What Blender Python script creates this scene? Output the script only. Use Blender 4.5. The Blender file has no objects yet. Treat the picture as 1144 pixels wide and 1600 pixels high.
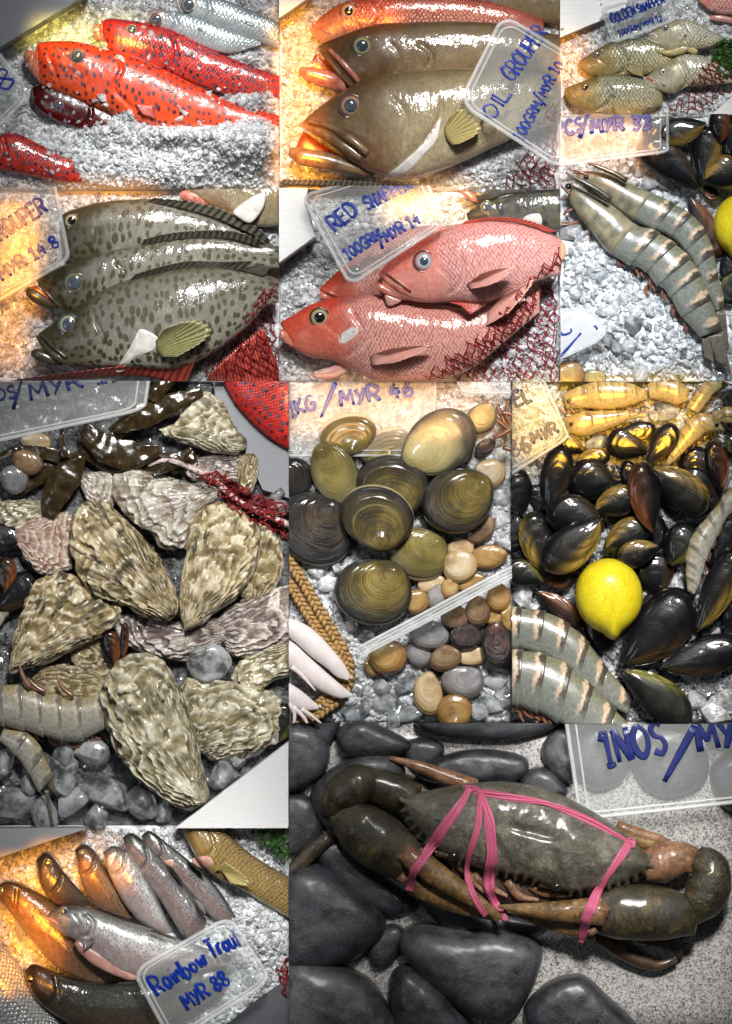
import bpy, bmesh, math, random
import numpy as np
from mathutils import Vector
from mathutils.bvhtree import BVHTree

# one unit of the layout is 0.6 mm; x runs right, y runs down the counter, z up
S = 0.0006
def W(x, y, z=0.0):
    return ((x - 572) * S, (800 - y) * S, z * S)

sc = bpy.context.scene
sc.render.engine = 'CYCLES'
sc.cycles.use_denoising = True
sc.cycles.max_bounces = 8
sc.cycles.transmission_bounces = 6
sc.cycles.transparent_max_bounces = 24
sc.cycles.caustics_reflective = False
sc.cycles.caustics_refractive = False
sc.cycles.sample_clamp_indirect = 4.0
sc.render.film_transparent = False
sc.view_settings.view_transform = 'Standard'
sc.view_settings.look = 'None'
sc.view_settings.gamma = 1.0
sc.view_settings.exposure = -0.1

# camera: straight above the counter
cam_d = bpy.data.cameras.new('camera')
cam = bpy.data.objects.new('camera', cam_d)
sc.collection.objects.link(cam)
CAM_H = 4.0
cam.location = (0, 0, CAM_H)
cam_d.sensor_fit = 'VERTICAL'
cam_d.sensor_height = 24.0
cam_d.lens = 24.0 * CAM_H / (1600 * S)
cam_d.clip_end = 50
sc.camera = cam

wd = bpy.data.worlds.new('World'); sc.world = wd
wd.use_nodes = True
wd.node_tree.nodes['Background'].inputs[0].default_value = (0.80, 0.9, 1.0, 1)
wd.node_tree.nodes['Background'].inputs[1].default_value = 0.022

def area(name, loc, target, size, power, col, size_y=None, spread=180):
    l = bpy.data.lights.new(name, 'AREA')
    l.energy = power; l.color = col; l.size = size
    if size_y:
        l.shape = 'RECTANGLE'; l.size_y = size_y
    l.spread = math.radians(spread)
    o = bpy.data.objects.new(name, l); sc.collection.objects.link(o)
    o.location = loc
    d = Vector(target) - Vector(loc)
    o.rotation_euler = d.to_track_quat('-Z', 'Y').to_euler()
    return o
area('key_lamp', (0.5, 2.2, 3.4), (0, 0, 0), 0.6, 55, (1.0, 0.98, 0.95))
area('fill_lamp', (-1.6, -0.2, 2.8), (0, 0, 0), 0.9, 5, (0.90, 0.95, 1.0))
def pool_spot(cx, cy, r, power, col=(1.0, 0.97, 0.93), dx=140, dy=-800, hh=1500):
    # white spot added to pool light on one part, no known fixture there
    l = bpy.data.lights.new('added_pool_spot', 'SPOT')
    l.energy = power; l.color = col; l.shadow_soft_size = 0.07
    d = math.sqrt(dx * dx + dy * dy + hh * hh)
    l.spot_size = 2 * math.atan(r * 1.25 / d); l.spot_blend = .75
    o = bpy.data.objects.new('added_pool_spot', l); sc.collection.objects.link(o)
    o.location = W(cx + dx, cy + dy, hh)
    o.rotation_euler = (Vector(W(cx, cy, 0)) - Vector(o.location)).to_track_quat('-Z', 'Y').to_euler()
pool_spot(265, 205, 195, 50)
pool_spot(735, 175, 175, 46)
pool_spot(1060, 105, 115, 34)
pool_spot(300, 470, 190, 46)
pool_spot(690, 475, 215, 34)
pool_spot(980, 480, 200, 62, (.93, .97, 1.0))
pool_spot(225, 930, 345, 36)
pool_spot(620, 930, 235, 44)
pool_spot(985, 985, 220, 46)
pool_spot(930, 1370, 275, 50)
pool_spot(320, 1465, 205, 46)
def warm(x0, y0, x1, y1, power, col=(1.0, 0.36, 0.035), h=170, spread=34):
    # small halogen display lamp hung over part of the counter
    cx, cy = (x0 + x1) / 2, (y0 + y1) / 2
    a, b = (x1 - x0) * S, (y1 - y0) * S
    area('halogen_lamp', W(cx, cy, h), W(cx, cy, 0), a, power * .30 * a * b / 0.0144, col, b, spread)
warm(60, 40, 215, 85, 0.4, (1.0, 0.78, 0.15))
warm(440, 25, 500, 292, 0.62)
warm(525, 10, 620, 45, 0.35)
warm(876, 70, 902, 140, 0.6)
warm(95, 302, 240, 318, 0.5)
warm(2, 320, 62, 470, 0.5)
warm(2, 470, 30, 570, 0.5)
warm(600, 302, 740, 345, 0.6, (1, .5, .15))
warm(880, 190, 1010, 265, 0.35, (1, .45, .18))
warm(456, 602, 770, 680, 0.28, (1, .52, .24))
warm(802, 602, 1090, 720, 0.28, (1, .55, .05))
warm(4, 1350, 90, 1530, 0.5)
warm(60, 1330, 200, 1385, 0.4)
# ------------------------------------------------------------------ helpers
rng = np.random.default_rng(7)
random.seed(7)
VIEW = [0.0, 0.0, 1.0]
PANEL = [None]
BVHS = []
def panel(x0, y0, x1, y1):
    e = 14
    PANEL[0] = (x0 - (e if x0 <= 0 else -.3), y0 - (e if y0 <= 0 else -.3),
                x1 + (e if x1 >= 1144 else -.3), y1 + (e if y1 >= 1600 else -.3))
    BVHS.clear()
def view(ox, oy, k):
    VIEW[:] = [ox, oy, k]
def T(pts):
    a = np.array(pts, float).reshape(-1, 2)
    return a / VIEW[2] + np.array(VIEW[:2])
def R(v):
    return v / VIEW[2]

def vnoise(x, y, seed=0):
    x = np.asarray(x, float) + seed * 17.13; y = np.asarray(y, float) - seed * 9.71
    xi, yi = np.floor(x), np.floor(y); fx, fy = x - xi, y - yi
    fx, fy = fx * fx * (3 - 2 * fx), fy * fy * (3 - 2 * fy)
    def h(a, b):
        v = np.sin(a * 127.1 + b * 311.7 + seed * 3.3) * 43758.5453
        return v - np.floor(v)
    return (h(xi, yi) * (1 - fx) + h(xi + 1, yi) * fx) * (1 - fy) + (h(xi, yi + 1) * (1 - fx) + h(xi + 1, yi + 1) * fx) * fy
def fbm(x, y, seed=0, o=4):
    r, a = 0, .5
    for i in range(o):
        r = r + a * vnoise(x, y, seed + i * 5); x, y, a = np.asarray(x) * 2.03, np.asarray(y) * 2.03, a * .5
    return r - .47

def spline(p, n, closed=False):
    p = np.asarray(p, float)
    if len(p) == 2 and not closed:
        return p[0] + (p[1] - p[0]) * np.linspace(0, 1, n)[:, None]
    if closed:
        q = np.vstack([p[-1], p, p[0], p[1]])
    else:
        q = np.vstack([2 * p[0] - p[1], p, 2 * p[-1] - p[-2]])
    out = []
    for i in range(1, len(q) - 2):
        t = np.linspace(0, 1, 12, endpoint=False)[:, None]
        a, b, c, d = q[i - 1], q[i], q[i + 1], q[i + 2]
        out.append(.5 * (2 * b + (c - a) * t + (2 * a - 5 * b + 4 * c - d) * t ** 2 + (3 * b - a - 3 * c + d) * t ** 3))
    out.append(q[-2][None, :])
    c = np.vstack(out)
    L = np.concatenate([[0], np.cumsum(np.linalg.norm(np.diff(c, axis=0), axis=1))])
    t = np.linspace(0, L[-1], n + (1 if closed else 0))
    if closed: t = t[:-1]
    return np.stack([np.interp(t, L, c[:, k]) for k in range(c.shape[1])], 1)

def dist_poly(P, line):
    best = np.full(len(P), 1e9); side = np.zeros(len(P)); par = np.zeros(len(P))
    n = len(line) - 1
    for i in range(n):
        a, b = line[i], line[i + 1]; d = b - a; L2 = max(d @ d, 1e-9)
        t = np.clip(((P - a) @ d) / L2, 0, 1); q = P - (a + t[:, None] * d)
        r = np.linalg.norm(q, axis=1); m = r < best
        best[m] = r[m]; side[m] = np.sign(d[0] * q[m, 1] - d[1] * q[m, 0]); par[m] = (i + t[m]) / n
    return best, side, par
def inpoly(x, y, poly):
    c = np.zeros(np.shape(x), bool); j = len(poly) - 1
    for i in range(len(poly)):
        xi, yi, xj, yj = *poly[i], *poly[j]
        with np.errstate(divide='ignore', invalid='ignore'):
            c ^= ((yi > y) != (yj > y)) & (x < (xj - xi) * (y - yi) / (yj - yi + 1e-12) + xi)
        j = i
    return c

class Geo:
    def __init__(s):
        s.v, s.f, s.st, s.px, s.n = [], [], [], [], 0
    def add(s, v, f, st=None, px=None):
        v = np.asarray(v, float)
        s.v.append(v); s.f += [tuple(int(i) + s.n for i in q) for q in f]
        s.st.append(np.zeros((len(v), 3)) if st is None else st)
        s.px.append(v / 100 if px is None else px)
        s.n += len(v); return s
    def join(s, g):
        for v, st, px in zip(g.v, g.st, g.px):
            s.v.append(v); s.st.append(st); s.px.append(px)
        s.f += [tuple(i + s.n for i in q) for q in g.f]; s.n += g.n; return s

def bvh_of(g):
    return BVHTree.FromPolygons(np.vstack(g.v).tolist(), g.f)
def cast(bv, x, y, default=None):
    h = bv.ray_cast(Vector((x, y, 900)), Vector((0, 0, -1)))
    return h[0].z if h[0] is not None else default
def top_z(x, y, default=0.0):
    z = default
    for b in BVHS:
        q = cast(b, x, y)
        if q is not None and q > z: z = q
    return z

def build(g, name, mat, parent=None, smooth=True, clip=True, cap=True, reg=False, recalc=True, **props):
    if g.n == 0: return None
    V = np.vstack(g.v)
    if reg: BVHS.append(BVHTree.FromPolygons(V.tolist(), g.f))
    x0, y0, x1, y1 = PANEL[0]
    if V[:, 0].max() < x0 or V[:, 0].min() > x1 or V[:, 1].max() < y0 or V[:, 1].min() > y1: return None
    me = bpy.data.meshes.new(name)
    o = bpy.data.objects.new(name, me)
    org = np.zeros(3)
    if parent is not None:
        q = parent; org = np.array(q['_o'])
    elif props.get('label'):
        org = np.array([V[:, 0].mean(), V[:, 1].mean(), V[:, 2].min()])
        o.location = W(*org)
    else:
        org = np.array([572.0, 800.0, 0.0])
    loc = (V - org) * np.array([S, -S, S])
    me.from_pydata(loc.tolist(), [], g.f)
    a = me.attributes.new('st', 'FLOAT_VECTOR', 'POINT'); a.data.foreach_set('vector', np.vstack(g.st).astype(np.float32).ravel())
    a = me.attributes.new('px', 'FLOAT_VECTOR', 'POINT'); a.data.foreach_set('vector', np.vstack(g.px).astype(np.float32).ravel())
    bm = bmesh.new(); bm.from_mesh(me)
    if recalc: bmesh.ops.recalc_face_normals(bm, faces=bm.faces)
    if smooth:
        for f in bm.faces: f.smooth = True
    if clip:
        for ax, val, sg, hit in ((0, x0, -1, V[:, 0].min() < x0), (0, x1, 1, V[:, 0].max() > x1),
                                 (1, y0, -1, V[:, 1].min() < y0), (1, y1, 1, V[:, 1].max() > y1)):
            if not hit: continue
            co = Vector((0, 0, 0)); co[ax] = (val - org[ax]) * S * (1 if ax == 0 else -1)
            no = Vector((0, 0, 0)); no[ax] = sg * (1 if ax == 0 else -1)
            r = bmesh.ops.bisect_plane(bm, geom=bm.verts[:] + bm.edges[:] + bm.faces[:], plane_co=co, plane_no=no, clear_outer=True, dist=1e-9)
            ed = [e for e in r['geom_cut'] if isinstance(e, bmesh.types.BMEdge)]
            if cap and ed:
                for e in ed: e.smooth = False
                try: bmesh.ops.triangle_fill(bm, use_beauty=True, use_dissolve=False, edges=ed)
                except Exception: pass
    nf = len(bm.faces)
    bm.to_mesh(me); bm.free()
    if nf == 0:
        bpy.data.objects.remove(o); return None
    if mat: me.materials.append(mat)
    sc.collection.objects.link(o)
    if parent is not None: o.parent = parent
    o['_o'] = org.tolist()
    for k, v in props.items():
        if v: o[k] = v
    return o

def thing(name, label, cat, x, y, z=0, group=None):
    o = bpy.data.objects.new(name, None); sc.collection.objects.link(o)
    o.empty_display_size = .01
    o.location = W(x, y, z); o['_o'] = [x, y, z]
    o['label'] = label; o['category'] = cat
    if group: o['group'] = group
    return o

def grid_faces(M, N, wrap=True):
    f = []
    for i in range(M - 1):
        for j in range(N if wrap else N - 1):
            k = (j + 1) % N
            f.append((i * N + j, i * N + k, (i + 1) * N + k, (i + 1) * N + j))
    return f

def loft(top, bot, th=.3, z=0, M=60, Nf=26, Nb=8, ends=(.12, .12), back=.6, pw=1.0, creases=(), disp=None, px=True, zend=None, zmid=0):
    """body between two outlines; creases: (polyline, depth, width, lip)"""
    a = spline(top if px else T(top), M); b = spline(bot if px else T(bot), M)
    c, h = (a + b) / 2, (a - b) / 2
    H = np.linalg.norm(h, axis=1)
    s = np.linspace(0, 1, M)
    e = np.ones(M)
    if ends[0] > 0:
        m = s < ends[0]; e[m] = np.sqrt(np.clip(1 - (1 - s[m] / ends[0]) ** 2, 0, 1))
    if ends[1] > 0:
        m = s > 1 - ends[1]; e[m] *= np.sqrt(np.clip(1 - (1 - (1 - s[m]) / ends[1]) ** 2, 0, 1))
    ang = np.concatenate([np.linspace(0, math.pi, Nf), np.linspace(math.pi, 2 * math.pi, Nb + 2)[1:-1]])
    N = len(ang)
    ca, sa = np.cos(ang), np.sin(ang)
    sz = np.where(sa >= 0, np.abs(sa) ** pw, -np.abs(sa) * back)
    zz = z + (0 if zend is None else (zend - z) * s) + zmid * np.sin(s * math.pi)
    P = np.zeros((M, N, 3))
    P[:, :, :2] = c[:, None, :] + h[:, None, :] * ca[None, :, None]
    P[:, :, 2] = np.broadcast_to(zz, (M,))[:, None] + (2 * H * th * e)[:, None] * sz[None, :]
    L = np.concatenate([[0], np.cumsum(np.linalg.norm(np.diff(c, axis=0), axis=1))])
    st = np.zeros((M, N, 3)); st[:, :, 0] = s[:, None]; st[:, :, 1] = np.clip(ang / math.pi, 0, 1)[None, :] * (ang <= math.pi + 1e-6) + (ang > math.pi + 1e-6) * (2 - ang / math.pi)
    st[:, :, 2] = e[:, None]
    pxa = np.zeros((M, N, 3)); pxa[:, :, 0] = L[:, None] / 100
    pxa[:, :, 1] = (np.where(ang <= math.pi, ang / math.pi, 2 - ang / math.pi)[None, :] * 2.3 * H.mean()) / 100
    P = P.reshape(-1, 3); front = np.tile(sa > -.01, M)
    fade = np.clip(np.tile(sa, M) * 3, 0, 1)
    dz = np.zeros(len(P))
    for line, dep, wid, lip in creases:
        ln = spline(T(line), 24)
        d, sd, par = dist_poly(P[:, :2], ln)
        taper = np.clip(np.minimum(par, 1 - par) * 8 + .25, 0, 1)
        dz -= dep * np.exp(-(d / wid) ** 2) * taper
        if lip: dz += lip * np.exp(-d / (wid * 6)) * np.clip(sd * d / wid, 0, 1) * taper
    if disp is not None: dz += disp(P, st.reshape(-1, 3))
    P[:, 2] += dz * front * fade
    g = Geo()
    f = grid_faces(M, N)
    f.append(tuple(range(N - 1, -1, -1))); f.append(tuple((M - 1) * N + j for j in range(N)))
    g.add(P, f, st.reshape(-1, 3), pxa.reshape(-1, 3))
    return g

def limb(line, widths, th=.4, z=0, M=None, zl=None, px=False, **kw):
    """body along a centre line with given full widths"""
    p = np.asarray(line, float) if px else T(line)
    w = np.asarray(widths, float) if px else np.asarray(widths, float) / VIEW[2]
    M = M or max(10, 6 * len(p))
    c = spline(p, M); ww = np.interp(np.linspace(0, 1, M), np.linspace(0, 1, len(w)), w)
    d = np.gradient(c, axis=0); d /= np.linalg.norm(d, axis=1)[:, None] + 1e-9
    n = np.stack([d[:, 1], -d[:, 0]], 1) * ww[:, None] / 2
    g = loft(c + n, c - n, th, z if zl is None else 0, M, Nf=kw.pop('Nf', 12), Nb=kw.pop('Nb', 5), **kw)
    if zl is not None:
        zz = np.interp(np.linspace(0, 1, M), np.linspace(0, 1, len(zl)), zl)
        g.v[0][:, 2] += np.repeat(zz, len(g.v[0]) // M)
    return g

def tube(P, r, sides=5, flat=1.0):
    P = np.asarray(P, float); n = len(P)
    r = np.broadcast_to(np.asarray(r, float), (n,)) if np.ndim(r) == 0 else np.interp(np.linspace(0, 1, n), np.linspace(0, 1, len(r)), r)
    d = np.gradient(P, axis=0); d /= np.linalg.norm(d, axis=1)[:, None] + 1e-9
    u = np.cross(d, [0, 0, 1.0]); l = np.linalg.norm(u, axis=1); u[l < 1e-3] = [1, 0, 0]; u /= np.linalg.norm(u, axis=1)[:, None]
    w = np.cross(u, d) * flat
    a = np.linspace(0, 2 * math.pi, sides, endpoint=False)
    V = P[:, None, :] + r[:, None, None] * (u[:, None, :] * np.cos(a)[None, :, None] + w[:, None, :] * np.sin(a)[None, :, None])
    f = grid_faces(n, sides); f.append(tuple(range(sides))); f.append(tuple((n - 1) * sides + j for j in range(sides)))
    st = np.zeros((n, sides, 3)); st[:, :, 0] = np.linspace(0, 1, n)[:, None]
    return Geo().add(V.reshape(-1, 3), f, st.reshape(-1, 3))

def inflate(outline, H, z=0, umbo=None, nr=22, nth=84, back=.5, disp=None, tilt=(0, 0), px=False, rough=0, seed=0, pw=.5, sharp=4):
    """domed solid over a closed outline; growth coordinate st.x runs from the umbo (0) to the edge (1)"""
    o = spline(outline if px else T(outline), nth, True)
    cen = o.mean(0)
    u = cen if umbo is None else (np.array(umbo, float) if px else T([umbo])[0])
    if rough:
        th0 = np.arange(nth) / nth * 40
        o = o + (o - cen) * ((fbm(th0, th0 * 0 + seed, seed, 3)) * rough)[:, None]
    r = np.sin(np.linspace(0, 1, nr) * math.pi / 2)
    r[0] = 0.02
    Q = u + r[:, None, None] * (o - u)[None, :, :]
    Q = Q.reshape(-1, 2)
    d = np.linalg.norm(Q[:, None, :] - o[None, :, :], axis=2) + 1e-6
    ds = np.mean(d ** -sharp, axis=1) ** (-1 / sharp)
    ds = ds.reshape(nr, nth); ds[-1] = 0; q = (ds / ds.max()).ravel()
    f = (1 - (1 - q) ** 2) ** pw
    Z = H * f
    th = np.tile(np.arange(nth) / nth, nr); rr = np.repeat(r, nth)
    if disp is not None: Z = Z + disp(Q[:, 0], Q[:, 1], rr, th) * np.clip(q * 6, 0, 1)
    Zb = -H * back * f
    tz = tilt[0] * (Q[:, 0] - cen[0]) + tilt[1] * (Q[:, 1] - cen[1])
    A = np.column_stack([Q, z + Z + tz]); B = np.column_stack([Q, z + Zb + tz])[:-nth]
    n1 = nr * nth
    F = grid_faces(nr, nth); F.append(tuple(range(nth - 1, -1, -1)))
    B = B[::1].reshape(nr - 1, nth, 3)[::2]
    nb = len(B); B = B.reshape(-1, 3)
    for i in range(nb - 1):
        for j in range(nth):
            k = (j + 1) % nth
            F.append((n1 + i * nth + j, n1 + (i + 1) * nth + j, n1 + (i + 1) * nth + k, n1 + i * nth + k))
    for j in range(nth):
        k = (j + 1) % nth
        F.append((n1 + (nb - 1) * nth + j, (nr - 1) * nth + j, (nr - 1) * nth + k, n1 + (nb - 1) * nth + k))
    F.append(tuple(n1 + j for j in range(nth)))
    st1 = np.column_stack([rr, th, f]); stb = st1.reshape(nr, nth, 3)[:-1][::2].reshape(-1, 3)
    loc = np.column_stack([Q - u, Z]) / 100
    locb = loc.reshape(nr, nth, 3)[:-1][::2].reshape(-1, 3)
    return Geo().add(np.vstack([A, B]), F, np.vstack([st1, stb]), np.vstack([loc, locb]))

def prism(poly, z0, z1, px=False, bev=1.5):
    p = np.asarray(poly, float) if px else T(poly)
    n = len(p); c = p.mean(0)
    d = p - c; l = np.linalg.norm(d, axis=1)[:, None]
    q = p - d / l * bev
    V = np.vstack([np.column_stack([p, np.full(n, z0)]), np.column_stack([p, np.full(n, z1 - bev)]), np.column_stack([q, np.full(n, z1)])])
    F = grid_faces(3, n); F += [tuple(range(n)), tuple(2 * n + j for j in range(n))]
    return Geo().add(V, F)

def membrane(base, tip, z0, z1, nray=14, amp=1.5, M=None, N=8, jag=0.0, th=1.2, px=False):
    """thin fin: base line to tip line, corrugated along its rays"""
    M = M or nray * 4 + 1
    a, b = spline(base if px else T(base), M), spline(tip if px else T(tip), M)
    t = np.linspace(0, 1, N)
    s = np.linspace(0, 1, M)
    ray = np.cos(s * nray * 2 * math.pi)
    j = 1 - jag * (.5 - .5 * ray)
    P = np.zeros((M, N, 3))
    P[:, :, :2] = a[:, None] + (b - a)[:, None] * (t[None, :] * (1 + (j[:, None] - 1) * t[None, :] ** 3))[:, :, None]
    P[:, :, 2] = z0 + (z1 - z0) * t[None, :] + amp * ray[:, None] * (.3 + .7 * t[None, :])
    st = np.zeros((M, N, 3)); st[:, :, 0] = s[:, None]; st[:, :, 1] = t[None, :]; st[:, :, 2] = (ray * .5 + .5)[:, None]
    Q = P.copy(); Q[:, :, 2] -= th
    F = grid_faces(M, N, False)
    n = M * N
    F += [tuple(i + n for i in q[::-1]) for q in F[:]]
    ed = [i * N for i in range(M)] + [(M - 1) * N + j2 for j2 in range(1, N)] + [i * N + N - 1 for i in range(M - 2, -1, -1)] + [j2 for j2 in range(N - 2, 0, -1)]
    for i in range(len(ed)):
        a_, b_ = ed[i], ed[(i + 1) % len(ed)]
        F.append((a_, b_, b_ + n, a_ + n))
    return Geo().add(np.vstack([P.reshape(-1, 3), Q.reshape(-1, 3)]), F, np.vstack([st.reshape(-1, 3)] * 2))

def dome(x, y, z, r, h, n=20, m=7, ry=None, rot=0):
    ry = ry or r
    ph = np.linspace(0.04, math.pi / 2, m); a = np.linspace(0, 2 * math.pi, n, endpoint=False)
    X = np.sin(ph)[:, None] * np.cos(a) * r; Y = np.sin(ph)[:, None] * np.sin(a) * ry
    Z = np.cos(ph)[:, None] * h + 0 * a
    Z2 = np.vstack([Z, np.full((1, n), -h * .8)]); X = np.vstack([X, X[-1:] * .8]); Y = np.vstack([Y, Y[-1:] * .8])
    c, s_ = math.cos(rot), math.sin(rot)
    V = np.stack([x + X * c - Y * s_, y + X * s_ + Y * c, z + Z2], 2).reshape(-1, 3)
    F = grid_faces(m + 1, n); F += [tuple(range(n)), tuple(m * n + j for j in range(n))]
    st = np.zeros((m + 1, n, 3)); st[:m, :, 0] = np.sin(ph)[:, None]; st[m, :, 0] = 1
    st[:, :, 1] = a[None, :] / 6.2832
    return Geo().add(V, F, st.reshape(-1, 3))

def blob(x, y, z, rx, ry, rz, rough=.25, seed=0, n=10, m=7, rot=0):
    """irregular rounded lump"""
    ph = np.linspace(.05, math.pi - .05, m); a = np.linspace(0, 2 * math.pi, n, endpoint=False)
    ux = np.sin(ph)[:, None] * np.cos(a); uy = np.sin(ph)[:, None] * np.sin(a); uz = np.cos(ph)[:, None] + 0 * a
    k = 1 + rough * 2 * fbm(ux * 1.7 + seed * 3.1, uy * 1.7 + uz * 1.3 + seed, seed % 50, 2)
    X, Y, Z = ux * k * rx, uy * k * ry, uz * k * rz
    c, s_ = math.cos(rot), math.sin(rot)
    V = np.stack([x + X * c - Y * s_, y + X * s_ + Y * c, z + Z], 2).reshape(-1, 3)
    F = grid_faces(m, n); F += [tuple(range(n)), tuple((m - 1) * n + j for j in range(n))]
    return Geo().add(V, F)
# ------------------------------------------------------------------ materials
def nd(nt, typ, ins=None, **kw):
    n = nt.nodes.new('ShaderNode' + typ)
    for k, v in kw.items(): setattr(n, k, v)
    for k, v in (ins or {}).items():
        if isinstance(v, bpy.types.NodeSocket): nt.links.new(v, n.inputs[k])
        else: n.inputs[k].default_value = v
    return n
def c4(c): return (c[0], c[1], c[2], 1.0)
def mixc(nt, fac, a, b, mode='MIX'):
    n = nt.nodes.new('ShaderNodeMix'); n.data_type = 'RGBA'; n.blend_type = mode
    for i, v in ((0, fac), (6, a), (7, b)):
        if isinstance(v, bpy.types.NodeSocket): nt.links.new(v, n.inputs[i])
        else: n.inputs[i].default_value = v if i == 0 else c4(v)
    return n.outputs[2]
def ramp(nt, fac, stops, interp='LINEAR'):
    n = nt.nodes.new('ShaderNodeValToRGB'); cr = n.color_ramp; cr.interpolation = interp
    while len(cr.elements) < len(stops): cr.elements.new(.5)
    for e, (p, c) in zip(cr.elements, stops):
        e.position = p; e.color = c4(c) if not np.isscalar(c) else (c, c, c, 1)
    nt.links.new(fac, n.inputs[0]); return n.outputs[0]
def math_(nt, op, a, b=0.0, c=0.0):
    n = nt.nodes.new('ShaderNodeMath'); n.operation = op
    for i, v in enumerate((a, b, c)):
        if isinstance(v, bpy.types.NodeSocket): nt.links.new(v, n.inputs[i])
        else: n.inputs[i].default_value = v
    return n.outputs[0]
def attr(nt, name): return nd(nt, 'Attribute', attribute_name=name).outputs['Vector']
def noise(nt, vec, scale, detail=4, rough=.6, dist=0.0):
    return nd(nt, 'TexNoise', {'Vector': vec, 'Scale': scale, 'Detail': detail, 'Roughness': rough, 'Distortion': dist}).outputs[0]
def new(name, **kw):
    m = bpy.data.materials.new(name); m.use_nodes = True
    nt = m.node_tree; b = nt.nodes['Principled BSDF']
    for k, v in kw.items():
        b.inputs[k.replace('_', ' ')].default_value = c4(v) if isinstance(v, tuple) else v
    return m, nt, b
def setin(nt, b, name, v):
    if isinstance(v, bpy.types.NodeSocket): nt.links.new(v, b.inputs[name])
    else: b.inputs[name].default_value = v
def bump(nt, b, h, strength=.3, dist=.001, coat=False):
    n = nd(nt, 'Bump', {'Height': h, 'Strength': strength, 'Distance': dist})
    nt.links.new(n.outputs[0], b.inputs['Normal'])
    if coat: nt.links.new(n.outputs[0], b.inputs['Coat Normal'])
    return n
def simple(name, col, rough=.4, var=.25, scale=6.0, coat=0.0, bmp=.15, bscale=40.0, metallic=0.0, col2=None, spec=.5, sss=0.0):
    m, nt, b = new(name, Roughness=rough, Metallic=metallic)
    p = attr(nt, 'px')
    k = noise(nt, p, scale)
    c2 = col2 or tuple(x * (1 - var) for x in col)
    c1 = col if col2 else tuple(min(1, x * (1 + var * .6)) for x in col)
    setin(nt, b, 'Base Color', ramp(nt, k, [(.35, c2), (.65, c1)]))
    b.inputs['Coat Weight'].default_value = coat; b.inputs['Coat Roughness'].default_value = .08
    b.inputs['Specular IOR Level'].default_value = spec
    if sss:
        b.inputs['Subsurface Weight'].default_value = sss; b.inputs['Subsurface Scale'].default_value = .004
    if bmp: bump(nt, b, noise(nt, p, bscale), bmp, .0008)
    return m

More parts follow.
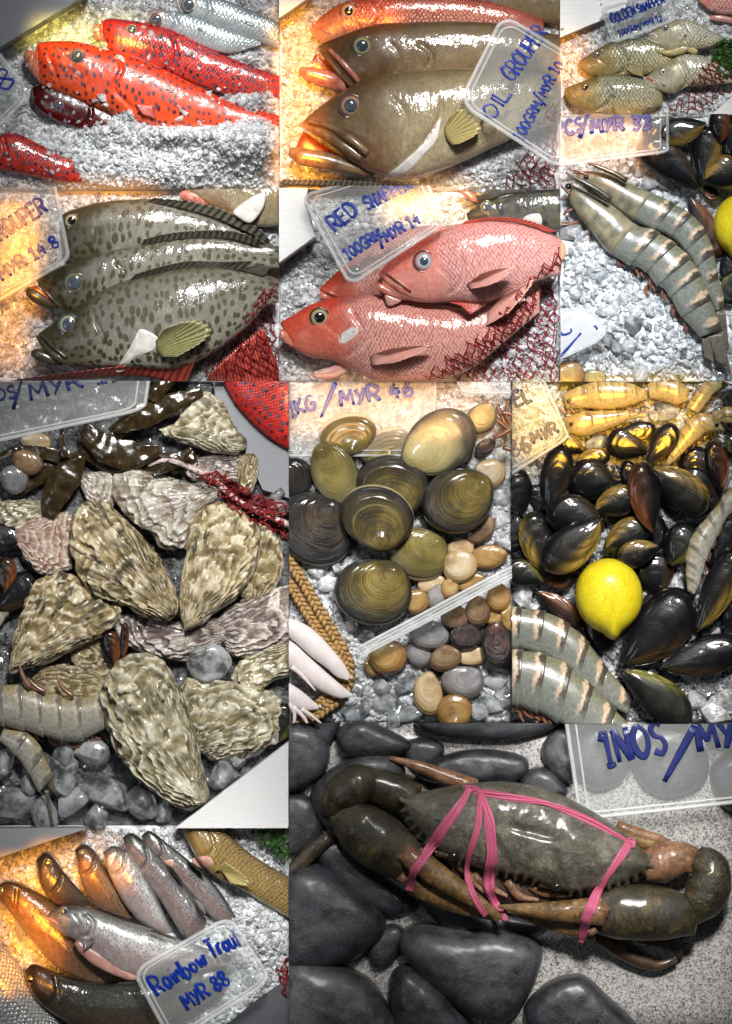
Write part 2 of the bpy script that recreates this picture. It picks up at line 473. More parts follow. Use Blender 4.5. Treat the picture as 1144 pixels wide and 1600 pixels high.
def fish_mat(name, back, mid, belly, tpos=(.08, .45, .92), spot=None, scales=None, head=None, head_s=.3, rough=.38, coat=.7, blotch=.3, speck=None, sheen=None, stripe=None):
    m, nt, b = new(name, Roughness=rough)
    st = nd(nt, 'SeparateXYZ', {0: attr(nt, 'st')}); s, t = st.outputs[0], st.outputs[1]
    p = attr(nt, 'px')
    wob = math_(nt, 'ADD', t, math_(nt, 'MULTIPLY', math_(nt, 'SUBTRACT', noise(nt, p, 4), .5), .22))
    col = ramp(nt, wob, [(tpos[0], back), (tpos[1], mid), (tpos[2], belly)])
    body = nd(nt, 'MapRange', {0: math_(nt, 'ADD', s, math_(nt, 'MULTIPLY', math_(nt, 'SUBTRACT', noise(nt, p, 3), .5), .08)), 1: head_s - .05, 2: head_s + .05}).outputs[0]
    if head:
        hc = ramp(nt, wob, [(.1, head[0]), (.5, head[1]), (.9, head[2])])
        col = mixc(nt, body, hc, col)
    if stripe:
        col = mixc(nt, math_(nt, 'MULTIPLY', ramp(nt, wob, [(.40, 0.0), (.52, 1.0), (.60, 1.0), (.74, 0.0)]), .35), col, stripe)
    n1 = noise(nt, p, 2.6, 6, .65)
    n2 = noise(nt, p, 16, 5, .7)
    col = mixc(nt, .75, col, ramp(nt, n2, [(.3, (.3, .3, .3)), (.7, (.72, .72, .72))]), 'OVERLAY')
    col = mixc(nt, min(1, blotch * 1.8), col, ramp(nt, n1, [(.3, tuple(x * .35 for x in mid)), (.7, tuple(min(1, x * 1.5) for x in mid))]), 'SOFT_LIGHT')
    h = noise(nt, p, 60, 2)
    hgt = math_(nt, 'MULTIPLY', h, .25)
    if scales:
        vr = nd(nt, 'VectorRotate', {'Vector': p, 'Angle': math.radians(45)}, rotation_type='Z_AXIS')
        vo = nd(nt, 'TexVoronoi', {'Vector': vr.outputs[0], 'Scale': scales['scale'], 'Randomness': scales.get('rand', .38)}, voronoi_dimensions='2D')
        d = vo.outputs[0]
        e = ramp(nt, d, [(.25, 1.0), (.62, 0.0)])
        msk = ramp(nt, noise(nt, p, 1.7, 4, .7), [(.36, .25), (.62, 1.0)])
        f = math_(nt, 'MULTIPLY', math_(nt, 'MULTIPLY', body, msk), math_(nt, 'SUBTRACT', 1.0, e))
        col = mixc(nt, math_(nt, 'MULTIPLY', f, scales.get('mix', .6)), col, scales['edge'])
        if 'hi' in scales:
            col = mixc(nt, math_(nt, 'MULTIPLY', math_(nt, 'MULTIPLY', body, e), scales.get('himix', .4)), col, scales['hi'])
        hgt = math_(nt, 'ADD', hgt, math_(nt, 'MULTIPLY', math_(nt, 'MULTIPLY', body, e), scales.get('h', .8)))
    if spot:
        sp = nd(nt, 'VectorMath', {0: p, 1: nd(nt, 'TexNoise', {'Vector': p, 'Scale': 7.0, 'Detail': 1.0}).outputs[1]}, operation='MULTIPLY_ADD')
        sp.inputs[1].default_value = (1, 1, 1)
        ad = nd(nt, 'VectorMath', {0: nd(nt, 'TexNoise', {'Vector': p, 'Scale': 6.0, 'Detail': 1.0}).outputs[1]}, operation='SCALE'); ad.inputs['Scale'].default_value = spot.get('warp', .06)
        v2 = nd(nt, 'VectorMath', {0: p, 1: ad.outputs[0]}, operation='ADD').outputs[0]
        vo = nd(nt, 'TexVoronoi', {'Vector': v2, 'Scale': spot['scale'], 'Randomness': spot.get('rand', .7)}, voronoi_dimensions='2D')
        rad = spot['r']
        dd = math_(nt, 'ADD', vo.outputs[0], math_(nt, 'MULTIPLY', math_(nt, 'SUBTRACT', noise(nt, p, 5, 2), .5), spot.get('vary', .2)))
        f = ramp(nt, dd, [(max(0, rad - spot.get('soft', .05)), 1.0), (rad, 0.0)])
        if 'rim' in spot:
            f2 = ramp(nt, dd, [(rad + .01, 1.0), (rad + .09, 0.0)])
            col = mixc(nt, math_(nt, 'MULTIPLY', f2, .6), col, spot['rim'])
        sc_ = spot['col']
        if 'core' in spot:
            f3 = nd(nt, 'SeparateColor', {0: vo.outputs[1]}).outputs[0]
            sc_ = mixc(nt, ramp(nt, f3, [(.45, 0.0), (.6, 1.0)]), spot['col'], spot['core'])
        if 'to' in spot:
            f = math_(nt, 'MULTIPLY', f, ramp(nt, t, [(spot['to'], 1.0), (min(1, spot['to'] + .12), 0.0)]))
        col = mixc(nt, math_(nt, 'MULTIPLY', f, spot.get('mix', .95)), col, sc_)
    if speck:
        vo = nd(nt, 'TexVoronoi', {'Vector': p, 'Scale': speck['scale'], 'Randomness': 1.0}, voronoi_dimensions='2D')
        f = ramp(nt, vo.outputs[0], [(speck['r'] * .6, 1.0), (speck['r'], 0.0)])
        f = math_(nt, 'MULTIPLY', f, ramp(nt, t, [(speck.get('to', .6), 1.0), (speck.get('to', .6) + .25, 0.0)]))
        col = mixc(nt, math_(nt, 'MULTIPLY', f, .9), col, speck['col'])
    setin(nt, b, 'Base Color', col)
    if sheen: b.inputs['Metallic'].default_value = sheen
    b.inputs['Coat Weight'].default_value = coat; b.inputs['Coat Roughness'].default_value = .10
    bump(nt, b, hgt, .55, .0011)
    cb = nd(nt, 'Bump', {'Height': noise(nt, p, 9, 3), 'Strength': .35, 'Distance': .002})
    nt.links.new(cb.outputs[0], b.inputs['Coat Normal'])
    return m

def shell_mat(name, cols, edge, ring=26, rough=.4, coat=.25, streak=.5, bmp=.5, radial=0.0, nscale=3.0):
    """cols: stops along growth noise; edge: colour towards the rim"""
    m, nt, b = new(name, Roughness=rough)
    st = nd(nt, 'SeparateXYZ', {0: attr(nt, 'st')}); r, th = st.outputs[0], st.outputs[1]
    p = attr(nt, 'px')
    oi = nd(nt, 'ObjectInfo').outputs['Random']
    p2 = nd(nt, 'VectorMath', {0: p, 1: nd(nt, 'CombineXYZ', {0: math_(nt, 'MULTIPLY', oi, 50.0)}).outputs[0]}, operation='ADD').outputs[0]
    w = nd(nt, 'CombineXYZ', {0: math_(nt, 'MULTIPLY', r, ring), 1: math_(nt, 'MULTIPLY', th, .8), 2: math_(nt, 'MULTIPLY', oi, 30.0)}).outputs[0]
    rn = noise(nt, w, 1.0, 5, .65)
    n1 = noise(nt, p2, nscale, 5, .6)
    f = math_(nt, 'ADD', math_(nt, 'MULTIPLY', rn, streak), math_(nt, 'MULTIPLY', n1, 1 - streak))
    col = ramp(nt, f, cols)
    if radial:
        w2 = nd(nt, 'CombineXYZ', {0: math_(nt, 'MULTIPLY', r, 1.5), 1: math_(nt, 'MULTIPLY', th, 50.0), 2: math_(nt, 'MULTIPLY', oi, 30.0)}).outputs[0]
        rd = noise(nt, w2, 1.0, 3, .6)
        col = mixc(nt, math_(nt, 'MULTIPLY', ramp(nt, rd, [(.5, 0.0), (.62, 1.0)]), radial), col, edge)
    ef = ramp(nt, math_(nt, 'ADD', r, math_(nt, 'MULTIPLY', math_(nt, 'SUBTRACT', n1, .5), .7)), [(.62, 0.0), (.95, 1.0)])
    col = mixc(nt, ef, col, edge)
    setin(nt, b, 'Base Color', col)
    b.inputs['Coat Weight'].default_value = coat; b.inputs['Coat Roughness'].default_value = .12
    fine = noise(nt, nd(nt, 'CombineXYZ', {0: math_(nt, 'MULTIPLY', r, ring * 2.6), 1: math_(nt, 'MULTIPLY', th, 1.6), 2: math_(nt, 'MULTIPLY', oi, 30.0)}).outputs[0], 1.0, 3, .6)
    bump(nt, b, fine, bmp, .0012)
    return m

def ice_mat(name, col, lo, hi, rough=.12, glass=0.0, kscale=11.0):
    """see-through ice: part clear, part frosted, with wet reflections"""
    m, nt, b = new(name, Roughness=rough, IOR=1.31)
    b.inputs['Base Color'].default_value = c4(col)
    b.inputs['Specular IOR Level'].default_value = .8
    p = attr(nt, 'px')
    k = noise(nt, p, kscale, 3, .6)
    bump(nt, b, noise(nt, p, 22, 3), .35, .002)
    tr = nd(nt, 'BsdfTransparent'); tr.inputs[0].default_value = (.96, .98, 1, 1)
    src = tr.outputs[0]
    if glass:
        gl = nd(nt, 'BsdfGlass', {'Roughness': .02, 'IOR': 1.31}); gl.inputs[0].default_value = (.97, .99, 1, 1)
        src = nd(nt, 'MixShader', {0: glass, 1: tr.outputs[0], 2: gl.outputs[0]}).outputs[0]
    gs = nd(nt, 'BsdfGlossy', {'Roughness': .09}); gs.inputs[0].default_value = (1, 1, 1, 1)
    fr = nd(nt, 'Fresnel', {'IOR': 1.6})
    src = nd(nt, 'MixShader', {0: fr.outputs[0], 1: src, 2: gs.outputs[0]}).outputs[0]
    fac = ramp(nt, k, [(.40, lo), (.62, hi)])
    tl = nd(nt, 'BsdfTranslucent'); tl.inputs[0].default_value = c4(col)
    fr2 = nd(nt, 'MixShader', {0: .22, 1: b.outputs[0], 2: tl.outputs[0]})
    mx = nd(nt, 'MixShader', {0: fac, 1: src, 2: fr2.outputs[0]})
    nt.links.new(mx.outputs[0], nt.nodes['Material Output'].inputs[0])
    return m
def bed_mat(name, c1, c2, scale=10.0):
    m, nt, b = new(name, Roughness=.22)
    p = attr(nt, 'px')
    vo = nd(nt, 'TexVoronoi', {'Vector': p, 'Scale': scale * 1.6}, feature='F1')
    n1 = noise(nt, p, scale * .5, 6, .7)
    setin(nt, b, 'Base Color', ramp(nt, n1, [(.40, c2), (.56, c1)]))  # darker patches put the shade of gaps in the ice into the colour
    h = math_(nt, 'ADD', math_(nt, 'MULTIPLY', vo.outputs[0], .8), noise(nt, p, scale * 2.5, 4))
    bump(nt, b, h, .55, .003)
    b.inputs['Coat Weight'].default_value = .4; b.inputs['Coat Roughness'].default_value = .08
    return m
def plastic_mat(name, alpha, col=(.9, .92, .93), rough=.12):
    m, nt, b = new(name, Roughness=rough)
    b.inputs['Base Color'].default_value = c4(col)
    out = nt.nodes['Material Output']
    tr = nd(nt, 'BsdfTransparent'); tr.inputs[0].default_value = (.97, .98, .98, 1)
    mx = nd(nt, 'MixShader', {0: alpha, 1: tr.outputs[0], 2: b.outputs[0]})
    nt.links.new(mx.outputs[0], out.inputs[0])
    p = attr(nt, 'px'); bump(nt, b, noise(nt, p, 5, 2), .05, .001)
    return m
def steel_mat(name, col=(.55, .56, .57), rough=.3):
    m, nt, b = new(name, Roughness=rough, Metallic=1.0)
    p = attr(nt, 'px')
    mp = nd(nt, 'Mapping', {'Vector': p, 'Rotation': (0, 0, .55), 'Scale': (2, 60, 1)})
    k = noise(nt, mp.outputs[0], 2, 3)
    setin(nt, b, 'Base Color', ramp(nt, k, [(.3, tuple(x * .8 for x in col)), (.7, col)]))
    setin(nt, b, 'Roughness', ramp(nt, k, [(.3, rough * 1.3), (.7, rough * .8)]))
    return m

M = {}
M['ice'] = ice_mat('ice_chip', (.96, .98, 1.0), .34, .92, .08, .08)
M['ice_clear'] = ice_mat('clear_ice', (.95, .98, 1.0), .06, .50, .05, .35, 3.0)
M['bed'] = bed_mat('ice_bed', (.92, .95, .98), (.74, .79, .84))
M['bed_dark'] = bed_mat('gap_shade_bed', (.16, .17, .18), (.03, .03, .03))  # near-black colour stands in for shade in the gaps between shells
M['bed_grey'] = bed_mat('grey_ice_bed', (.68, .71, .75), (.26, .28, .31))
M['steel'] = steel_mat('brushed_steel', (.62, .63, .64), .42)
M['steel'].node_tree.nodes['Principled BSDF'].inputs['Metallic'].default_value = .75
M['steel_bright'] = steel_mat('bright_steel', (.86, .87, .88), .4)
M['steel_bright'].node_tree.nodes['Principled BSDF'].inputs['Metallic'].default_value = .35
M['steel_dark'] = steel_mat('dull_steel', (.22, .23, .25), .4)
M['lid'] = plastic_mat('lid_plastic', .10)
M['rim'] = plastic_mat('lid_rim_plastic', .30, (.93, .94, .95), .18)
M['bag'] = plastic_mat('bag_plastic', .45, (.9, .9, .92), .1)
M['marker'] = simple('blue_marker', (.004, .03, .30), .35, .2, 12, bmp=0)
M['marker_dark'] = simple('navy_marker', (.008, .016, .12), .35, .2, 12, bmp=0)
M['net'] = simple('red_net_cord', (.30, .016, .022), .55, .5, 20, bmp=.4, bscale=90)
M['pupil_grey'] = simple('cloudy_pupil', (.09, .11, .14), .12, .2, 20, coat=1, bmp=0)
M['pupil_black'] = simple('dark_pupil', (.012, .012, .014), .08, .1, 10, coat=1, bmp=0)
M['pupil_blue'] = simple('blue_pupil', (.05, .075, .10), .1, .2, 20, coat=1, bmp=0)
def iris(name, inner, outer):
    m, nt, b = new(name, Roughness=.15)
    st = nd(nt, 'SeparateXYZ', {0: attr(nt, 'st')})
    setin(nt, b, 'Base Color', ramp(nt, st.outputs[0], [(.60, inner), (.80, tuple((a + c) / 2 for a, c in zip(inner, outer))), (.95, outer)]))
    b.inputs['Coat Weight'].default_value = 1.0
    return m
M['iris_red'] = iris('red_iris', (.42, .44, .48), (.38, .035, .02))
M['iris_gold'] = iris('gold_iris', (.46, .43, .27), (.20, .15, .05))
M['iris_pale'] = iris('pale_iris', (.60, .62, .60), (.36, .30, .20))
M['iris_orange'] = iris('orange_iris', (.50, .38, .28), (.36, .07, .02))
M['iris_green'] = iris('green_iris', (.5, .55, .42), (.14, .14, .06))
M['lip_red'] = simple('red_lip', (.62, .12, .06), .3, .4, 12, coat=.6, col2=(.45, .05, .025))
M['lip_pink'] = simple('pink_lip', (.68, .30, .22), .3, .3, 12, coat=.6, col2=(.42, .10, .06))
M['lip_olive'] = simple('olive_lip', (.30, .20, .10), .3, .4, 10, coat=.6, col2=(.14, .07, .035))
M['lip_dark'] = simple('dark_lip', (.10, .09, .05), .28, .4, 10, coat=.7, col2=(.045, .04, .025))
M['lip_gold'] = simple('gold_lip', (.50, .33, .12), .3, .4, 10, coat=.6, col2=(.30, .15, .05))
M['mouth'] = simple('mouth_lining', (.40, .08, .03), .3, .4, 14, coat=.6, col2=(.14, .02, .01))
M['flesh'] = simple('pale_flesh', (.64, .38, .33), .35, .25, 9, coat=.5, col2=(.52, .24, .19), sss=.1)
M['white_flesh'] = simple('white_flesh', (.74, .70, .68), .32, .2, 8, coat=.5, sss=.15)
def fin_mat(name, c1, c2, rough=.4):
    m, nt, b = new(name, Roughness=rough)
    st = nd(nt, 'SeparateXYZ', {0: attr(nt, 'st')})
    p = attr(nt, 'px')
    f = math_(nt, 'ADD', math_(nt, 'MULTIPLY', st.outputs[2], .6), math_(nt, 'MULTIPLY', noise(nt, p, 14), .5))
    setin(nt, b, 'Base Color', ramp(nt, f, [(.25, c1), (.8, c2)]))
    b.inputs['Coat Weight'].default_value = .4
    return m
M['fin_yellow'] = fin_mat('yellow_fin', (.26, .20, .06), (.44, .36, .15))
M['fin_red'] = fin_mat('red_fin', (.32, .02, .02), (.62, .13, .09))
M['fin_pink'] = fin_mat('pink_fin', (.55, .22, .18), (.78, .45, .38))
M['fin_dark'] = fin_mat('dark_fin', (.015, .015, .012), (.20, .19, .14))
M['fin_olive'] = fin_mat('olive_fin', (.05, .055, .025), (.34, .32, .13))
M['fin_grey'] = fin_mat('grey_fin', (.06, .06, .06), (.26, .26, .25))

M['coral'] = fish_mat('coral_trout_skin', (.66, .075, .018), (.78, .095, .022), (.80, .18, .05), rough=.4, blotch=.3,
    spot=dict(scale=9.0, r=.22, col=(.03, .015, .035), core=(.075, .06, .11), rand=.7, vary=.14, warp=.05, rim=(.30, .015, .01)))
M['coral_deep'] = fish_mat('deep_red_trout_skin', (.45, .03, .025), (.56, .045, .03), (.62, .09, .05), rough=.4,
    spot=dict(scale=9.2, r=.23, col=(.025, .012, .03), core=(.07, .065, .13), rand=.7, vary=.14, rim=(.22, .01, .01)), scales=dict(scale=26, edge=(.30, .02, .02), mix=.35, h=.5), head_s=.2)
M['coral_dark'] = fish_mat('maroon_trout_skin', (.045, .012, .015), (.17, .018, .022), (.24, .03, .03), rough=.3, blotch=.6,
    spot=dict(scale=7.5, r=.20, col=(.015, .01, .02), core=(.26, .27, .36), rand=.8, vary=.2))
M['silver'] = fish_mat('silver_fish_skin', (.22, .27, .27), (.50, .55, .58), (.72, .74, .75), tpos=(.05, .4, .8), rough=.28, coat=.8, sheen=.35, scales=dict(scale=22, edge=(.30, .36, .38), mix=.3, h=.4), head=((.48, .34, .30), (.66, .55, .48), (.7, .66, .6)), head_s=.16)
M['oil'] = fish_mat('oil_grouper_skin', (.14, .105, .052), (.32, .27, .165), (.58, .53, .42), tpos=(.05, .45, .98), rough=.4, blotch=.4, scales=dict(scale=34, edge=(.13, .10, .055), mix=.4, h=.45), head=((.14, .085, .045), (.25, .18, .11), (.30, .17, .10)), head_s=.36)
M['oil_dark'] = fish_mat('brown_grouper_skin', (.13, .095, .05), (.26, .20, .115), (.38, .30, .18), rough=.4, blotch=.5, scales=dict(scale=36, edge=(.10, .07, .035), mix=.4, h=.4), head=((.14, .08, .04), (.20, .14, .08), (.26, .15, .09)), head_s=.35)
M['redfish'] = fish_mat('red_fish_skin', (.30, .05, .03), (.50, .20, .14), (.62, .42, .34), rough=.3, scales=dict(scale=21, edge=(.25, .05, .03), mix=.5, h=.7), head=((.55, .16, .06), (.66, .34, .2), (.7, .45, .32)), head_s=.18, sheen=.15)
M['golden'] = fish_mat('golden_snapper_skin', (.13, .12, .055), (.40, .39, .26), (.60, .50, .22), tpos=(.04, .4, .85), rough=.34, blotch=.35, sheen=.12, scales=dict(scale=25, edge=(.07, .065, .04), mix=.8, hi=(.62, .60, .48), himix=.4, h=.8), head=((.20, .15, .05), (.36, .28, .12), (.50, .38, .16)), head_s=.36)
M['golden_pale'] = fish_mat('pale_snapper_skin', (.22, .21, .14), (.50, .50, .42), (.62, .54, .28), tpos=(.04, .4, .85), rough=.34, blotch=.35, sheen=.12, scales=dict(scale=25, edge=(.09, .09, .06), mix=.75, hi=(.70, .70, .62), himix=.4, h=.8), head=((.30, .27, .16), (.52, .48, .38), (.58, .5, .34)), head_s=.42)
M['spotted'] = fish_mat('spotted_grouper_skin', (.10, .10, .07), (.235, .235, .20), (.46, .45, .40), tpos=(.04, .5, 1.0), rough=.36, blotch=.3,
    spot=dict(scale=8.4, r=.37, col=(.050, .038, .008), rand=.75, vary=.42, soft=.12, mix=.95, warp=.07), scales=dict(scale=48, edge=(.12, .12, .10), mix=.35, h=.4), head=((.055, .052, .03), (.115, .11, .075), (.19, .18, .14)), head_s=.24)
M['spotted_dark'] = fish_mat('dark_spotted_grouper_skin', (.035, .035, .025), (.10, .10, .085), (.24, .23, .20), tpos=(.04, .5, 1.0), rough=.36, blotch=.3,
    spot=dict(scale=7.4, r=.33, col=(.028, .022, .01), core=(.11, .09, .02), rand=.55, vary=.2, soft=.1, mix=.9), scales=dict(scale=48, edge=(.05, .05, .04), mix=.35, h=.4), head=((.04, .04, .025), (.075, .072, .05), (.13, .12, .09)), head_s=.2)
M['snapper'] = fish_mat('red_snapper_skin', (.44, .08, .07), (.58, .22, .20), (.70, .42, .38), tpos=(.03, .4, .95), rough=.36, blotch=.3, scales=dict(scale=23, edge=(.46, .11, .10), mix=.6, hi=(.80, .62, .58), himix=.45, h=.8), head=((.52, .10, .07), (.70, .32, .27), (.74, .40, .35)), head_s=.33)
M['snapper_deep'] = fish_mat('deep_snapper_skin', (.42, .06, .04), (.56, .21, .17), (.70, .42, .36), tpos=(.03, .42, .95), rough=.36, blotch=.35, scales=dict(scale=24, edge=(.44, .10, .08), mix=.6, hi=(.80, .60, .54), himix=.45, h=.8), head=((.48, .07, .035), (.58, .14, .08), (.68, .30, .24)), head_s=.27)
M['trout'] = fish_mat('rainbow_trout_skin', (.035, .04, .038), (.24, .24, .24), (.55, .46, .43), tpos=(.05, .40, .85), rough=.3, coat=.9, sheen=.3, stripe=(.46, .22, .20), speck=dict(scale=26, r=.26, col=(.012, .012, .012), to=.5), scales=dict(scale=60, edge=(.12, .12, .12), mix=.4, h=.3), head=((.04, .042, .035), (.22, .22, .20), (.55, .5, .46)), head_s=.2)
M['trout_pale'] = fish_mat('pale_trout_skin', (.11, .115, .11), (.46, .46, .46), (.66, .54, .52), tpos=(.02, .35, .85), rough=.3, coat=.9, sheen=.35, stripe=(.56, .34, .32), speck=dict(scale=26, r=.24, col=(.02, .02, .02), to=.45), scales=dict(scale=60, edge=(.22, .22, .22), mix=.4, h=.3), head=((.12, .12, .11), (.46, .45, .43), (.62, .58, .55)), head_s=.2)
M['trout_gold'] = fish_mat('golden_brown_trout_skin', (.05, .038, .02), (.26, .19, .10), (.54, .36, .24), tpos=(.05, .45, .9), rough=.3, coat=.9, sheen=.25, stripe=(.42, .18, .10), speck=dict(scale=26, r=.26, col=(.015, .012, .01), to=.5), scales=dict(scale=60, edge=(.13, .10, .06), mix=.4, h=.3), head=((.06, .045, .025), (.25, .18, .09), (.5, .36, .22)), head_s=.18)
M['trout_dark'] = fish_mat('dark_trout_skin', (.022, .024, .02), (.085, .08, .065), (.30, .20, .14), tpos=(.05, .45, .95), rough=.3, coat=.9, sheen=.2, speck=dict(scale=26, r=.24, col=(.008, .008, .008), to=.6), scales=dict(scale=60, edge=(.05, .05, .04), mix=.4, h=.3), head=((.03, .025, .015), (.09, .065, .035), (.2, .13, .08)), head_s=.16)
M['milk'] = fish_mat('silver_scaled_skin', (.42, .43, .42), (.60, .60, .58), (.72, .70, .68), rough=.3, sheen=.3, scales=dict(scale=18, edge=(.20, .20, .19), mix=.75, hi=(.85, .85, .84), himix=.5, h=1.0), head_s=-.3)
M['goldfish'] = fish_mat('gold_scaled_skin', (.08, .055, .018), (.28, .19, .06), (.45, .33, .16), rough=.32, scales=dict(scale=23, edge=(.05, .03, .01), mix=.75, hi=(.5, .36, .12), himix=.4, h=.9), head=((.20, .13, .03), (.34, .23, .07), (.5, .36, .2)), head_s=.22, coat=.9)
# ------------------------------------------------------------------ builders
def add_eye(parent, bv, x, y, r, im, pm, bulge=.35, pr=.76, ry=None, rot=0):
    (x, y), r = T([(x, y)])[0], R(r); ry = R(ry) if ry else r
    z = cast(bv, x, y, 40)
    e = build(dome(x, y, z - r * .14, r, r * bulge + r * .1, 26, 8, ry, rot), 'eye', im, parent)
    if e is None: return
    build(dome(x, y, z + r * bulge * .50, r * pr, r * bulge * .58, 20, 6, ry * pr, rot), 'pupil', pm, e)
    g = tube(np.array([(x + math.cos(a) * r * 1.03, y + math.sin(a) * ry * 1.04, z - r * .02) for a in np.linspace(0, 2 * math.pi, 31)]), r * .07, 6)
    build(g, 'eye_ring', pm, e)

def fish(label, top, bot, mat, z=20, th=.30, M_=130, eye=None, iris_m='iris_gold', pup='pupil_grey', gill=None, creases=(), lips=(), jaws=(), fins=(), group='fish on ice', name='fish', mouth=None, ends=(.10, .12), zend=None, bulge=.22, pr=.76, patches=(), zmid=0, cat='fish'):
    t0 = T(top)
    c = t0.mean(0)
    o = thing(name, label, cat, c[0], c[1], 0, group)
    cr = list(creases)
    if gill: cr.append((gill, 4.6, 2.4, 2.2))
    g = loft(top, bot, th, z, int(M_ * .85), 38, 8, ends, .6, .85, cr, px=False, zend=zend, zmid=zmid, disp=lambda P, st: 3.2 * fbm(P[:, 0] * .022, P[:, 1] * .022, len(label), 3) + .9 * fbm(P[:, 0] * .12, P[:, 1] * .12, 3, 2))
    bv = bvh_of(g)
    build(g, 'body', mat, o, reg=True)
    if eye: add_eye(o, bv, *eye, M[iris_m], M[pup], bulge, pr)
    for line, w, zo, m in lips:      # rolled lip following the surface
        p = spline(T(line), 26); ww = np.interp(np.linspace(0, 1, 26), np.linspace(0, 1, len(w)), w) / VIEW[2]
        zz = np.array([cast(bv, a, b, -99) for a, b in p]); ok = zz > -90
        if ok.any(): zz = np.interp(np.arange(26), np.arange(26)[ok], zz[ok])
        else: zz[:] = z
        k = np.ones(7) / 7; zz = np.convolve(np.pad(zz, 3, 'edge'), k, 'valid')
        build(tube(np.column_stack([p, zz + zo]), ww / 2, 10, .8), 'lip', M[m], o, reg=True)
    for tp, bt, zz, tt, m in jaws:
        build(loft(tp, bt, tt, zz, 40, 20, 6, (.2, .25), px=False), 'jaw', M[m], o, reg=True)
    if mouth:
        build(loft(mouth[0], mouth[1], .12, mouth[2], 24, 14, 5, (.3, .3), px=False), 'mouth', M['mouth'], o)
    for ol, zz, hh, m in patches:
        q = T(ol); zc = [cast(bv, a, b) for a, b in q]; zc = [v for v in zc if v is not None]
        gg = inflate(ol, hh if zz else hh * .35, zz or 0, nr=12, nth=60)
        if zz is None:
            v = gg.v[0]
            for i in range(len(v)): v[i, 2] += cast(bv, v[i, 0], v[i, 1], z - 4) - .6
        build(gg, 'flap', M[m], o, reg=True)
    for f in fins:
        nm, base, tip, z0, z1, nray, m = f[:7]
        jag = f[7] if len(f) > 7 else .12
        def zz(q, pt):
            if q is not None and not isinstance(q, str): return q
            v = [cast(bv, *p) for p in spline(T(pt), 7)]; v = [w for w in v if w is not None]
            return (max(v) if v else z) + 3
        build(membrane(base, tip, zz(z0, base), zz(z1, tip if z1 == 'b' else base), nray, .7, jag=jag), nm, M[m], o, reg=True)
    return o

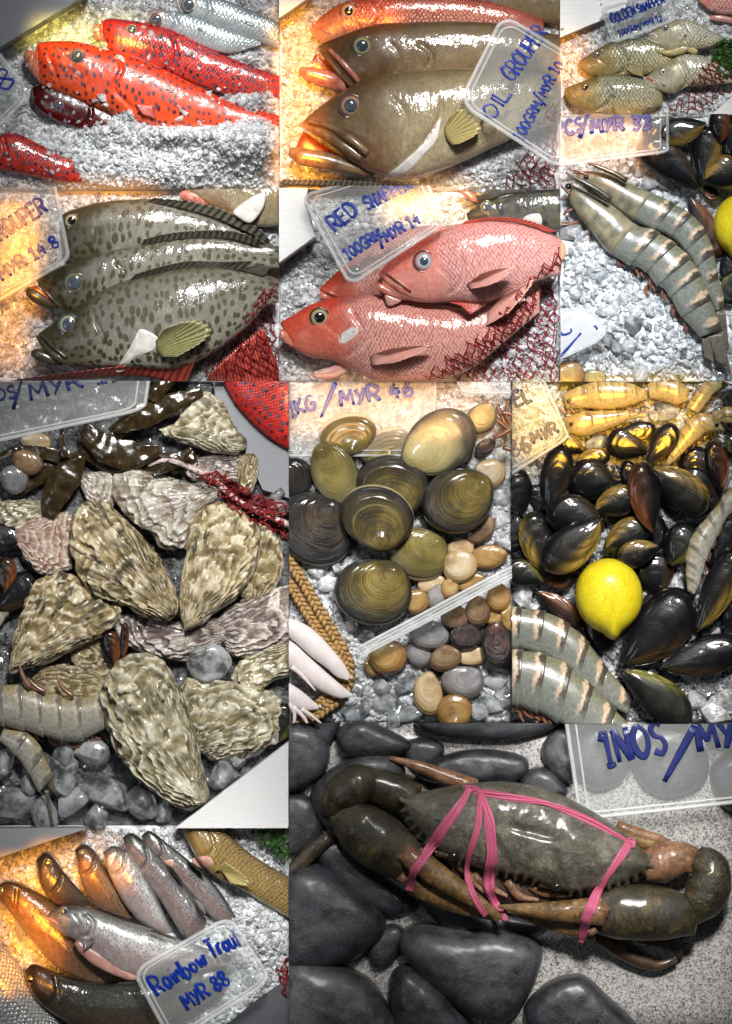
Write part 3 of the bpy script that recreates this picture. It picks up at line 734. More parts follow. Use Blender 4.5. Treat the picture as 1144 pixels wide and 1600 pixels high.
# --- stroke lettering, unit box, y up
FONT = {
 'A': [[(0, 0), (.45, 1), (.9, 0)], [(.15, .38), (.75, .38)]], 'B': [[(0, 0), (0, 1), (.6, .9), (.6, .6), (0, .52), (.7, .42), (.65, .05), (0, 0)]],
 'C': [[(.8, .85), (.45, 1), (.08, .6), (.1, .2), (.45, 0), (.8, .15)]], 'D': [[(0, 0), (0, 1), (.5, .9), (.75, .5), (.5, .08), (0, 0)]],
 'E': [[(.7, 1), (0, 1), (0, 0), (.7, 0)], [(0, .52), (.55, .52)]], 'F': [[(.7, 1), (0, 1), (0, 0)], [(0, .52), (.55, .52)]],
 'G': [[(.8, .88), (.45, 1), (.06, .6), (.1, .2), (.45, 0), (.78, .15), (.78, .45), (.45, .45)]], 'H': [[(0, 0), (0, 1)], [(.7, 0), (.7, 1)], [(0, .5), (.7, .5)]],
 'I': [[(.15, 0), (.15, 1)]], 'K': [[(0, 0), (0, 1)], [(.65, 1), (.05, .45), (.7, 0)]], 'L': [[(0, 1), (0, 0), (.65, 0)]],
 'M': [[(0, 0), (.08, 1), (.42, .35), (.76, 1), (.84, 0)]], 'N': [[(0, 0), (.02, 1), (.65, 0), (.68, 1)]], 'O': [[(.4, 1), (.05, .7), (.05, .3), (.4, 0), (.75, .3), (.75, .7), (.4, 1)]],
 'P': [[(0, 0), (0, 1), (.55, .95), (.65, .7), (.5, .48), (0, .45)]], 'R': [[(0, 0), (0, 1), (.55, .95), (.65, .72), (.5, .52), (0, .48)], [(.3, .48), (.72, 0)]],
 'S': [[(.68, .88), (.4, 1), (.1, .8), (.2, .58), (.55, .45), (.66, .2), (.4, 0), (.05, .12)]], 'T': [[(0, 1), (.8, 1)], [(.4, 1), (.4, 0)]],
 'U': [[(0, 1), (.03, .25), (.35, 0), (.66, .25), (.7, 1)]], 'W': [[(0, 1), (.2, 0), (.42, .65), (.65, 0), (.88, 1)]], 'Y': [[(0, 1), (.3, .5), (.62, 1)], [(.62, 1), (.3, .35), (.12, 0)]],
 '0': [[(.35, 1), (.05, .7), (.05, .3), (.35, 0), (.62, .3), (.62, .7), (.35, 1)]], '1': [[(0, .75), (.25, 1), (.25, 0)], [(.02, 0), (.5, 0)]],
 '2': [[(.05, .8), (.3, 1), (.6, .8), (.5, .5), (.03, 0), (.65, .02)]], '3': [[(.05, .9), (.35, 1), (.6, .78), (.25, .52), (.62, .3), (.35, 0), (.02, .1)]],
 '4': [[(.4, 1), (.02, .42), (.7, .42)], [(.5, .75), (.48, 0)]], '6': [[(.5, 1), (.12, .55), (.05, .2), (.35, 0), (.62, .25), (.4, .48), (.08, .3)]],
 '8': [[(.35, .52), (.08, .75), (.35, 1), (.6, .75), (.35, .52), (.04, .25), (.35, 0), (.66, .25), (.35, .52)]], '/': [[(-.1, -.35), (.65, 1.35)]], '.': [[(.1, 0), (.14, .05)]],
 'a': [[(.5, .5), (.2, .6), (.02, .3), (.2, 0), (.48, .2), (.5, .58), (.56, 0)]], 'i': [[(.1, .58), (.1, 0)], [(.1, .8), (.11, .84)]], 'n': [[(0, 0), (0, .58), (.05, .35), (.3, .6), (.45, .45), (.45, 0)]],
 'b': [[(0, 1), (0, 0), (.35, .02), (.45, .3), (.25, .52), (0, .4)]], 'o': [[(.25, .58), (.02, .3), (.25, 0), (.5, .3), (.25, .58)]], 'w': [[(0, .58), (.15, 0), (.33, .45), (.5, 0), (.68, .6)]],
 'r': [[(0, .58), (.02, 0), (.03, .35), (.25, .58), (.4, .5)]], 'u': [[(0, .58), (.05, .1), (.25, 0), (.45, .2), (.47, .58), (.5, 0)]], 't': [[(.2, .95), (.2, .1), (.42, .02)], [(0, .6), (.42, .62)]],
}
def text_geo(s, p0, p1, hgt, zf, wid=5.0, slant=0.0, seed=1):
    p0, p1 = T([p0])[0], T([p1])[0]; hgt, wid = R(hgt), R(wid) * 1.2
    if s == '~':
        P = p0 + (p1 - p0) * np.linspace(0, 1, 9)[:, None]
        return tube(np.column_stack([P, [zf(a, b) + .6 for a, b in P]]), [wid * .35, wid * .55, wid * .6], 8, .045)
    adv = []; x = 0
    for ch in s:
        if ch == ' ': x += .45; adv.append(None); continue
        w = max(max(q[0] for q in st) for st in FONT[ch]); adv.append(x); x += w + .22
    X = (p1 - p0) / max(x - .22, .1); d = (p1 - p0) / np.linalg.norm(p1 - p0)
    Y = np.array([d[1], -d[0]]) * hgt + d * slant * hgt
    rs = np.random.default_rng(seed); g = Geo()
    for ch, ax in zip(s, adv):
        if ax is None: continue
        dy = rs.normal(0, .05); sc_ = 1 + rs.normal(0, .05)
        for st in FONT[ch]:
            q = np.array(st, float); n = max(6, 5 * len(q))
            q = spline(q, n) if len(q) > 2 and ch not in 'EFLTNMKHWA4' else np.vstack([q[i] + (q[i + 1] - q[i]) * np.linspace(0, 1, 5)[:, None] for i in range(len(q) - 1)])
            P = p0 + (q[:, :1] + ax) * X + (q[:, 1:] * sc_ + dy) * Y
            r = wid / 2 * (1 + .25 * np.sin(np.linspace(0, 5, len(P)) + rs.uniform(0, 6)))
            g.join(tube(np.column_stack([P, [zf(a, b) + .6 for a, b in P]]), r, 8, .045))
    return g

def lid(label, quad, zq, texts=(), rad=.12, rims=(.0, .045), rim_r=2.6, marker='marker', hgt=0, name='container_lid', mat='lid', skirt=0):
    q = T(quad); zq = np.array(zq, float)
    A = np.column_stack([q, np.ones(4)]); co, *_ = np.linalg.lstsq(A, zq, rcond=None)
    zf = lambda x, y: co[0] * x + co[1] * y + co[2]
    o = thing(name, label, 'lid', q[0][0], q[0][1], 0, 'price lids')
    def ring(inset):
        pts = []
        a = rad
        for cx, cy, a0 in ((a, a, math.pi), (1 - a, a, 1.5 * math.pi), (1 - a, 1 - a, 0), (a, 1 - a, .5 * math.pi)):
            for t in np.linspace(0, math.pi / 2, 8):
                u, v = cx + a * math.cos(a0 + t), cy + a * math.sin(a0 + t)
                u, v = .5 + (u - .5) * (1 - 2 * inset), .5 + (v - .5) * (1 - 2 * inset)
                pts.append((1 - u) * (1 - v) * q[0] + u * (1 - v) * q[1] + u * v * q[2] + (1 - u) * v * q[3])
        return np.array(pts)
    r0 = ring(0.0); z0 = np.array([zf(*p) for p in r0])
    n = len(r0)
    g = Geo().add(np.vstack([np.column_stack([r0, z0]), np.column_stack([r0, z0 - 1.2])]), grid_faces(2, n) + [tuple(range(n)), tuple(n + j for j in range(n))])
    build(g, 'panel', M[mat], o, smooth=False)
    for k, ins in enumerate(rims):
        p = ring(ins); z = np.array([zf(*a) for a in p]) + (1.5 if k == 0 else 1.0)
        p = np.vstack([p, p[:2]]); z = np.append(z, z[:2])
        build(tube(np.column_stack([p, z]), rim_r * (1 if k == 0 else .55), 8, 1.0), 'rim', M['rim'], o)
    if skirt:
        V = np.vstack([np.column_stack([r0, z0]), np.column_stack([r0 + np.array([0, 0]), z0 - skirt])])
        build(Geo().add(V, grid_faces(2, n)), 'skirt', M['rim'], o, cap=False)
    for i, t in enumerate(texts):
        build(text_geo(*t[:4], zf, *t[4:]), 'writing', M[marker], o, cap=False)
    return o

def bed(hf, mat, name='ice_bed', step=3.8, depth=60):
    x0, y0, x1, y1 = PANEL[0]
    nx, ny = int((x1 - x0) / step) + 1, int((y1 - y0) / step) + 1
    X, Y = np.meshgrid(np.linspace(x0, x1, nx), np.linspace(y0, y1, ny))
    Z = hf(X, Y)
    V = np.stack([X, Y, Z], 2).reshape(-1, 3)
    F = []
    for i in range(ny - 1):
        for j in range(nx - 1): F.append((i * nx + j, i * nx + j + 1, (i + 1) * nx + j + 1, (i + 1) * nx + j))
    ring = list(range(nx)) + [i * nx + nx - 1 for i in range(1, ny)] + [(ny - 1) * nx + j for j in range(nx - 2, -1, -1)] + [i * nx for i in range(ny - 2, 0, -1)]
    n = len(V); low = V[ring].copy(); low[:, 2] = -depth
    V = np.vstack([V, low]); m = len(ring)
    for i in range(m): F.append((ring[i], ring[(i + 1) % m], n + (i + 1) % m, n + i))
    F.append(tuple(n + i for i in range(m)))
    o = build(Geo().add(V, F, None, V * np.array([1, 1, 1]) / 100), name, mat, clip=False, kind='structure')
    return o

_ico = [(0, 0, 1)] + [(.894 * math.cos(a), .894 * math.sin(a), .447) for a in np.arange(5) * 1.2566] + [(.894 * math.cos(a), .894 * math.sin(a), -.447) for a in np.arange(5) * 1.2566 + .628] + [(0, 0, -1)]
_icf = [(0, 1 + i, 1 + (i + 1) % 5) for i in range(5)] + [(1 + i, 6 + i, 1 + (i + 1) % 5) for i in range(5)] + [(1 + (i + 1) % 5, 6 + i, 6 + (i + 1) % 5) for i in range(5)] + [(11, 6 + (i + 1) % 5, 6 + i) for i in range(5)]
def chips(label, n, hf, size=(3, 7), region=None, over=.04, mat='ice', name='crushed_ice', sink=.2, objs=True, maxover=6.0):
    """crushed ice lying on the bed; 'over' is the share of chips allowed to lie on the fish"""
    x0, y0, x1, y1 = PANEL[0]
    base = np.array(_ico); g = Geo(); Vs, Fs = [], []
    poly = T(region) if region is not None else None
    k = 0; cnt = 0
    while cnt < n and k < n * 12:
        k += 1
        if poly is not None:
            x, y = rng.uniform(poly[:, 0].min(), poly[:, 0].max()), rng.uniform(poly[:, 1].min(), poly[:, 1].max())
            if not inpoly(np.array(x), np.array(y), poly): continue
        else: x, y = rng.uniform(x0, x1), rng.uniform(y0, y1)
        s = rng.uniform(*size) * (1 if rng.random() < .8 else rng.uniform(1.3, 2.0))
        if x < x0 + s * 1.3 or x > x1 - s * 1.3 or y < y0 + s * 1.3 or y > y1 - s * 1.3: continue
        b = float(hf(x, y)); zt = top_z(x, y, -99) if objs else -99
        if zt > b + maxover:
            if rng.random() > over: continue
            b = zt
        A = np.linalg.qr(rng.normal(size=(3, 3)))[0]
        v = (base * (1 + rng.uniform(-.3, .3, (12, 1)))) * np.array([1.15, rng.uniform(.45, 1), rng.uniform(.35, .8)]) @ A * s
        v[:, 0] += x; v[:, 1] += y; v[:, 2] += b + s * sink
        Vs.append(v); cnt += 1
    if not Vs: return
    V = np.vstack(Vs); nb = len(Vs)
    F = [(a + 12 * i, b + 12 * i, c + 12 * i) for i in range(nb) for a, b, c in _icf]
    build(Geo().add(V, F), name, M[mat], smooth=False, clip=False, label=label, category='ice', kind='stuff')

def ice_cube(label, x, y, z, s, group='ice cubes', seed=0, mat='ice_clear', flat=.8):
    (x, y), s = T([(x, y)])[0], R(s)
    r = np.random.default_rng(seed)
    d = r.normal(size=(15, 3)); d /= np.linalg.norm(d, axis=1)[:, None]
    e = 4.0
    v = d / (np.sum(np.abs(d) ** e, axis=1) ** (1 / e))[:, None] * s * np.array([1.08, r.uniform(.7, 1), r.uniform(.55, .85)])
    bm = bmesh.new()
    for q in v: bm.verts.new(q)
    h_ = bmesh.ops.convex_hull(bm, input=bm.verts[:])
    bmesh.ops.delete(bm, geom=[g_ for g_ in h_['geom_interior'] if isinstance(g_, bmesh.types.BMVert)], context='VERTS')
    bmesh.ops.dissolve_limit(bm, angle_limit=math.radians(14), verts=bm.verts[:], edges=bm.edges[:])
    bmesh.ops.bevel(bm, geom=bm.edges[:], offset=s * .09, segments=2, profile=.5, affect='EDGES', clamp_overlap=True)
    bm.verts.index_update()
    v = np.array([q.co[:] for q in bm.verts]); F = [tuple(q.index for q in f_.verts) for f_ in bm.faces]; bm.free()
    A = np.linalg.qr(r.normal(size=(3, 3)))[0]
    v = v @ A; v[:, 2] *= flat
    v += np.array([x, y, z])
    return build(Geo().add(v, F), 'ice_cube', M[mat], reg=True, label=label, category='ice cube', group=group)

def net(label, region, u, v, nu, nv, org, r=1.0, jit=.25, layers=1, lift=2.0, wave=3.0, hf=None, name='fishing_net', dens=1):
    """knotted diamond netting draped over whatever lies below"""
    poly = T(region); g = Geo(); o0 = T([org])[0]
    u = np.array(u, float) / VIEW[2]; v = np.array(v, float) / VIEW[2]
    x0, y0, x1, y1 = PANEL[0]
    for L in range(layers):
        rr = np.random.default_rng(100 + L * 7 + int(o0[0]))
        ang = L * .35
        U = u * math.cos(ang) + v * math.sin(ang) * .5; Vv = v * math.cos(ang) - u * math.sin(ang) * .5
        nodes = {}
        for i in range(nu + 1):
            for j in range(nv + 1):
                p = o0 + U * (i + (.5 if j % 2 else 0) + rr.normal(0, jit * .5)) + Vv * (j + rr.normal(0, jit * .5))
                p = p + np.array([wave * math.sin(j * .9 + L), wave * math.cos(i * .8 + L * 2)])
                if not (x0 < p[0] < x1 and y0 < p[1] < y1): continue
                if not inpoly(np.array(p[0]), np.array(p[1]), poly): continue
                z = max(top_z(p[0], p[1], -5), float(hf(p[0], p[1])) if hf else -5) + lift + L * 3 + rr.uniform(0, 2)
                nodes[i, j] = np.array([p[0], p[1], z])
        for (i, j), a in nodes.items():
            for q in ((i if j % 2 == 0 else i + 1, j + 1), (i - 1 if j % 2 == 0 else i, j + 1)):
                b = nodes.get(q)
                if b is None or rr.random() < .04: continue
                m = (a + b) / 2 + np.array([rr.normal(0, r * 1.2), rr.normal(0, r * 1.2), 0])
                m[2] = max(m[2], top_z(m[0], m[1], -5) + lift * .6)
                P = spline(np.array([a, m, b]), 5)
                g.join(tube(P, r * rr.uniform(.8, 1.2), 4))
            if rr.random() < .9: g.join(blob(a[0], a[1], a[2], r * 1.4, r * 1.35, r * 1.2, .2, 1, 5, 3))
    return build(g, name, M['net'], clip=False, label=label, category='net')

def steel(label, poly, z0, z1, mat='steel', name='steel_edge', bev=2):
    return build(prism(poly, z0, z1, bev=bev), name, M[mat], smooth=False, reg=True, label=label, category='steel edge')

def lumps(hf_list, base=0.0, amp=10, fr=.035, seed=3, fine=2.5):
    hl = [(T([(x, y)])[0], R(rx), R(ry), h) for x, y, rx, ry, h in hf_list]
    def f(x, y):
        z = base + amp * 2 * fbm(np.asarray(x) * fr, np.asarray(y) * fr, seed, 3) + fine * 2 * fbm(np.asarray(x) * .17, np.asarray(y) * .17, seed + 9, 2)
        for c, rx, ry, h in hl:
            z = z + h * np.exp(-((np.asarray(x) - c[0]) / rx) ** 2 - ((np.asarray(y) - c[1]) / ry) ** 2)
        return z
    return f
# --- shellfish materials and builders
def mussel_mat(name, body, side, amount, lo=.10, hi=.42):
    """dark glossy shell, one flank streaked lengthwise in a lighter colour"""
    m, nt, b = new(name, Roughness=.32)
    b.inputs['Specular IOR Level'].default_value = .25
    st = nd(nt, 'SeparateXYZ', {0: attr(nt, 'st')}); r, th = st.outputs[0], st.outputs[1]
    oi = nd(nt, 'ObjectInfo').outputs['Random']; p = attr(nt, 'px')
    w = nd(nt, 'CombineXYZ', {0: math_(nt, 'MULTIPLY', r, 2.0), 1: math_(nt, 'MULTIPLY', th, 60.0), 2: math_(nt, 'MULTIPLY', oi, 30.0)}).outputs[0]
    stk = noise(nt, w, 1.0, 4, .65)
    flank = ramp(nt, math_(nt, 'ADD', th, math_(nt, 'MULTIPLY', math_(nt, 'SUBTRACT', stk, .5), .16)), [(lo, 0.0), (lo + .08, 1.0), (hi - .10, 1.0), (hi, 0.0)])
    grow = ramp(nt, noise(nt, nd(nt, 'CombineXYZ', {0: math_(nt, 'MULTIPLY', r, 9.0), 1: th, 2: math_(nt, 'MULTIPLY', oi, 30.0)}).outputs[0], 1.0, 3), [(.35, .25), (.6, 1.0)])
    f = math_(nt, 'MULTIPLY', math_(nt, 'MULTIPLY', flank, ramp(nt, stk, [(.38, .2), (.62, 1.0)])), math_(nt, 'MULTIPLY', grow, amount))
    base = ramp(nt, noise(nt, p, 6, 4), [(.35, tuple(x * .6 for x in body)), (.7, tuple(x * 1.6 for x in body))])
    setin(nt, b, 'Base Color', mixc(nt, f, base, side))
    b.inputs['Coat Weight'].default_value = .9; b.inputs['Coat Roughness'].default_value = .06
    fine = noise(nt, nd(nt, 'CombineXYZ', {0: math_(nt, 'MULTIPLY', r, 40.0), 1: math_(nt, 'MULTIPLY', th, 4.0), 2: oi}).outputs[0], 1.0, 3)
    bump(nt, b, math_(nt, 'ADD', fine, stk), .3, .0009)
    return m
M['mussel'] = mussel_mat('mussel_shell', (.005, .005, .007), (.12, .07, .02), .6)
M['mussel_gold'] = mussel_mat('gold_glint_mussel_shell', (.010, .009, .006), (.50, .32, .06), 1.0, .06, .48)  # gold flank: shell's own gold-brown streaks plus warm lamp reflections painted in
M['mussel_brown'] = mussel_mat('brown_mussel_shell', (.022, .008, .004), (.30, .095, .025), 1.0, .05, .50)
M['mussel_green'] = mussel_mat('green_mussel_shell', (.010, .012, .008), (.26, .24, .03), .9, .06, .4)
M['clam_olive'] = shell_mat('olive_clam_shell', [(.34, (.030, .024, .008)), (.46, (.15, .12, .025)), (.56, (.30, .24, .06)), (.7, (.42, .36, .14))], (.10, .085, .03), 70, .38, .45, .42, .7, nscale=1.8)
M['clam_dark'] = shell_mat('dark_clam_shell', [(.36, (.012, .011, .009)), (.48, (.07, .052, .014)), (.58, (.26, .19, .04)), (.72, (.42, .34, .13))], (.010, .010, .010), 70, .35, .5, .42, .8, nscale=1.6)
M['clam_black'] = shell_mat('black_clam_shell', [(.38, (.008, .008, .009)), (.54, (.020, .018, .015)), (.64, (.09, .05, .02)), (.8, (.3, .27, .24))], (.008, .008, .010), 70, .35, .5, .4, .8, nscale=1.6)
M['clam_yellow'] = shell_mat('pale_yellow_clam_shell', [(.32, (.20, .16, .06)), (.46, (.44, .36, .14)), (.58, (.58, .50, .24)), (.7, (.66, .60, .40))], (.07, .065, .05), 70, .4, .35, .4, .6, nscale=1.6)
M['clam_seam'] = shell_mat('clam_seam', [(.35, (.30, .24, .14)), (.6, (.52, .44, .30))], (.40, .33, .2), 30, .4, .3, .6, .4)
M['clam_cream'] = shell_mat('cream_clam_shell', [(.34, (.42, .25, .10)), (.48, (.62, .48, .28)), (.62, (.74, .66, .52))], (.50, .34, .16), 40, .3, .7, .35, .4, nscale=2.2)
M['clam_amber'] = shell_mat('amber_clam_shell', [(.34, (.16, .08, .025)), (.48, (.40, .23, .06)), (.62, (.58, .42, .18))], (.26, .13, .04), 40, .28, .8, .35, .4, nscale=2.2)
M['clam_brown'] = shell_mat('brown_clam_shell', [(.34, (.04, .025, .015)), (.48, (.18, .10, .04)), (.62, (.40, .28, .15))], (.14, .08, .04), 40, .28, .8, .35, .5, nscale=2.2)
M['clam_grey'] = shell_mat('grey_clam_shell', [(.34, (.07, .075, .09)), (.48, (.22, .22, .24)), (.62, (.48, .46, .42))], (.16, .15, .14), 40, .28, .8, .35, .5, nscale=2.2)
M['clam_ink'] = shell_mat('ink_clam_shell', [(.40, (.010, .009, .012)), (.54, (.04, .022, .022)), (.7, (.22, .11, .06))], (.012, .010, .012), 40, .25, .9, .35, .5, nscale=2.2)
def oyster_mat(name, dark, mid, light, stain, stain_amt=.5, algae=.35):
    """layered shell: pale flake lips, darker valleys, stains and streaks"""
    m, nt, b = new(name, Roughness=.4)
    st = nd(nt, 'SeparateXYZ', {0: attr(nt, 'st')}); r, th, saw = st.outputs
    oi = nd(nt, 'ObjectInfo').outputs['Random']
    p = nd(nt, 'VectorMath', {0: attr(nt, 'px'), 1: nd(nt, 'CombineXYZ', {0: math_(nt, 'MULTIPLY', oi, 50.0)}).outputs[0]}, operation='ADD').outputs[0]
    n1 = noise(nt, p, 5, 6, .7); n2 = noise(nt, p, 18, 5, .7)
    k = math_(nt, 'ADD', math_(nt, 'MULTIPLY', saw, .40), math_(nt, 'MULTIPLY', n1, .75))
    c = ramp(nt, k, [(.31, dark), (.46, mid), (.61, light), (.85, tuple(min(.82, x * 1.2) for x in light))])
    w = nd(nt, 'CombineXYZ', {0: math_(nt, 'MULTIPLY', r, 5.0), 1: math_(nt, 'MULTIPLY', th, 46.0), 2: math_(nt, 'MULTIPLY', oi, 30.0)}).outputs[0]
    stk = math_(nt, 'MULTIPLY', ramp(nt, noise(nt, w, 1.0, 4, .7), [(.48, 0.0), (.56, 1.0)]), ramp(nt, noise(nt, p, 2.6, 3), [(.42, 0.0), (.55, 1.0)]))
    c = mixc(nt, math_(nt, 'MULTIPLY', stk, stain_amt), c, stain)
    c = mixc(nt, math_(nt, 'MULTIPLY', ramp(nt, noise(nt, p, 3.4, 5, .7), [(.50, 0.0), (.62, 1.0)]), algae), c, (.24, .20, .05))
    c = mixc(nt, math_(nt, 'MULTIPLY', ramp(nt, n2, [(.60, 0.0), (.68, 1.0)]), .7), c, tuple(x * .4 for x in dark))
    setin(nt, b, 'Base Color', c)
    b.inputs['Coat Weight'].default_value = .5; b.inputs['Coat Roughness'].default_value = .12
    bump(nt, b, math_(nt, 'ADD', n2, math_(nt, 'MULTIPLY', noise(nt, w, 2.0, 4), .7)), .7, .0018)
    return m
M['oyster'] = oyster_mat('oyster_shell', (.12, .08, .035), (.44, .34, .17), (.72, .64, .45), (.05, .035, .025), .95)
M['oyster_grey'] = oyster_mat('grey_oyster_shell', (.16, .13, .10), (.46, .41, .32), (.72, .69, .62), (.13, .06, .08), .85, .2)
M['oyster_green'] = oyster_mat('green_oyster_shell', (.10, .08, .04), (.38, .33, .19), (.72, .67, .53), (.07, .055, .03), .7, .30)
M['oyster_pink'] = oyster_mat('pinkish_oyster_shell', (.22, .10, .06), (.52, .37, .28), (.72, .64, .55), (.24, .10, .09), .6, .3)
M['oyster_purple'] = oyster_mat('purple_oyster_shell', (.07, .045, .05), (.26, .20, .19), (.62, .56, .50), (.06, .035, .045), .8, .25)
M['oyster_brown'] = oyster_mat('brown_oyster_shell', (.05, .035, .015), (.24, .17, .07), (.52, .45, .30), (.04, .025, .015), .7, .5)

MO = [(0, 0), (.05, .10), (.16, .26), (.35, .44), (.58, .52), (.80, .45), (.94, .26), (1.0, .0), (.95, -.22), (.8, -.36), (.55, -.40), (.3, -.28), (.1, -.11)]
def mussel(label, umbo, tip, w, z=10, side=1, mat='mussel', seam=0.0, rise=0.0, group='mussels'):
    u, v = T([umbo, tip]); w = R(w); d = v - u; L = np.linalg.norm(d); d /= L; n = np.array([-d[1], d[0]]) * side
    ol = np.array([u + d * L * a + n * w * b for a, b in MO])
    o = thing('mussel', label, 'mussel', *((u + v) / 2), z, group)
    um = u + d * L * .05
    sd = int(abs(u[0] * 7 + u[1] * 3)) % 97
    dp = lambda x, y, r, th: .8 * np.sin(r * 30) * r + 1.6 * fbm(x * .03, y * .03, sd, 2)
    til = (rise * d[0] + seam * n[0], rise * d[1] + seam * n[1])
    build(inflate(ol, w * .25, z, um, 18, 66, .05, dp, til, px=True, sharp=6), 'valve', M[mat], o, reg=True)
    off = -n * w * .075 * (1 + seam)
    build(inflate(ol + off, w * .30, z - w * .07, um + off, 10, 60, .8, None, til, px=True, sharp=5), 'valve', M['mussel'], o, reg=True)
    return o
def oval(cx, cy, rx, ry, rot, point=.10, n=20, um=0.0):
    c = T([(cx, cy)])[0]; rx, ry = R(rx), R(ry); rot = math.radians(rot); um = math.radians(um)
    a = np.linspace(0, 2 * math.pi, n, endpoint=False)
    k = 1 + point * np.exp(-(((a - um + math.pi) % (2 * math.pi) - math.pi) / .45) ** 2)
    X, Y = rx * np.cos(a) * k, ry * np.sin(a) * k
    P = np.stack([c[0] + X * math.cos(rot) - Y * math.sin(rot), c[1] + X * math.sin(rot) + Y * math.cos(rot)], 1)
    q = np.array([rx * math.cos(um) * .93, ry * math.sin(um) * .93])
    U = c + np.array([q[0] * math.cos(rot) - q[1] * math.sin(rot), q[0] * math.sin(rot) + q[1] * math.cos(rot)])
    return P, U
def clam(label, cx, cy, rx, ry, rot=0, um=-90, z=14, mat='clam_olive', H=.42, seam=(0, 0), tilt=(0, 0), group='large clams', point=.13, seam_mat='clam_seam'):
    ol, U = oval(cx, cy, rx, ry, rot, point, um=um)
    h = min(R(rx), R(ry)) * H * 1.15
    sz = min(R(rx), R(ry))
    o = thing('clam', label, 'clam', *ol.mean(0), z, group)
    sd = int(cx * 3 + cy) % 89; k = R(max(rx, ry)) / 50
    dp = lambda x, y, r, th: (.55 * np.sin(r * 42 + 3 * fbm(x * .05, y * .05, sd, 2)) * r + 1.0 * fbm(r * 9, r * 0, sd, 2)) * k ** .5 + h * .30 * np.exp(-((x - U[0]) ** 2 + (y - U[1]) ** 2) / (sz * .38) ** 2)
    build(inflate(ol, h, z, U, 28, 76, .06, dp, tilt, px=True, sharp=3), 'valve', M[mat], o, reg=True)
    s = np.array([R(seam[0]), R(seam[1])])
    build(inflate(ol + s, h * .9, z - 2.5 - h * .04, U + s, 12, 70, .8, None, tilt, px=True, sharp=3), 'valve', M[seam_mat if seam != (0, 0) else mat], o, reg=True)
    return o
def oyster(label, outline, umbo, z, mat='oyster', H=22, tilt=(0, 0), rough=.10, terr=1.0, seed=1, group='oysters'):
    P = T(outline); o = thing('oyster', label, 'oyster', *P.mean(0), z, group)
    L = np.linalg.norm(P.max(0) - P.min(0)); k = L / 180
    keep = {}
    def dp(x, y, r, th):
        tw = np.abs((th * 2) % 2 - 1)      # same at both ends of the outline
        w = (r ** 1.25) * 5.0 + 1.1 * fbm(tw * 5, r * 2.0, seed, 4) + 4.5 * fbm(x * .020, y * .020, seed + 3, 4)
        saw = (w - np.floor(w)) ** 1.8
        keep['s'] = saw
        ruf = 7 * fbm(tw * 26, r * 5, seed + 2, 3) * r ** 2
        return k * (terr * (6.0 * saw - 2.4) * (.35 + .8 * r) * (.35 + 1.6 * np.clip(fbm(x * .03, y * .03, seed + 11, 2) + .5, 0, 1)) + 12 * fbm(x * .025, y * .025, seed, 4) + 4 * fbm(x * .12, y * .12, seed + 7, 3) + ruf)
    g = inflate(outline, H * .72 * k ** .6, z, umbo, int(28 + 32 * min(1, k)), int(84 + 66 * min(1, k)), .15, dp, tilt, rough=rough * 1.9, seed=seed, sharp=3, pw=.62)
    g.st[0][:len(keep['s']), 2] = keep['s']
    build(g, 'upper_valve', M[mat], o, reg=True)
    build(inflate(P + np.array([1.5, 3.0]), H * .5, z - 4, None, 10, 100, .9, None, tilt, px=True, rough=rough * 1.9, seed=seed + 5, sharp=3, pw=.6), 'lower_valve', M['oyster_grey'], o, reg=True)
    return o
def lemon(label, cx, cy, r, z, ang):
    c = T([(cx, cy)])[0]; r = R(r); a = np.linspace(0, 2 * math.pi, 40, endpoint=False); th = math.radians(ang)
    q = (a - th + math.pi) % (2 * math.pi) - math.pi
    rad = r * (1 + .05 * np.cos(2 * q) + .19 * np.exp(-(q / .17) ** 2) + .03 * np.exp(-(q / .4) ** 2))
    P = np.stack([c[0] + rad * np.cos(a), c[1] + rad * np.sin(a)], 1)
    o = thing('lemon', label, 'lemon', c[0], c[1], z)
    build(inflate(P, r * .92, z, c, 34, 120, .9, lambda x, y, rr, t: .5 * fbm(x * .25, y * .25, 3, 2), (0, 0), px=True, sharp=9), 'fruit', M['lemon'], o, reg=True)
    t = c + np.array([math.cos(th), math.sin(th)]) * r * 1.22
    build(dome(t[0], t[1], z + 1, r * .05, r * .05, 12, 5), 'stem_scar', M['lemon_tip'], o)
m_, nt_, b_ = new('lemon_peel', Roughness=.32)
p_ = attr(nt_, 'px')
setin(nt_, b_, 'Base Color', ramp(nt_, noise(nt_, p_, 4, 3), [(.3, (.86, .66, .012)), (.7, (.92, .80, .03))]))
v_ = nd(nt_, 'TexVoronoi', {'Vector': p_, 'Scale': 52.0})
bump(nt_, b_, ramp(nt_, v_.outputs[0], [(.1, 0.0), (.4, 1.0)]), .8, .001)
b_.inputs['Subsurface Weight'].default_value = .15; b_.inputs['Subsurface Scale'].default_value = .004
M['lemon'] = m_
M['lemon_tip'] = simple('lemon_stem_scar', (.30, .28, .05), .6)

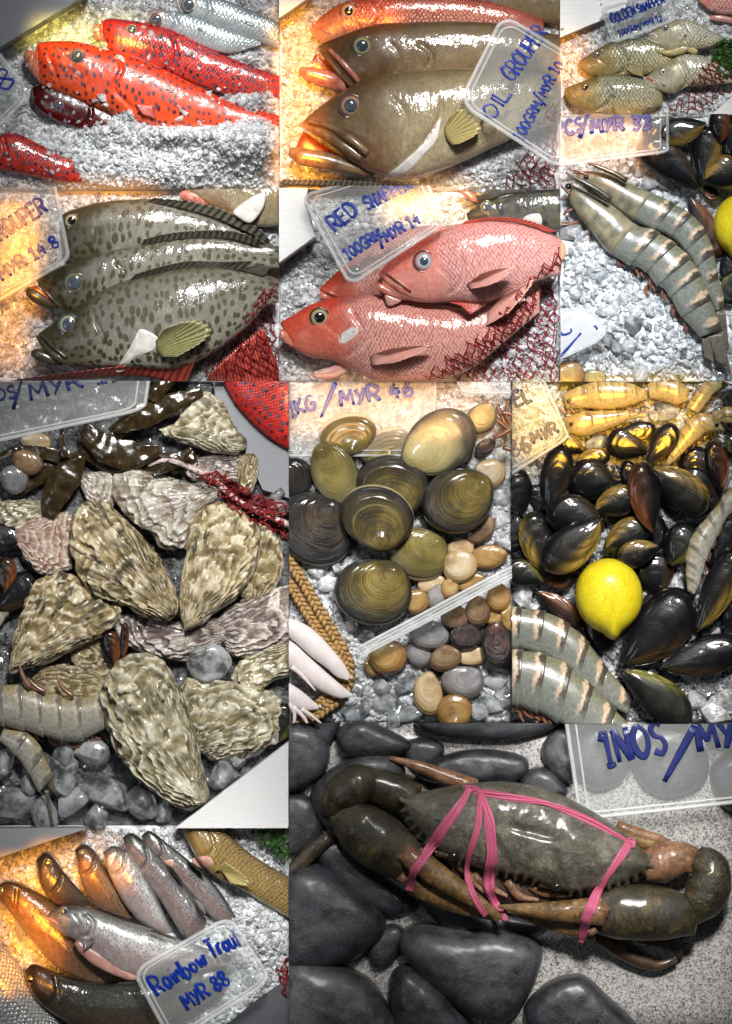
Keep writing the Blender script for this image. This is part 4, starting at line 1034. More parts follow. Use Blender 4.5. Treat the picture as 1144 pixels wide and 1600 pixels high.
# --- prawns
def prawn_mat(name, base, back, band, dark, rough=.28, trans=.0):
    m, nt, b = new(name, Roughness=rough)
    st = nd(nt, 'SeparateXYZ', {0: attr(nt, 'st')}); u, t = st.outputs[0], st.outputs[1]
    p = attr(nt, 'px')
    n1 = noise(nt, p, 4, 6, .75)
    col = ramp(nt, math_(nt, 'ADD', t, math_(nt, 'MULTIPLY', math_(nt, 'SUBTRACT', n1, .5), .5)), [(.05, back), (.5, base), (.95, tuple(x * 1.15 for x in base))])
    uu = math_(nt, 'ADD', u, math_(nt, 'MULTIPLY', math_(nt, 'SUBTRACT', n1, .5), .7))
    top = ramp(nt, math_(nt, 'ADD', t, math_(nt, 'MULTIPLY', math_(nt, 'SUBTRACT', n1, .5), .3)), [(.48, 1.0), (.66, 0.0)])
    col = mixc(nt, math_(nt, 'MULTIPLY', top, ramp(nt, uu, [(.54, 0.0), (.62, .9), (.72, .9), (.76, 0.0)])), col, band)
    col = mixc(nt, math_(nt, 'MULTIPLY', top, ramp(nt, uu, [(.72, 0.0), (.78, .9), (.95, .9), (1.0, .3)])), col, dark)
    col = mixc(nt, .6, col, ramp(nt, noise(nt, p, 22, 4), [(.3, (.22, .22, .22)), (.7, (.78, .78, .78))]), 'OVERLAY')
    setin(nt, b, 'Base Color', col)
    b.inputs['Coat Weight'].default_value = .9; b.inputs['Coat Roughness'].default_value = .07
    b.inputs['Subsurface Weight'].default_value = .35; b.inputs['Subsurface Scale'].default_value = .006
    bump(nt, b, noise(nt, p, 30, 3), .25, .0008)
    return m
M['prawn'] = prawn_mat('tiger_prawn_shell', (.20, .215, .19), (.19, .18, .10), (.62, .46, .32), (.05, .04, .03))
M['prawn_head'] = simple('prawn_head_shell', (.36, .30, .19), .28, .4, 5, coat=.9, col2=(.11, .12, .085), sss=.1, bmp=.4, bscale=14)
M['prawn_pale'] = prawn_mat('pale_prawn_shell', (.36, .35, .30), (.34, .27, .12), (.45, .40, .30), (.16, .15, .13))
M['prawn_gold'] = prawn_mat('golden_prawn_shell', (.42, .33, .15), (.38, .27, .09), (.52, .40, .18), (.25, .17, .06))
M['prawn_leg'] = simple('prawn_leg', (.30, .13, .08), .35, .4, 12, coat=.6, col2=(.12, .055, .035))
M['prawn_dark'] = simple('prawn_rostrum', (.07, .06, .035), .35, .4, 12, coat=.6)
M['tail'] = fin_mat('prawn_tail', (.04, .04, .035), (.24, .20, .15), .25)
def prawn(label, top, bot, cuts, z=14, th=.32, mat='prawn', head=True, tail=None, rostrum=None, eye=None, legs=(), feelers=(), zl=None, group='prawns', name='prawn', zend=None):
    """cuts: stations (0..1) where one shell ring ends and the next starts"""
    Nn = 240
    a, b = spline(T(top), Nn), spline(T(bot), Nn)
    o = thing(name, label, 'prawn', *((a + b) / 2).mean(0), z, group)
    cuts = list(cuts)
    zz = np.linspace(z, z if zend is None else zend, Nn)
    for i in range(len(cuts) - 1, 0, -1):
        s0, s1 = cuts[i - 1], cuts[i]
        i0, i1 = int(max(0, s0 - (.02 if i > 1 else 0)) * (Nn - 1)), int(s1 * (Nn - 1))
        if i1 - i0 < 4: continue
        ta, tb = a[i0:i1 + 1], b[i0:i1 + 1]; n = len(ta)
        c, h = (ta + tb) / 2, (ta - tb) / 2
        fl = (.95 + .10 * np.linspace(0, 1, n) ** 2)[:, None] if (i > 1 or not head) else np.ones((n, 1))
        bulge = np.sin(np.linspace(0, 1, n) * math.pi)[:, None] * .02
        g = loft(c + h * (fl + bulge), c - h * (fl + bulge), th, zz[i0], 26, 26, 8, (.35, .06) if (head and i == 1) else (.02, .05), .6, .85, zend=zz[i1])
        g.v[0][:, 2] += -.8 * (len(cuts) - i) * .3
        if head and i == 1: build(g, 'carapace', M['prawn_head'] if mat == 'prawn' else M[mat], o, reg=True)
        else: build(g, 'shell_segment', M[mat], o, reg=True)
    cen = (a + b) / 2
    for s1 in cuts[1 if head else 0:-1]:          # swimming legs along the belly
        j = int((s1 + .03) * (Nn - 1)); nrm = b[j] - cen[j]; L_ = np.linalg.norm(nrm); nrm = nrm / L_; tg = cen[min(j + 6, Nn - 1)] - cen[j]; tg = tg / (np.linalg.norm(tg) + 1e-6)
        for q in range(2):
            p0 = b[j] - nrm * L_ * .15 + tg * q * L_ * .25
            build(limb([p0, p0 + nrm * L_ * .28 + tg * L_ * .12, p0 + nrm * L_ * .42 + tg * L_ * .42], (L_ * .16, L_ * .15, L_ * .04), .5, z - 6, px=True, M=14), 'swimmeret', M['prawn_leg'], o)
    if tail:
        for base, tip, zt in tail: build(membrane(base, tip, zt, zt - 2, 5, .8, N=10, jag=.02, th=2.0), 'tail_fan', M['tail'], o)
    if rostrum:
        ln, w, zr, nt_ = rostrum
        build(limb(ln, w, .5, zr, ends=(.05, .02)), 'rostrum', M['prawn_dark'], o)
        p = spline(T(ln), nt_ + 4)
        g = Geo()
        for q in range(2, nt_ + 2):
            d = p[q] - p[q - 1]; d /= np.linalg.norm(d); nn = np.array([d[1], -d[0]])
            g.join(tube(np.array([[*(p[q]), zr], [*(p[q] + nn * R(10) - d * R(6)), zr + 1], [*(p[q] + nn * R(16) - d * R(18)), zr + 1]]), [R(7), R(4), .2], 6))
        build(g, 'rostrum_teeth', M['prawn_dark'], o, cap=False)
    if eye:
        x, y = T([eye[:2]])[0]; zt = top_z(x, y, z)
        build(blob(x, y, zt + R(eye[2]) * .4, R(eye[2]), R(eye[2]), R(eye[2]), .05, 3, 14, 10), 'eye', M['pupil_black'], o)
    for ln, w, zl_ in legs: build(limb(ln, w, .5, zl_, ends=(.05, .1)), 'leg', M['prawn_leg'], o)
    for ln, zl_ in feelers:
        p = spline(T(ln), 24); build(tube(np.column_stack([p, np.full(24, zl_)]), [1.1, .4], 5), 'antenna', M['prawn_leg'], o, cap=False)
    return o
# ================================================================== coral trout compartment
panel(0, 0, 437, 298); view(0, 0, 2.618)
G = 'whole fish on ice'
hf = lumps([(420, 520, 170, 90, 30), (700, 640, 260, 110, 34), (1030, 590, 190, 105, 74), (200, 640, 200, 100, 22), (420, 415, 75, 32, 44), (540, 470, 60, 50, 36), (480, 195, 60, 40, 26), (1040, 420, 120, 50, 40), (720, 560, 170, 46, 44), (950, 260, 300, 60, 12), (560, 720, 400, 80, 24)], 4, 6)
bed(hf, M['bed'])
steel('dark brushed steel corner at the top left above the red trout', [(-60, -60), (370, -60), (370, -5), (10, 215), (-60, 250)], 20, 62, 'steel_dark')
fish('silver fish with big eye lying farthest right above the red trout', [(725, -10), (800, -22), (900, 0), (1000, 35), (1160, 105)], [(735, 52), (800, 78), (900, 112), (1000, 155), (1160, 210)], M['silver'], 18, .26, 80, eye=(775, 28, 28), iris_m='iris_pale', pup='pupil_grey', group=G, name='silver_fish', bulge=.3, gill=[(850, -5), (862, 50), (845, 95)])
fish('silver fish with pinkish snout just above the second red trout', [(600, 52), (640, 44), (720, 55), (800, 70), (900, 105), (980, 140), (1070, 178)], [(603, 92), (660, 122), (740, 155), (850, 205), (940, 225), (1068, 190)], M['silver'], 22, .26, 80, eye=(645, 88, 25), iris_m='iris_orange', pup='pupil_grey', group=G, name='silver_fish', bulge=.3, gill=[(712, 60), (725, 105), (705, 138)])
fish('deep red spotted trout lying behind the largest red trout', [(418, 98), (450, 82), (520, 88), (600, 100), (700, 125), (780, 160), (860, 205), (940, 240), (1040, 280), (1160, 322)], [(425, 168), (470, 240), (560, 275), (640, 295), (720, 320), (800, 355), (900, 385), (1000, 405), (1160, 440)], M['coral_deep'], 22, .26, 110,
     eye=(545, 133, 22), iris_m='iris_red', pup='pupil_grey', gill=[(700, 130), (725, 220), (705, 300)], lips=[([(430, 92), (418, 130), (432, 172)], (14, 20, 14), -2, 'lip_red')],
     jaws=[([(386, 112), (400, 104), (416, 106)], [(388, 160), (402, 174), (424, 172)], 24, .3, 'lip_pink')], group=G, name='coral_trout', bulge=.45)
fish('largest bright orange red trout with dark dots, mouth pointing left', [(158, 196), (172, 184), (230, 178), (300, 178), (360, 188), (440, 213), (540, 235), (640, 273), (760, 335), (860, 383), (940, 425), (1030, 452), (1160, 485)], [(168, 350), (200, 372), (260, 395), (340, 430), (440, 470), (540, 505), (660, 535), (760, 550), (850, 560), (960, 575), (1030, 580), (1160, 590)], M['coral'], 34, .27, 150,
     eye=(327, 247, 30), iris_m='iris_red', pup='pupil_grey', gill=[(480, 225), (505, 300), (470, 370), (510, 420), (560, 470)], creases=[([(185, 195), (215, 260), (240, 330), (245, 360)], 3, 2, 2)],
     lips=[([(168, 192), (160, 250), (172, 310), (186, 352)], (16, 26, 22, 12), -3, 'lip_red')],
     jaws=[([(104, 240), (112, 218), (150, 218), (158, 245), (172, 300), (190, 345)], [(104, 250), (122, 290), (150, 325), (170, 345), (182, 352), (192, 352)], 34, .34, 'lip_pink')],
     group=G, name='coral_trout', bulge=.5, fins=[('pectoral_fin', [(560, 440), (590, 480)], [(640, 450), (650, 500)], None, 58, 9, 'fin_red')])
fish('dark maroon trout half buried in ice under the largest trout', [(138, 368), (160, 355), (200, 352), (290, 373), (370, 408), (440, 448), (500, 488), (560, 520), (660, 575)], [(142, 430), (180, 470), (230, 500), (300, 530), (400, 555), (470, 580), (560, 610), (650, 620)], M['coral_dark'], 30, .27, 110,
     eye=(250, 440, 23), iris_m='iris_red', pup='pupil_grey', gill=[(360, 410), (380, 470), (350, 530)], lips=[([(140, 372), (138, 400), (148, 432)], (14, 18, 12), -2, 'lip_dark')], group=G, name='coral_trout', bulge=.5, ends=(.1, .25))
fish('small red spotted trout cut short at the lower left corner', [(-40, 580), (0, 560), (50, 546), (100, 560), (160, 593), (250, 628), (330, 662), (372, 690)], [(-40, 690), (0, 700), (60, 712), (160, 732), (250, 748), (330, 750), (355, 738)], M['coral_deep'], 26, .3, 90, group=G, name='coral_trout', ends=(.02, .22), gill=[(20, 570), (35, 640), (10, 690)])
lid('clear container lid marked 28 at the left edge beside the trout', [(-330, 130), (-20, 200), (138, 400), (-60, 600)], [64, 64, 64, 64], [('28', (-55, 425), (75, 360), 82, 9)], rad=.22, rim_r=3.2)
chips('loose crushed ice around and over the red trout', 4200, hf, (2.0, 4.6), region=[(-40, 260), (60, 200), (400, -20), (1180, -40), (1180, 820), (-40, 820)], over=.025)
# ================================================================== oil grouper compartment
panel(437, 0, 874, 298); view(437, 0, 2.618)
hf = lumps([(800, 690, 220, 70, 20), (60, 400, 120, 300, 14), (1000, 650, 150, 80, 16)], 2, 6, seed=4)
bed(hf, M['bed'])
steel('steel rail end in the top left corner beside the oil grouper', [(-40, -60), (140, -60), (140, -4), (-10, 98), (-60, 110)], 10, 50)
fish('large dim fish back behind everything in the oil grouper tray', [(700, -60), (900, -60), (1200, -30)], [(720, 40), (950, 80), (1200, 110)], M['oil_dark'], 14, .2, 60, group=G, name='grouper')
fish('red fish with round orange eye above the two oil groupers', [(140, 112), (170, 75), (240, 25), (320, 0), (420, -14), (540, -20), (700, -10), (860, 15), (980, 50), (1080, 90)], [(120, 128), (150, 165), (200, 190), (300, 190), (430, 180), (560, 160), (700, 150), (860, 150), (980, 150), (1080, 140)], M['redfish'], 22, .25, 110, eye=(283, 58, 36), iris_m='iris_orange', pup='pupil_black', pr=.5,
     gill=[(385, 0), (410, 70), (375, 140)], lips=[([(135, 108), (165, 122), (205, 150)], (10, 14, 8), 0, 'lip_pink')], group=G, name='red_fish')
fish('upper oil grouper with blue eye and open mouth', [(152, 205), (190, 180), (260, 150), (340, 118), (420, 102), (540, 98), (700, 95), (860, 100), (1000, 125), (1180, 160)], [(158, 212), (200, 258), (250, 318), (310, 368), (420, 395), (560, 390), (700, 370), (860, 350), (1000, 340), (1180, 330)], M['oil_dark'], 30, .25, 130, eye=(338, 203, 40), iris_m='iris_gold', pup='pupil_blue', pr=.62,
     gill=[(560, 190), (620, 240), (600, 290)], creases=[([(440, 180), (490, 240), (480, 310)], 2, 2.5, 0)],
     lips=[([(162, 204), (202, 246), (248, 305), (305, 362)], (18, 26, 32, 20), -4, 'lip_olive'), ([(205, 215), (260, 270), (325, 345)], (14, 24, 20), 2, 'lip_pink')],
     jaws=[([(80, 292), (95, 280), (160, 288), (220, 305), (270, 345)], [(82, 310), (110, 335), (170, 358), (220, 372), (275, 380)], 30, .34, 'lip_pink')], mouth=([(150, 215), (210, 260), (270, 330)], [(100, 290), (180, 330), (270, 370)], 8), group=G, name='oil_grouper', bulge=.3)
fish('front oil grouper with gaping mouth and yellow pectoral fin', [(85, 520), (130, 478), (190, 430), (260, 385), (340, 340), (440, 312), (560, 298), (700, 290), (860, 290), (1000, 300), (1180, 330)], [(92, 534), (150, 566), (225, 615), (300, 675), (370, 715), (460, 738), (540, 742), (640, 715), (760, 668), (880, 610), (1000, 560), (1180, 500)], M['oil'], 48, .26, 160, eye=(292, 452, 46), iris_m='iris_orange', pup='pupil_grey', pr=.62, ends=(.12, .05),
     gill=[(655, 430), (650, 500), (600, 580), (540, 640), (440, 715)], creases=[([(440, 400), (505, 480), (515, 560), (480, 640)], 2.5, 2.5, 1.2), ([(100, 520), (200, 540), (300, 580), (370, 640)], 3, 3, 0)],
     lips=[([(100, 522), (170, 552), (260, 608), (335, 662)], (18, 30, 44, 36), -3, 'lip_olive'), ([(120, 510), (200, 530), (290, 585), (360, 645)], (14, 26, 36, 26), 2, 'lip_olive')],
     jaws=[([(40, 622), (60, 612), (140, 622), (220, 640), (300, 672), (380, 700)], [(42, 650), (80, 682), (160, 698), (260, 715), (390, 732)], 44, .36, 'lip_olive')], mouth=([(95, 540), (170, 590), (260, 650)], [(60, 622), (150, 660), (280, 690)], 18),
     patches=[([(655, 500), (640, 590), (590, 650), (520, 720), (420, 745), (480, 700), (560, 630), (620, 560)], None, 7, 'white_flesh')],
     fins=[('pectoral_fin', [(668, 545), (676, 580), (700, 612)], [(690, 500), (745, 470), (815, 535), (800, 575), (730, 612)], None, 104, 13, 'fin_yellow', .05)], group=G, name='oil_grouper', bulge=.4)
fish('dark spiny fin edge of a fish at the bottom of oil grouper tray', [(-20, 742), (150, 742), (300, 752), (450, 758), (580, 775)], [(-20, 830), (150, 830), (300, 830), (450, 830), (580, 800)], M['fin_dark'], 20, .2, 60, group=G, name='grouper',
     fins=[('dorsal_fin', [(0, 760), (300, 770), (560, 780)], [(20, 738), (300, 745), (560, 765)], 34, 38, 26, 'fin_dark', .2)])
lid('clear lid marked OIL GROUPER leaning over the front grouper', [(905, 100), (1290, 330), (1150, 720), (730, 450)], [122, 108, 104, 118], [('OIL', (870, 520), (935, 415), 62, 8), ('GROUPER', (945, 365), (1085, 170), 66, 8), ('100GRM/MYR 10', (985, 600), (1150, 300), 44, 7)], rad=.14, rim_r=3.2)
net('dark red netting bunched over the oil grouper lid corner', [(1160, 350), (1160, 800), (905, 800), (930, 720), (1000, 600), (1080, 450)], (34, -14), (14, 24), 16, 26, (840, 460), .85, .24, 2, hf=hf)
chips('loose crushed ice around the oil groupers', 2600, hf, (2.2, 4.6), over=.0)
# ================================================================== golden snapper compartment
panel(874, 0, 1144, 183); view(874, 0, 4.237)
hf = lumps([(560, 560, 120, 90, 10), (850, 640, 160, 80, 8)], 2, 4, seed=5)
bed(hf, M['bed'])
steel('wide steel shelf across the top left of golden snapper tray', [(-60, -60), (480, -60), (440, 60), (280, 150), (-60, 285)], 6, 22, 'steel')
steel('steel tray edge in the lower right corner below the parsley', [(960, 800), (1200, 590), (1200, 800)], 6, 40, 'steel')
fish('pink fish head in the top right corner above golden snappers', [(915, -40), (1000, -50), (1180, -50)], [(920, 20), (1020, 90), (1180, 110)], M['snapper'], 16, .22, 50, group=G, name='red_snapper', jaws=[([(990, 110), (1060, 105), (1160, 125)], [(1000, 140), (1060, 150), (1160, 165)], 12, .3, 'flesh')])
fish('golden snapper at middle left under the written lid', [(128, 410), (180, 380), (250, 330), (340, 285), (440, 265), (560, 262), (680, 275), (780, 320)], [(118, 435), (160, 480), (240, 515), (340, 515), (460, 510), (570, 505), (680, 470), (780, 400)], M['golden'], 16, .26, 90, eye=(245, 377, 25), iris_m='iris_gold', pup='pupil_grey', gill=[(380, 310), (430, 400), (430, 470), (370, 505)], creases=[([(250, 400), (300, 440), (310, 490)], 1.2, 1.4, 0)], lips=[([(128, 408), (170, 430), (210, 462)], (12, 16, 10), -1, 'lip_gold'), ([(118, 440), (160, 462), (200, 490)], (10, 14, 10), -2, 'lip_gold')], group=G, name='golden_snapper',
     fins=[('pelvic_fin', [(430, 470), (480, 500)], [(560, 470), (555, 525)], None, 28, 8, 'fin_yellow')])
fish('golden snapper at the lower left with dark back', [(38, 590), (100, 565), (180, 535), (270, 510), (350, 505), (450, 510), (560, 530), (680, 570)], [(25, 620), (70, 700), (160, 740), (260, 760), (360, 770), (460, 765), (560, 750), (680, 700)], M['golden'], 18, .26, 90, eye=(167, 592, 26), iris_m='iris_gold', pup='pupil_black', gill=[(300, 560), (340, 640), (310, 700), (230, 745)], creases=[([(210, 740), (250, 690), (250, 640)], 1.2, 1.4, 0)], lips=[([(38, 590), (75, 630), (110, 670)], (10, 16, 12), -1, 'lip_gold'), ([(26, 622), (60, 670), (110, 705)], (10, 16, 10), -2, 'lip_gold')], group=G, name='golden_snapper',
     fins=[('pelvic_fin', [(340, 725), (360, 760)], [(560, 735), (540, 775)], None, 30, 9, 'fin_yellow')])
fish('pale golden snapper with open mouth at the top right', [(585, 235), (620, 205), (680, 165), (750, 140), (830, 138), (920, 170), (1000, 215), (1060, 245)], [(580, 275), (630, 310), (690, 340), (760, 350), (840, 340), (920, 335), (1000, 320), (1062, 280)], M['golden_pale'], 24, .27, 90, eye=(697, 205, 22), iris_m='iris_pale', pup='pupil_blue', gill=[(790, 150), (825, 230), (815, 300)], lips=[([(585, 240), (615, 240), (640, 262)], (12, 16, 10), 0, 'white_flesh'), ([(578, 268), (620, 288), (660, 298)], (10, 16, 10), -1, 'white_flesh')], mouth=([(590, 245), (630, 262)], [(590, 262), (630, 275)], 26),
     patches=[([(640, 352), (720, 340), (800, 310), (850, 320), (830, 360), (740, 385), (680, 378)], 26, 6, 'fin_yellow'), ([(800, 330), (860, 310), (910, 350), (880, 372)], 26, 4, 'fin_yellow')], group=G, name='golden_snapper')
fish('golden snapper with white ringed eye under the red net', [(565, 520), (620, 480), (690, 430), (760, 390), (840, 368), (940, 380), (1040, 420), (1160, 480)], [(555, 550), (600, 590), (680, 620), (750, 628), (830, 590), (920, 580), (1040, 570), (1160, 560)], M['golden_pale'], 24, .27, 90, eye=(677, 490, 23), iris_m='iris_pale', pup='pupil_black', pr=.42, gill=[(780, 400), (830, 480), (830, 560), (770, 620)], lips=[([(565, 520), (600, 540), (640, 572)], (12, 16, 8), 0, 'lip_pink'), ([(555, 552), (600, 575), (650, 590)], (12, 14, 8), -1, 'white_flesh')], group=G, name='golden_snapper')
lid('clear lid marked GOLDEN SNAPPER above the golden snappers', [(270, 80), (700, -40), (760, 150), (350, 300)], [40, 40, 34, 34], [('GOLDEN', (345, 175), (500, 110), 62, 11), ('SNAPPER', (515, 105), (690, 35), 52, 11), ('100GRM/MYR 12', (390, 255), (672, 152), 36, 8)], rad=.1, rim_r=2.0)
M['parsley'] = simple('parsley_leaf', (.05, .14, .02), .4, .5, 30, coat=.2, col2=(.02, .06, .01))
def parsley(label, region, n, z):
    poly = T(region); o = thing('parsley', label, 'parsley', *poly.mean(0), 0)
    g = Geo(); k = 0
    while k < n:
        x, y = rng.uniform(*np.sort(poly[:, 0])[[0, -1]]), rng.uniform(*np.sort(poly[:, 1])[[0, -1]])
        if not inpoly(np.array(x), np.array(y), poly): continue
        k += 1
        a = rng.uniform(0, 6.28); L = rng.uniform(3, 6); zz = z + rng.uniform(-6, 10)
        pts = []
        for q in range(10):
            b = q / 10 * 6.283; rr = L * (1 if q % 2 == 0 else .5)
            px_, py_ = rr * math.cos(b), rr * math.sin(b)
            pts.append((x + px_, y + py_, zz + rng.uniform(-2, 2)))
        c = [(x, y, zz + 2.0)]
        V = np.array(c + pts)
        g.add(V, [(0, 1 + i, 1 + (i + 1) % 10) for i in range(10)])
    build(g, 'foliage', M['parsley'], o, smooth=False, cap=False, recalc=False, kind='stuff')
    st = Geo()
    for i in range(6):
        x, y = poly.mean(0) + rng.normal(0, 6, 2)
        st.join(tube(np.array([(x, y, z + 4), (x + rng.normal(0, 6), y + 9, z), (x + rng.normal(0, 8), y + 18, z - 4)]), 1.0, 5))
    build(st, 'stem', M['parsley'], o, cap=False)
parsley('green parsley sprig under red net beside the golden snappers', [(1020, 290), (1160, 260), (1160, 500), (1060, 530), (1000, 440)], 200, 26)
net('red netting over parsley at the right of golden snapper tray', [(960, 420), (1160, 280), (1160, 600), (940, 790), (690, 790), (720, 720), (830, 580)], (40, -16), (20, 26), 26, 26, (500, 420), .75, .3, 1, hf=hf)
chips('fine crushed ice around the golden snappers', 2600, hf, (1.3, 2.8), over=.012)
# ================================================================== spotted grouper compartment
panel(0, 298, 437, 597); view(0, 298, 2.618)
hf = lumps([(40, 650, 160, 120, 8)], 2, 5, seed=6)
bed(hf, M['bed'])
fish('pale fish with pink lower jaw in top right of grouper tray', [(740, 0), (860, -40), (1000, -60), (1180, -60)], [(870, 75), (960, 130), (1060, 150), (1180, 150)], M['oil'], 20, .25, 60, group=G, name='oil_grouper', jaws=[([(735, 18), (760, 4), (840, 10), (880, 40)], [(740, 38), (790, 55), (860, 70), (910, 80)], 26, .3, 'lip_pink')], patches=[([(960, 90), (1040, 30), (1090, 20), (1080, 80), (1030, 140), (980, 120)], 48, 5, 'white_flesh')])
fish('hindmost spotted grouper with yellow ringed eye behind the lid', [(255, 130), (262, 100), (320, 75), (420, 50), (540, 40), (660, 42), (760, 70), (860, 100), (960, 140), (1060, 190), (1120, 225)], [(255, 250), (300, 290), (380, 310), (500, 310), (620, 290), (740, 270), (860, 260), (960, 255), (1060, 250), (1115, 240)], M['spotted'], 20, .24, 130, eye=(300, 130, 31), iris_m='iris_gold', pup='pupil_black', pr=.55, gill=[(400, 165), (405, 200), (395, 235)], group=G, name='spotted_grouper',
     fins=[('dorsal_fin', [(600, 50), (760, 82), (900, 125), (1040, 190), (1100, 225)], [(640, 36), (790, 52), (940, 92), (1070, 165), (1112, 210)], 'b', 46, 18, 'fin_dark', .2)])
fish('middle spotted grouper with parted orange mouth', [(158, 368), (200, 340), (280, 305), (380, 270), (480, 245), (580, 225), (700, 205), (820, 195), (940, 200), (1060, 225), (1180, 235)], [(162, 378), (195, 425), (245, 475), (290, 500), (400, 480), (520, 430), (660, 380), (800, 350), (940, 330), (1060, 320), (1180, 330)], M['spotted'], 36, .25, 140, eye=(314, 383, 40), iris_m='iris_gold', pup='pupil_grey', gill=[(480, 300), (520, 350), (500, 400)],
     lips=[([(165, 368), (190, 410), (240, 460), (290, 495)], (20, 30, 30, 18), -4, 'lip_dark'), ([(170, 385), (210, 435), (250, 480)], (10, 12, 10), 3, 'lip_dark')], jaws=[([(112, 412), (130, 398), (170, 412), (210, 445), (240, 480)], [(114, 432), (145, 462), (190, 482), (225, 490), (245, 490)], 36, .34, 'lip_dark')], mouth=([(130, 400), (175, 400), (230, 460)], [(140, 420), (190, 445), (235, 480)], 40), group=G, name='spotted_grouper',
     fins=[('dorsal_fin', [(580, 232), (700, 212), (820, 200), (940, 205), (1065, 238)], [(600, 205), (700, 180), (820, 170), (960, 172), (1075, 212)], 'b', 60, 20, 'fin_dark', .22)])
fish('front spotted grouper with raised yellow edged pectoral fin', [(160, 598), (200, 568), (260, 525), (340, 470), (430, 415), (540, 370), (640, 345), (760, 320), (880, 315), (980, 325), (1060, 340), (1180, 380)], [(164, 608), (200, 655), (250, 702), (300, 724), (400, 725), (500, 725), (600, 730), (720, 735), (820, 700), (920, 640), (1020, 560), (1090, 480), (1180, 460)], M['spotted'], 56, .25, 170, eye=(294, 556, 42), iris_m='iris_green', pup='pupil_grey', pr=.62, gill=[(405, 545), (432, 600), (440, 660), (430, 700)], creases=[([(540, 560), (580, 610), (540, 680), (480, 730)], 2, 2.5, 0)],
     lips=[([(168, 598), (200, 640), (250, 685), (300, 715)], (26, 40, 40, 20), -4, 'lip_dark'), ([(180, 595), (230, 645), (285, 690)], (12, 14, 10), 2, 'lip_dark')], jaws=[([(138, 662), (160, 652), (210, 668), (260, 700)], [(138, 680), (170, 702), (220, 716), (270, 722)], 54, .34, 'lip_dark')],
     patches=[([(590, 575), (660, 612), (640, 660), (560, 690), (520, 738), (480, 742), (530, 670), (565, 610)], None, 7, 'white_flesh')],
     fins=[('pectoral_fin', [(648, 625), (655, 660), (675, 688)], [(690, 575), (800, 543), (875, 572), (850, 625), (740, 690)], None, 118, 15, 'fin_olive', .04), ('dorsal_fin', [(540, 378), (660, 348), (780, 325), (900, 322), (1000, 340)], [(570, 350), (680, 318), (790, 298), (930, 302), (1045, 296)], 'b', 86, 18, 'fin_dark', .2),
           ('dorsal_fin', [(1000, 340), (1080, 360)], [(1060, 316), (1116, 320)], 70, 80, 8, 'fin_dark', .1)], group=G, name='spotted_grouper')
o = thing('red_tail_fin', 'long red fish fin lying along the bottom edge below the groupers', 'fish fin', 120, 590)
build(membrane([(40, 790), (300, 775), (560, 760), (760, 800)], [(60, 780), (330, 745), (600, 712), (808, 700)], 38, 66, 26, 1.5, jag=.05), 'fin_web', M['fin_red'], o, reg=True)
build(membrane([(840, 800), (1000, 790), (1160, 780)], [(860, 760), (960, 660), (1080, 560)], 30, 60, 22, 1.8, jag=.05), 'fin_web', M['fin_red'], o, reg=True)
lid('clear lid marked GROUPER standing at the left of grouper tray', [(-260, -60), (238, -20), (300, 295), (-260, 620)], [92, 92, 92, 92], [('GROUPER', (-10, 240), (215, 100), 66, 10), ('/MYR 14.8', (0, 400), (260, 235), 50, 9)], rad=.08, rim_r=3.4)
net('red netting over the tail of the front spotted grouper', [(1160, 320), (1160, 800), (790, 800), (850, 700), (960, 580), (1060, 440)], (34, -12), (16, 26), 18, 26, (680, 440), .85, .24, 2, hf=hf)
chips('crushed ice left of the spotted groupers', 1500, hf, (2.5, 5.5), over=.0)
# ================================================================== red snapper compartment
panel(437, 298, 874, 597); view(437, 298, 2.618)
hf = lumps([(60, 700, 200, 80, 4)], 0, 6, seed=7)
bed(hf, M['bed_grey'])
steel('pale steel tray wall at the top left of the snapper tray', [(-60, -60), (130, -60), (110, 60), (150, 200), (-60, 350)], 10, 60)
steel('small steel tray corner at the bottom right below the net', [(1090, 830), (1200, 720), (1200, 830)], 4, 30)
fish('dark spotted grouper head peeking in at top right of snapper tray', [(760, 100), (820, 60), (900, 35), (1000, 10), (1180, -10)], [(770, 125), (840, 145), (940, 155), (1060, 165), (1180, 170)], M['spotted_dark'], 26, .25, 70, eye=(843, 72, 24), iris_m='iris_gold', pup='pupil_grey', group=G, name='spotted_grouper', patches=[([(1000, 110), (1060, 100), (1065, 150), (980, 160)], None, 3, 'white_flesh')])
fish('dark grouper snout above the spotted grouper head at top', [(735, 10), (800, -20), (900, -40), (1180, -60)], [(800, 60), (860, 45), (940, 20), (1180, 0)], M['spotted_dark'], 20, .25, 50, group=G, name='spotted_grouper', jaws=[([(735, 5), (760, 0), (800, 20)], [(745, 20), (780, 45), (810, 55)], 26, .3, 'lip_pink')])
fish('deep red snapper mostly hidden under the clear lid', [(168, 400), (220, 350), (300, 280), (400, 210), (500, 165), (620, 145), (720, 160)], [(165, 430), (230, 450), (320, 450), (420, 440), (520, 420), (620, 380), (720, 300)], M['snapper_deep'], 26, .24, 110, eye=(312, 345, 33), iris_m='iris_red', pup='pupil_grey', gill=[(420, 260), (450, 330), (430, 410)], lips=[([(168, 402), (200, 418), (240, 436)], (12, 18, 10), 0, 'lip_red')], jaws=[([(160, 425), (190, 422), (240, 435)], [(165, 445), (200, 450), (240, 448)], 26, .3, 'lip_pink')], group=G, name='red_snapper')
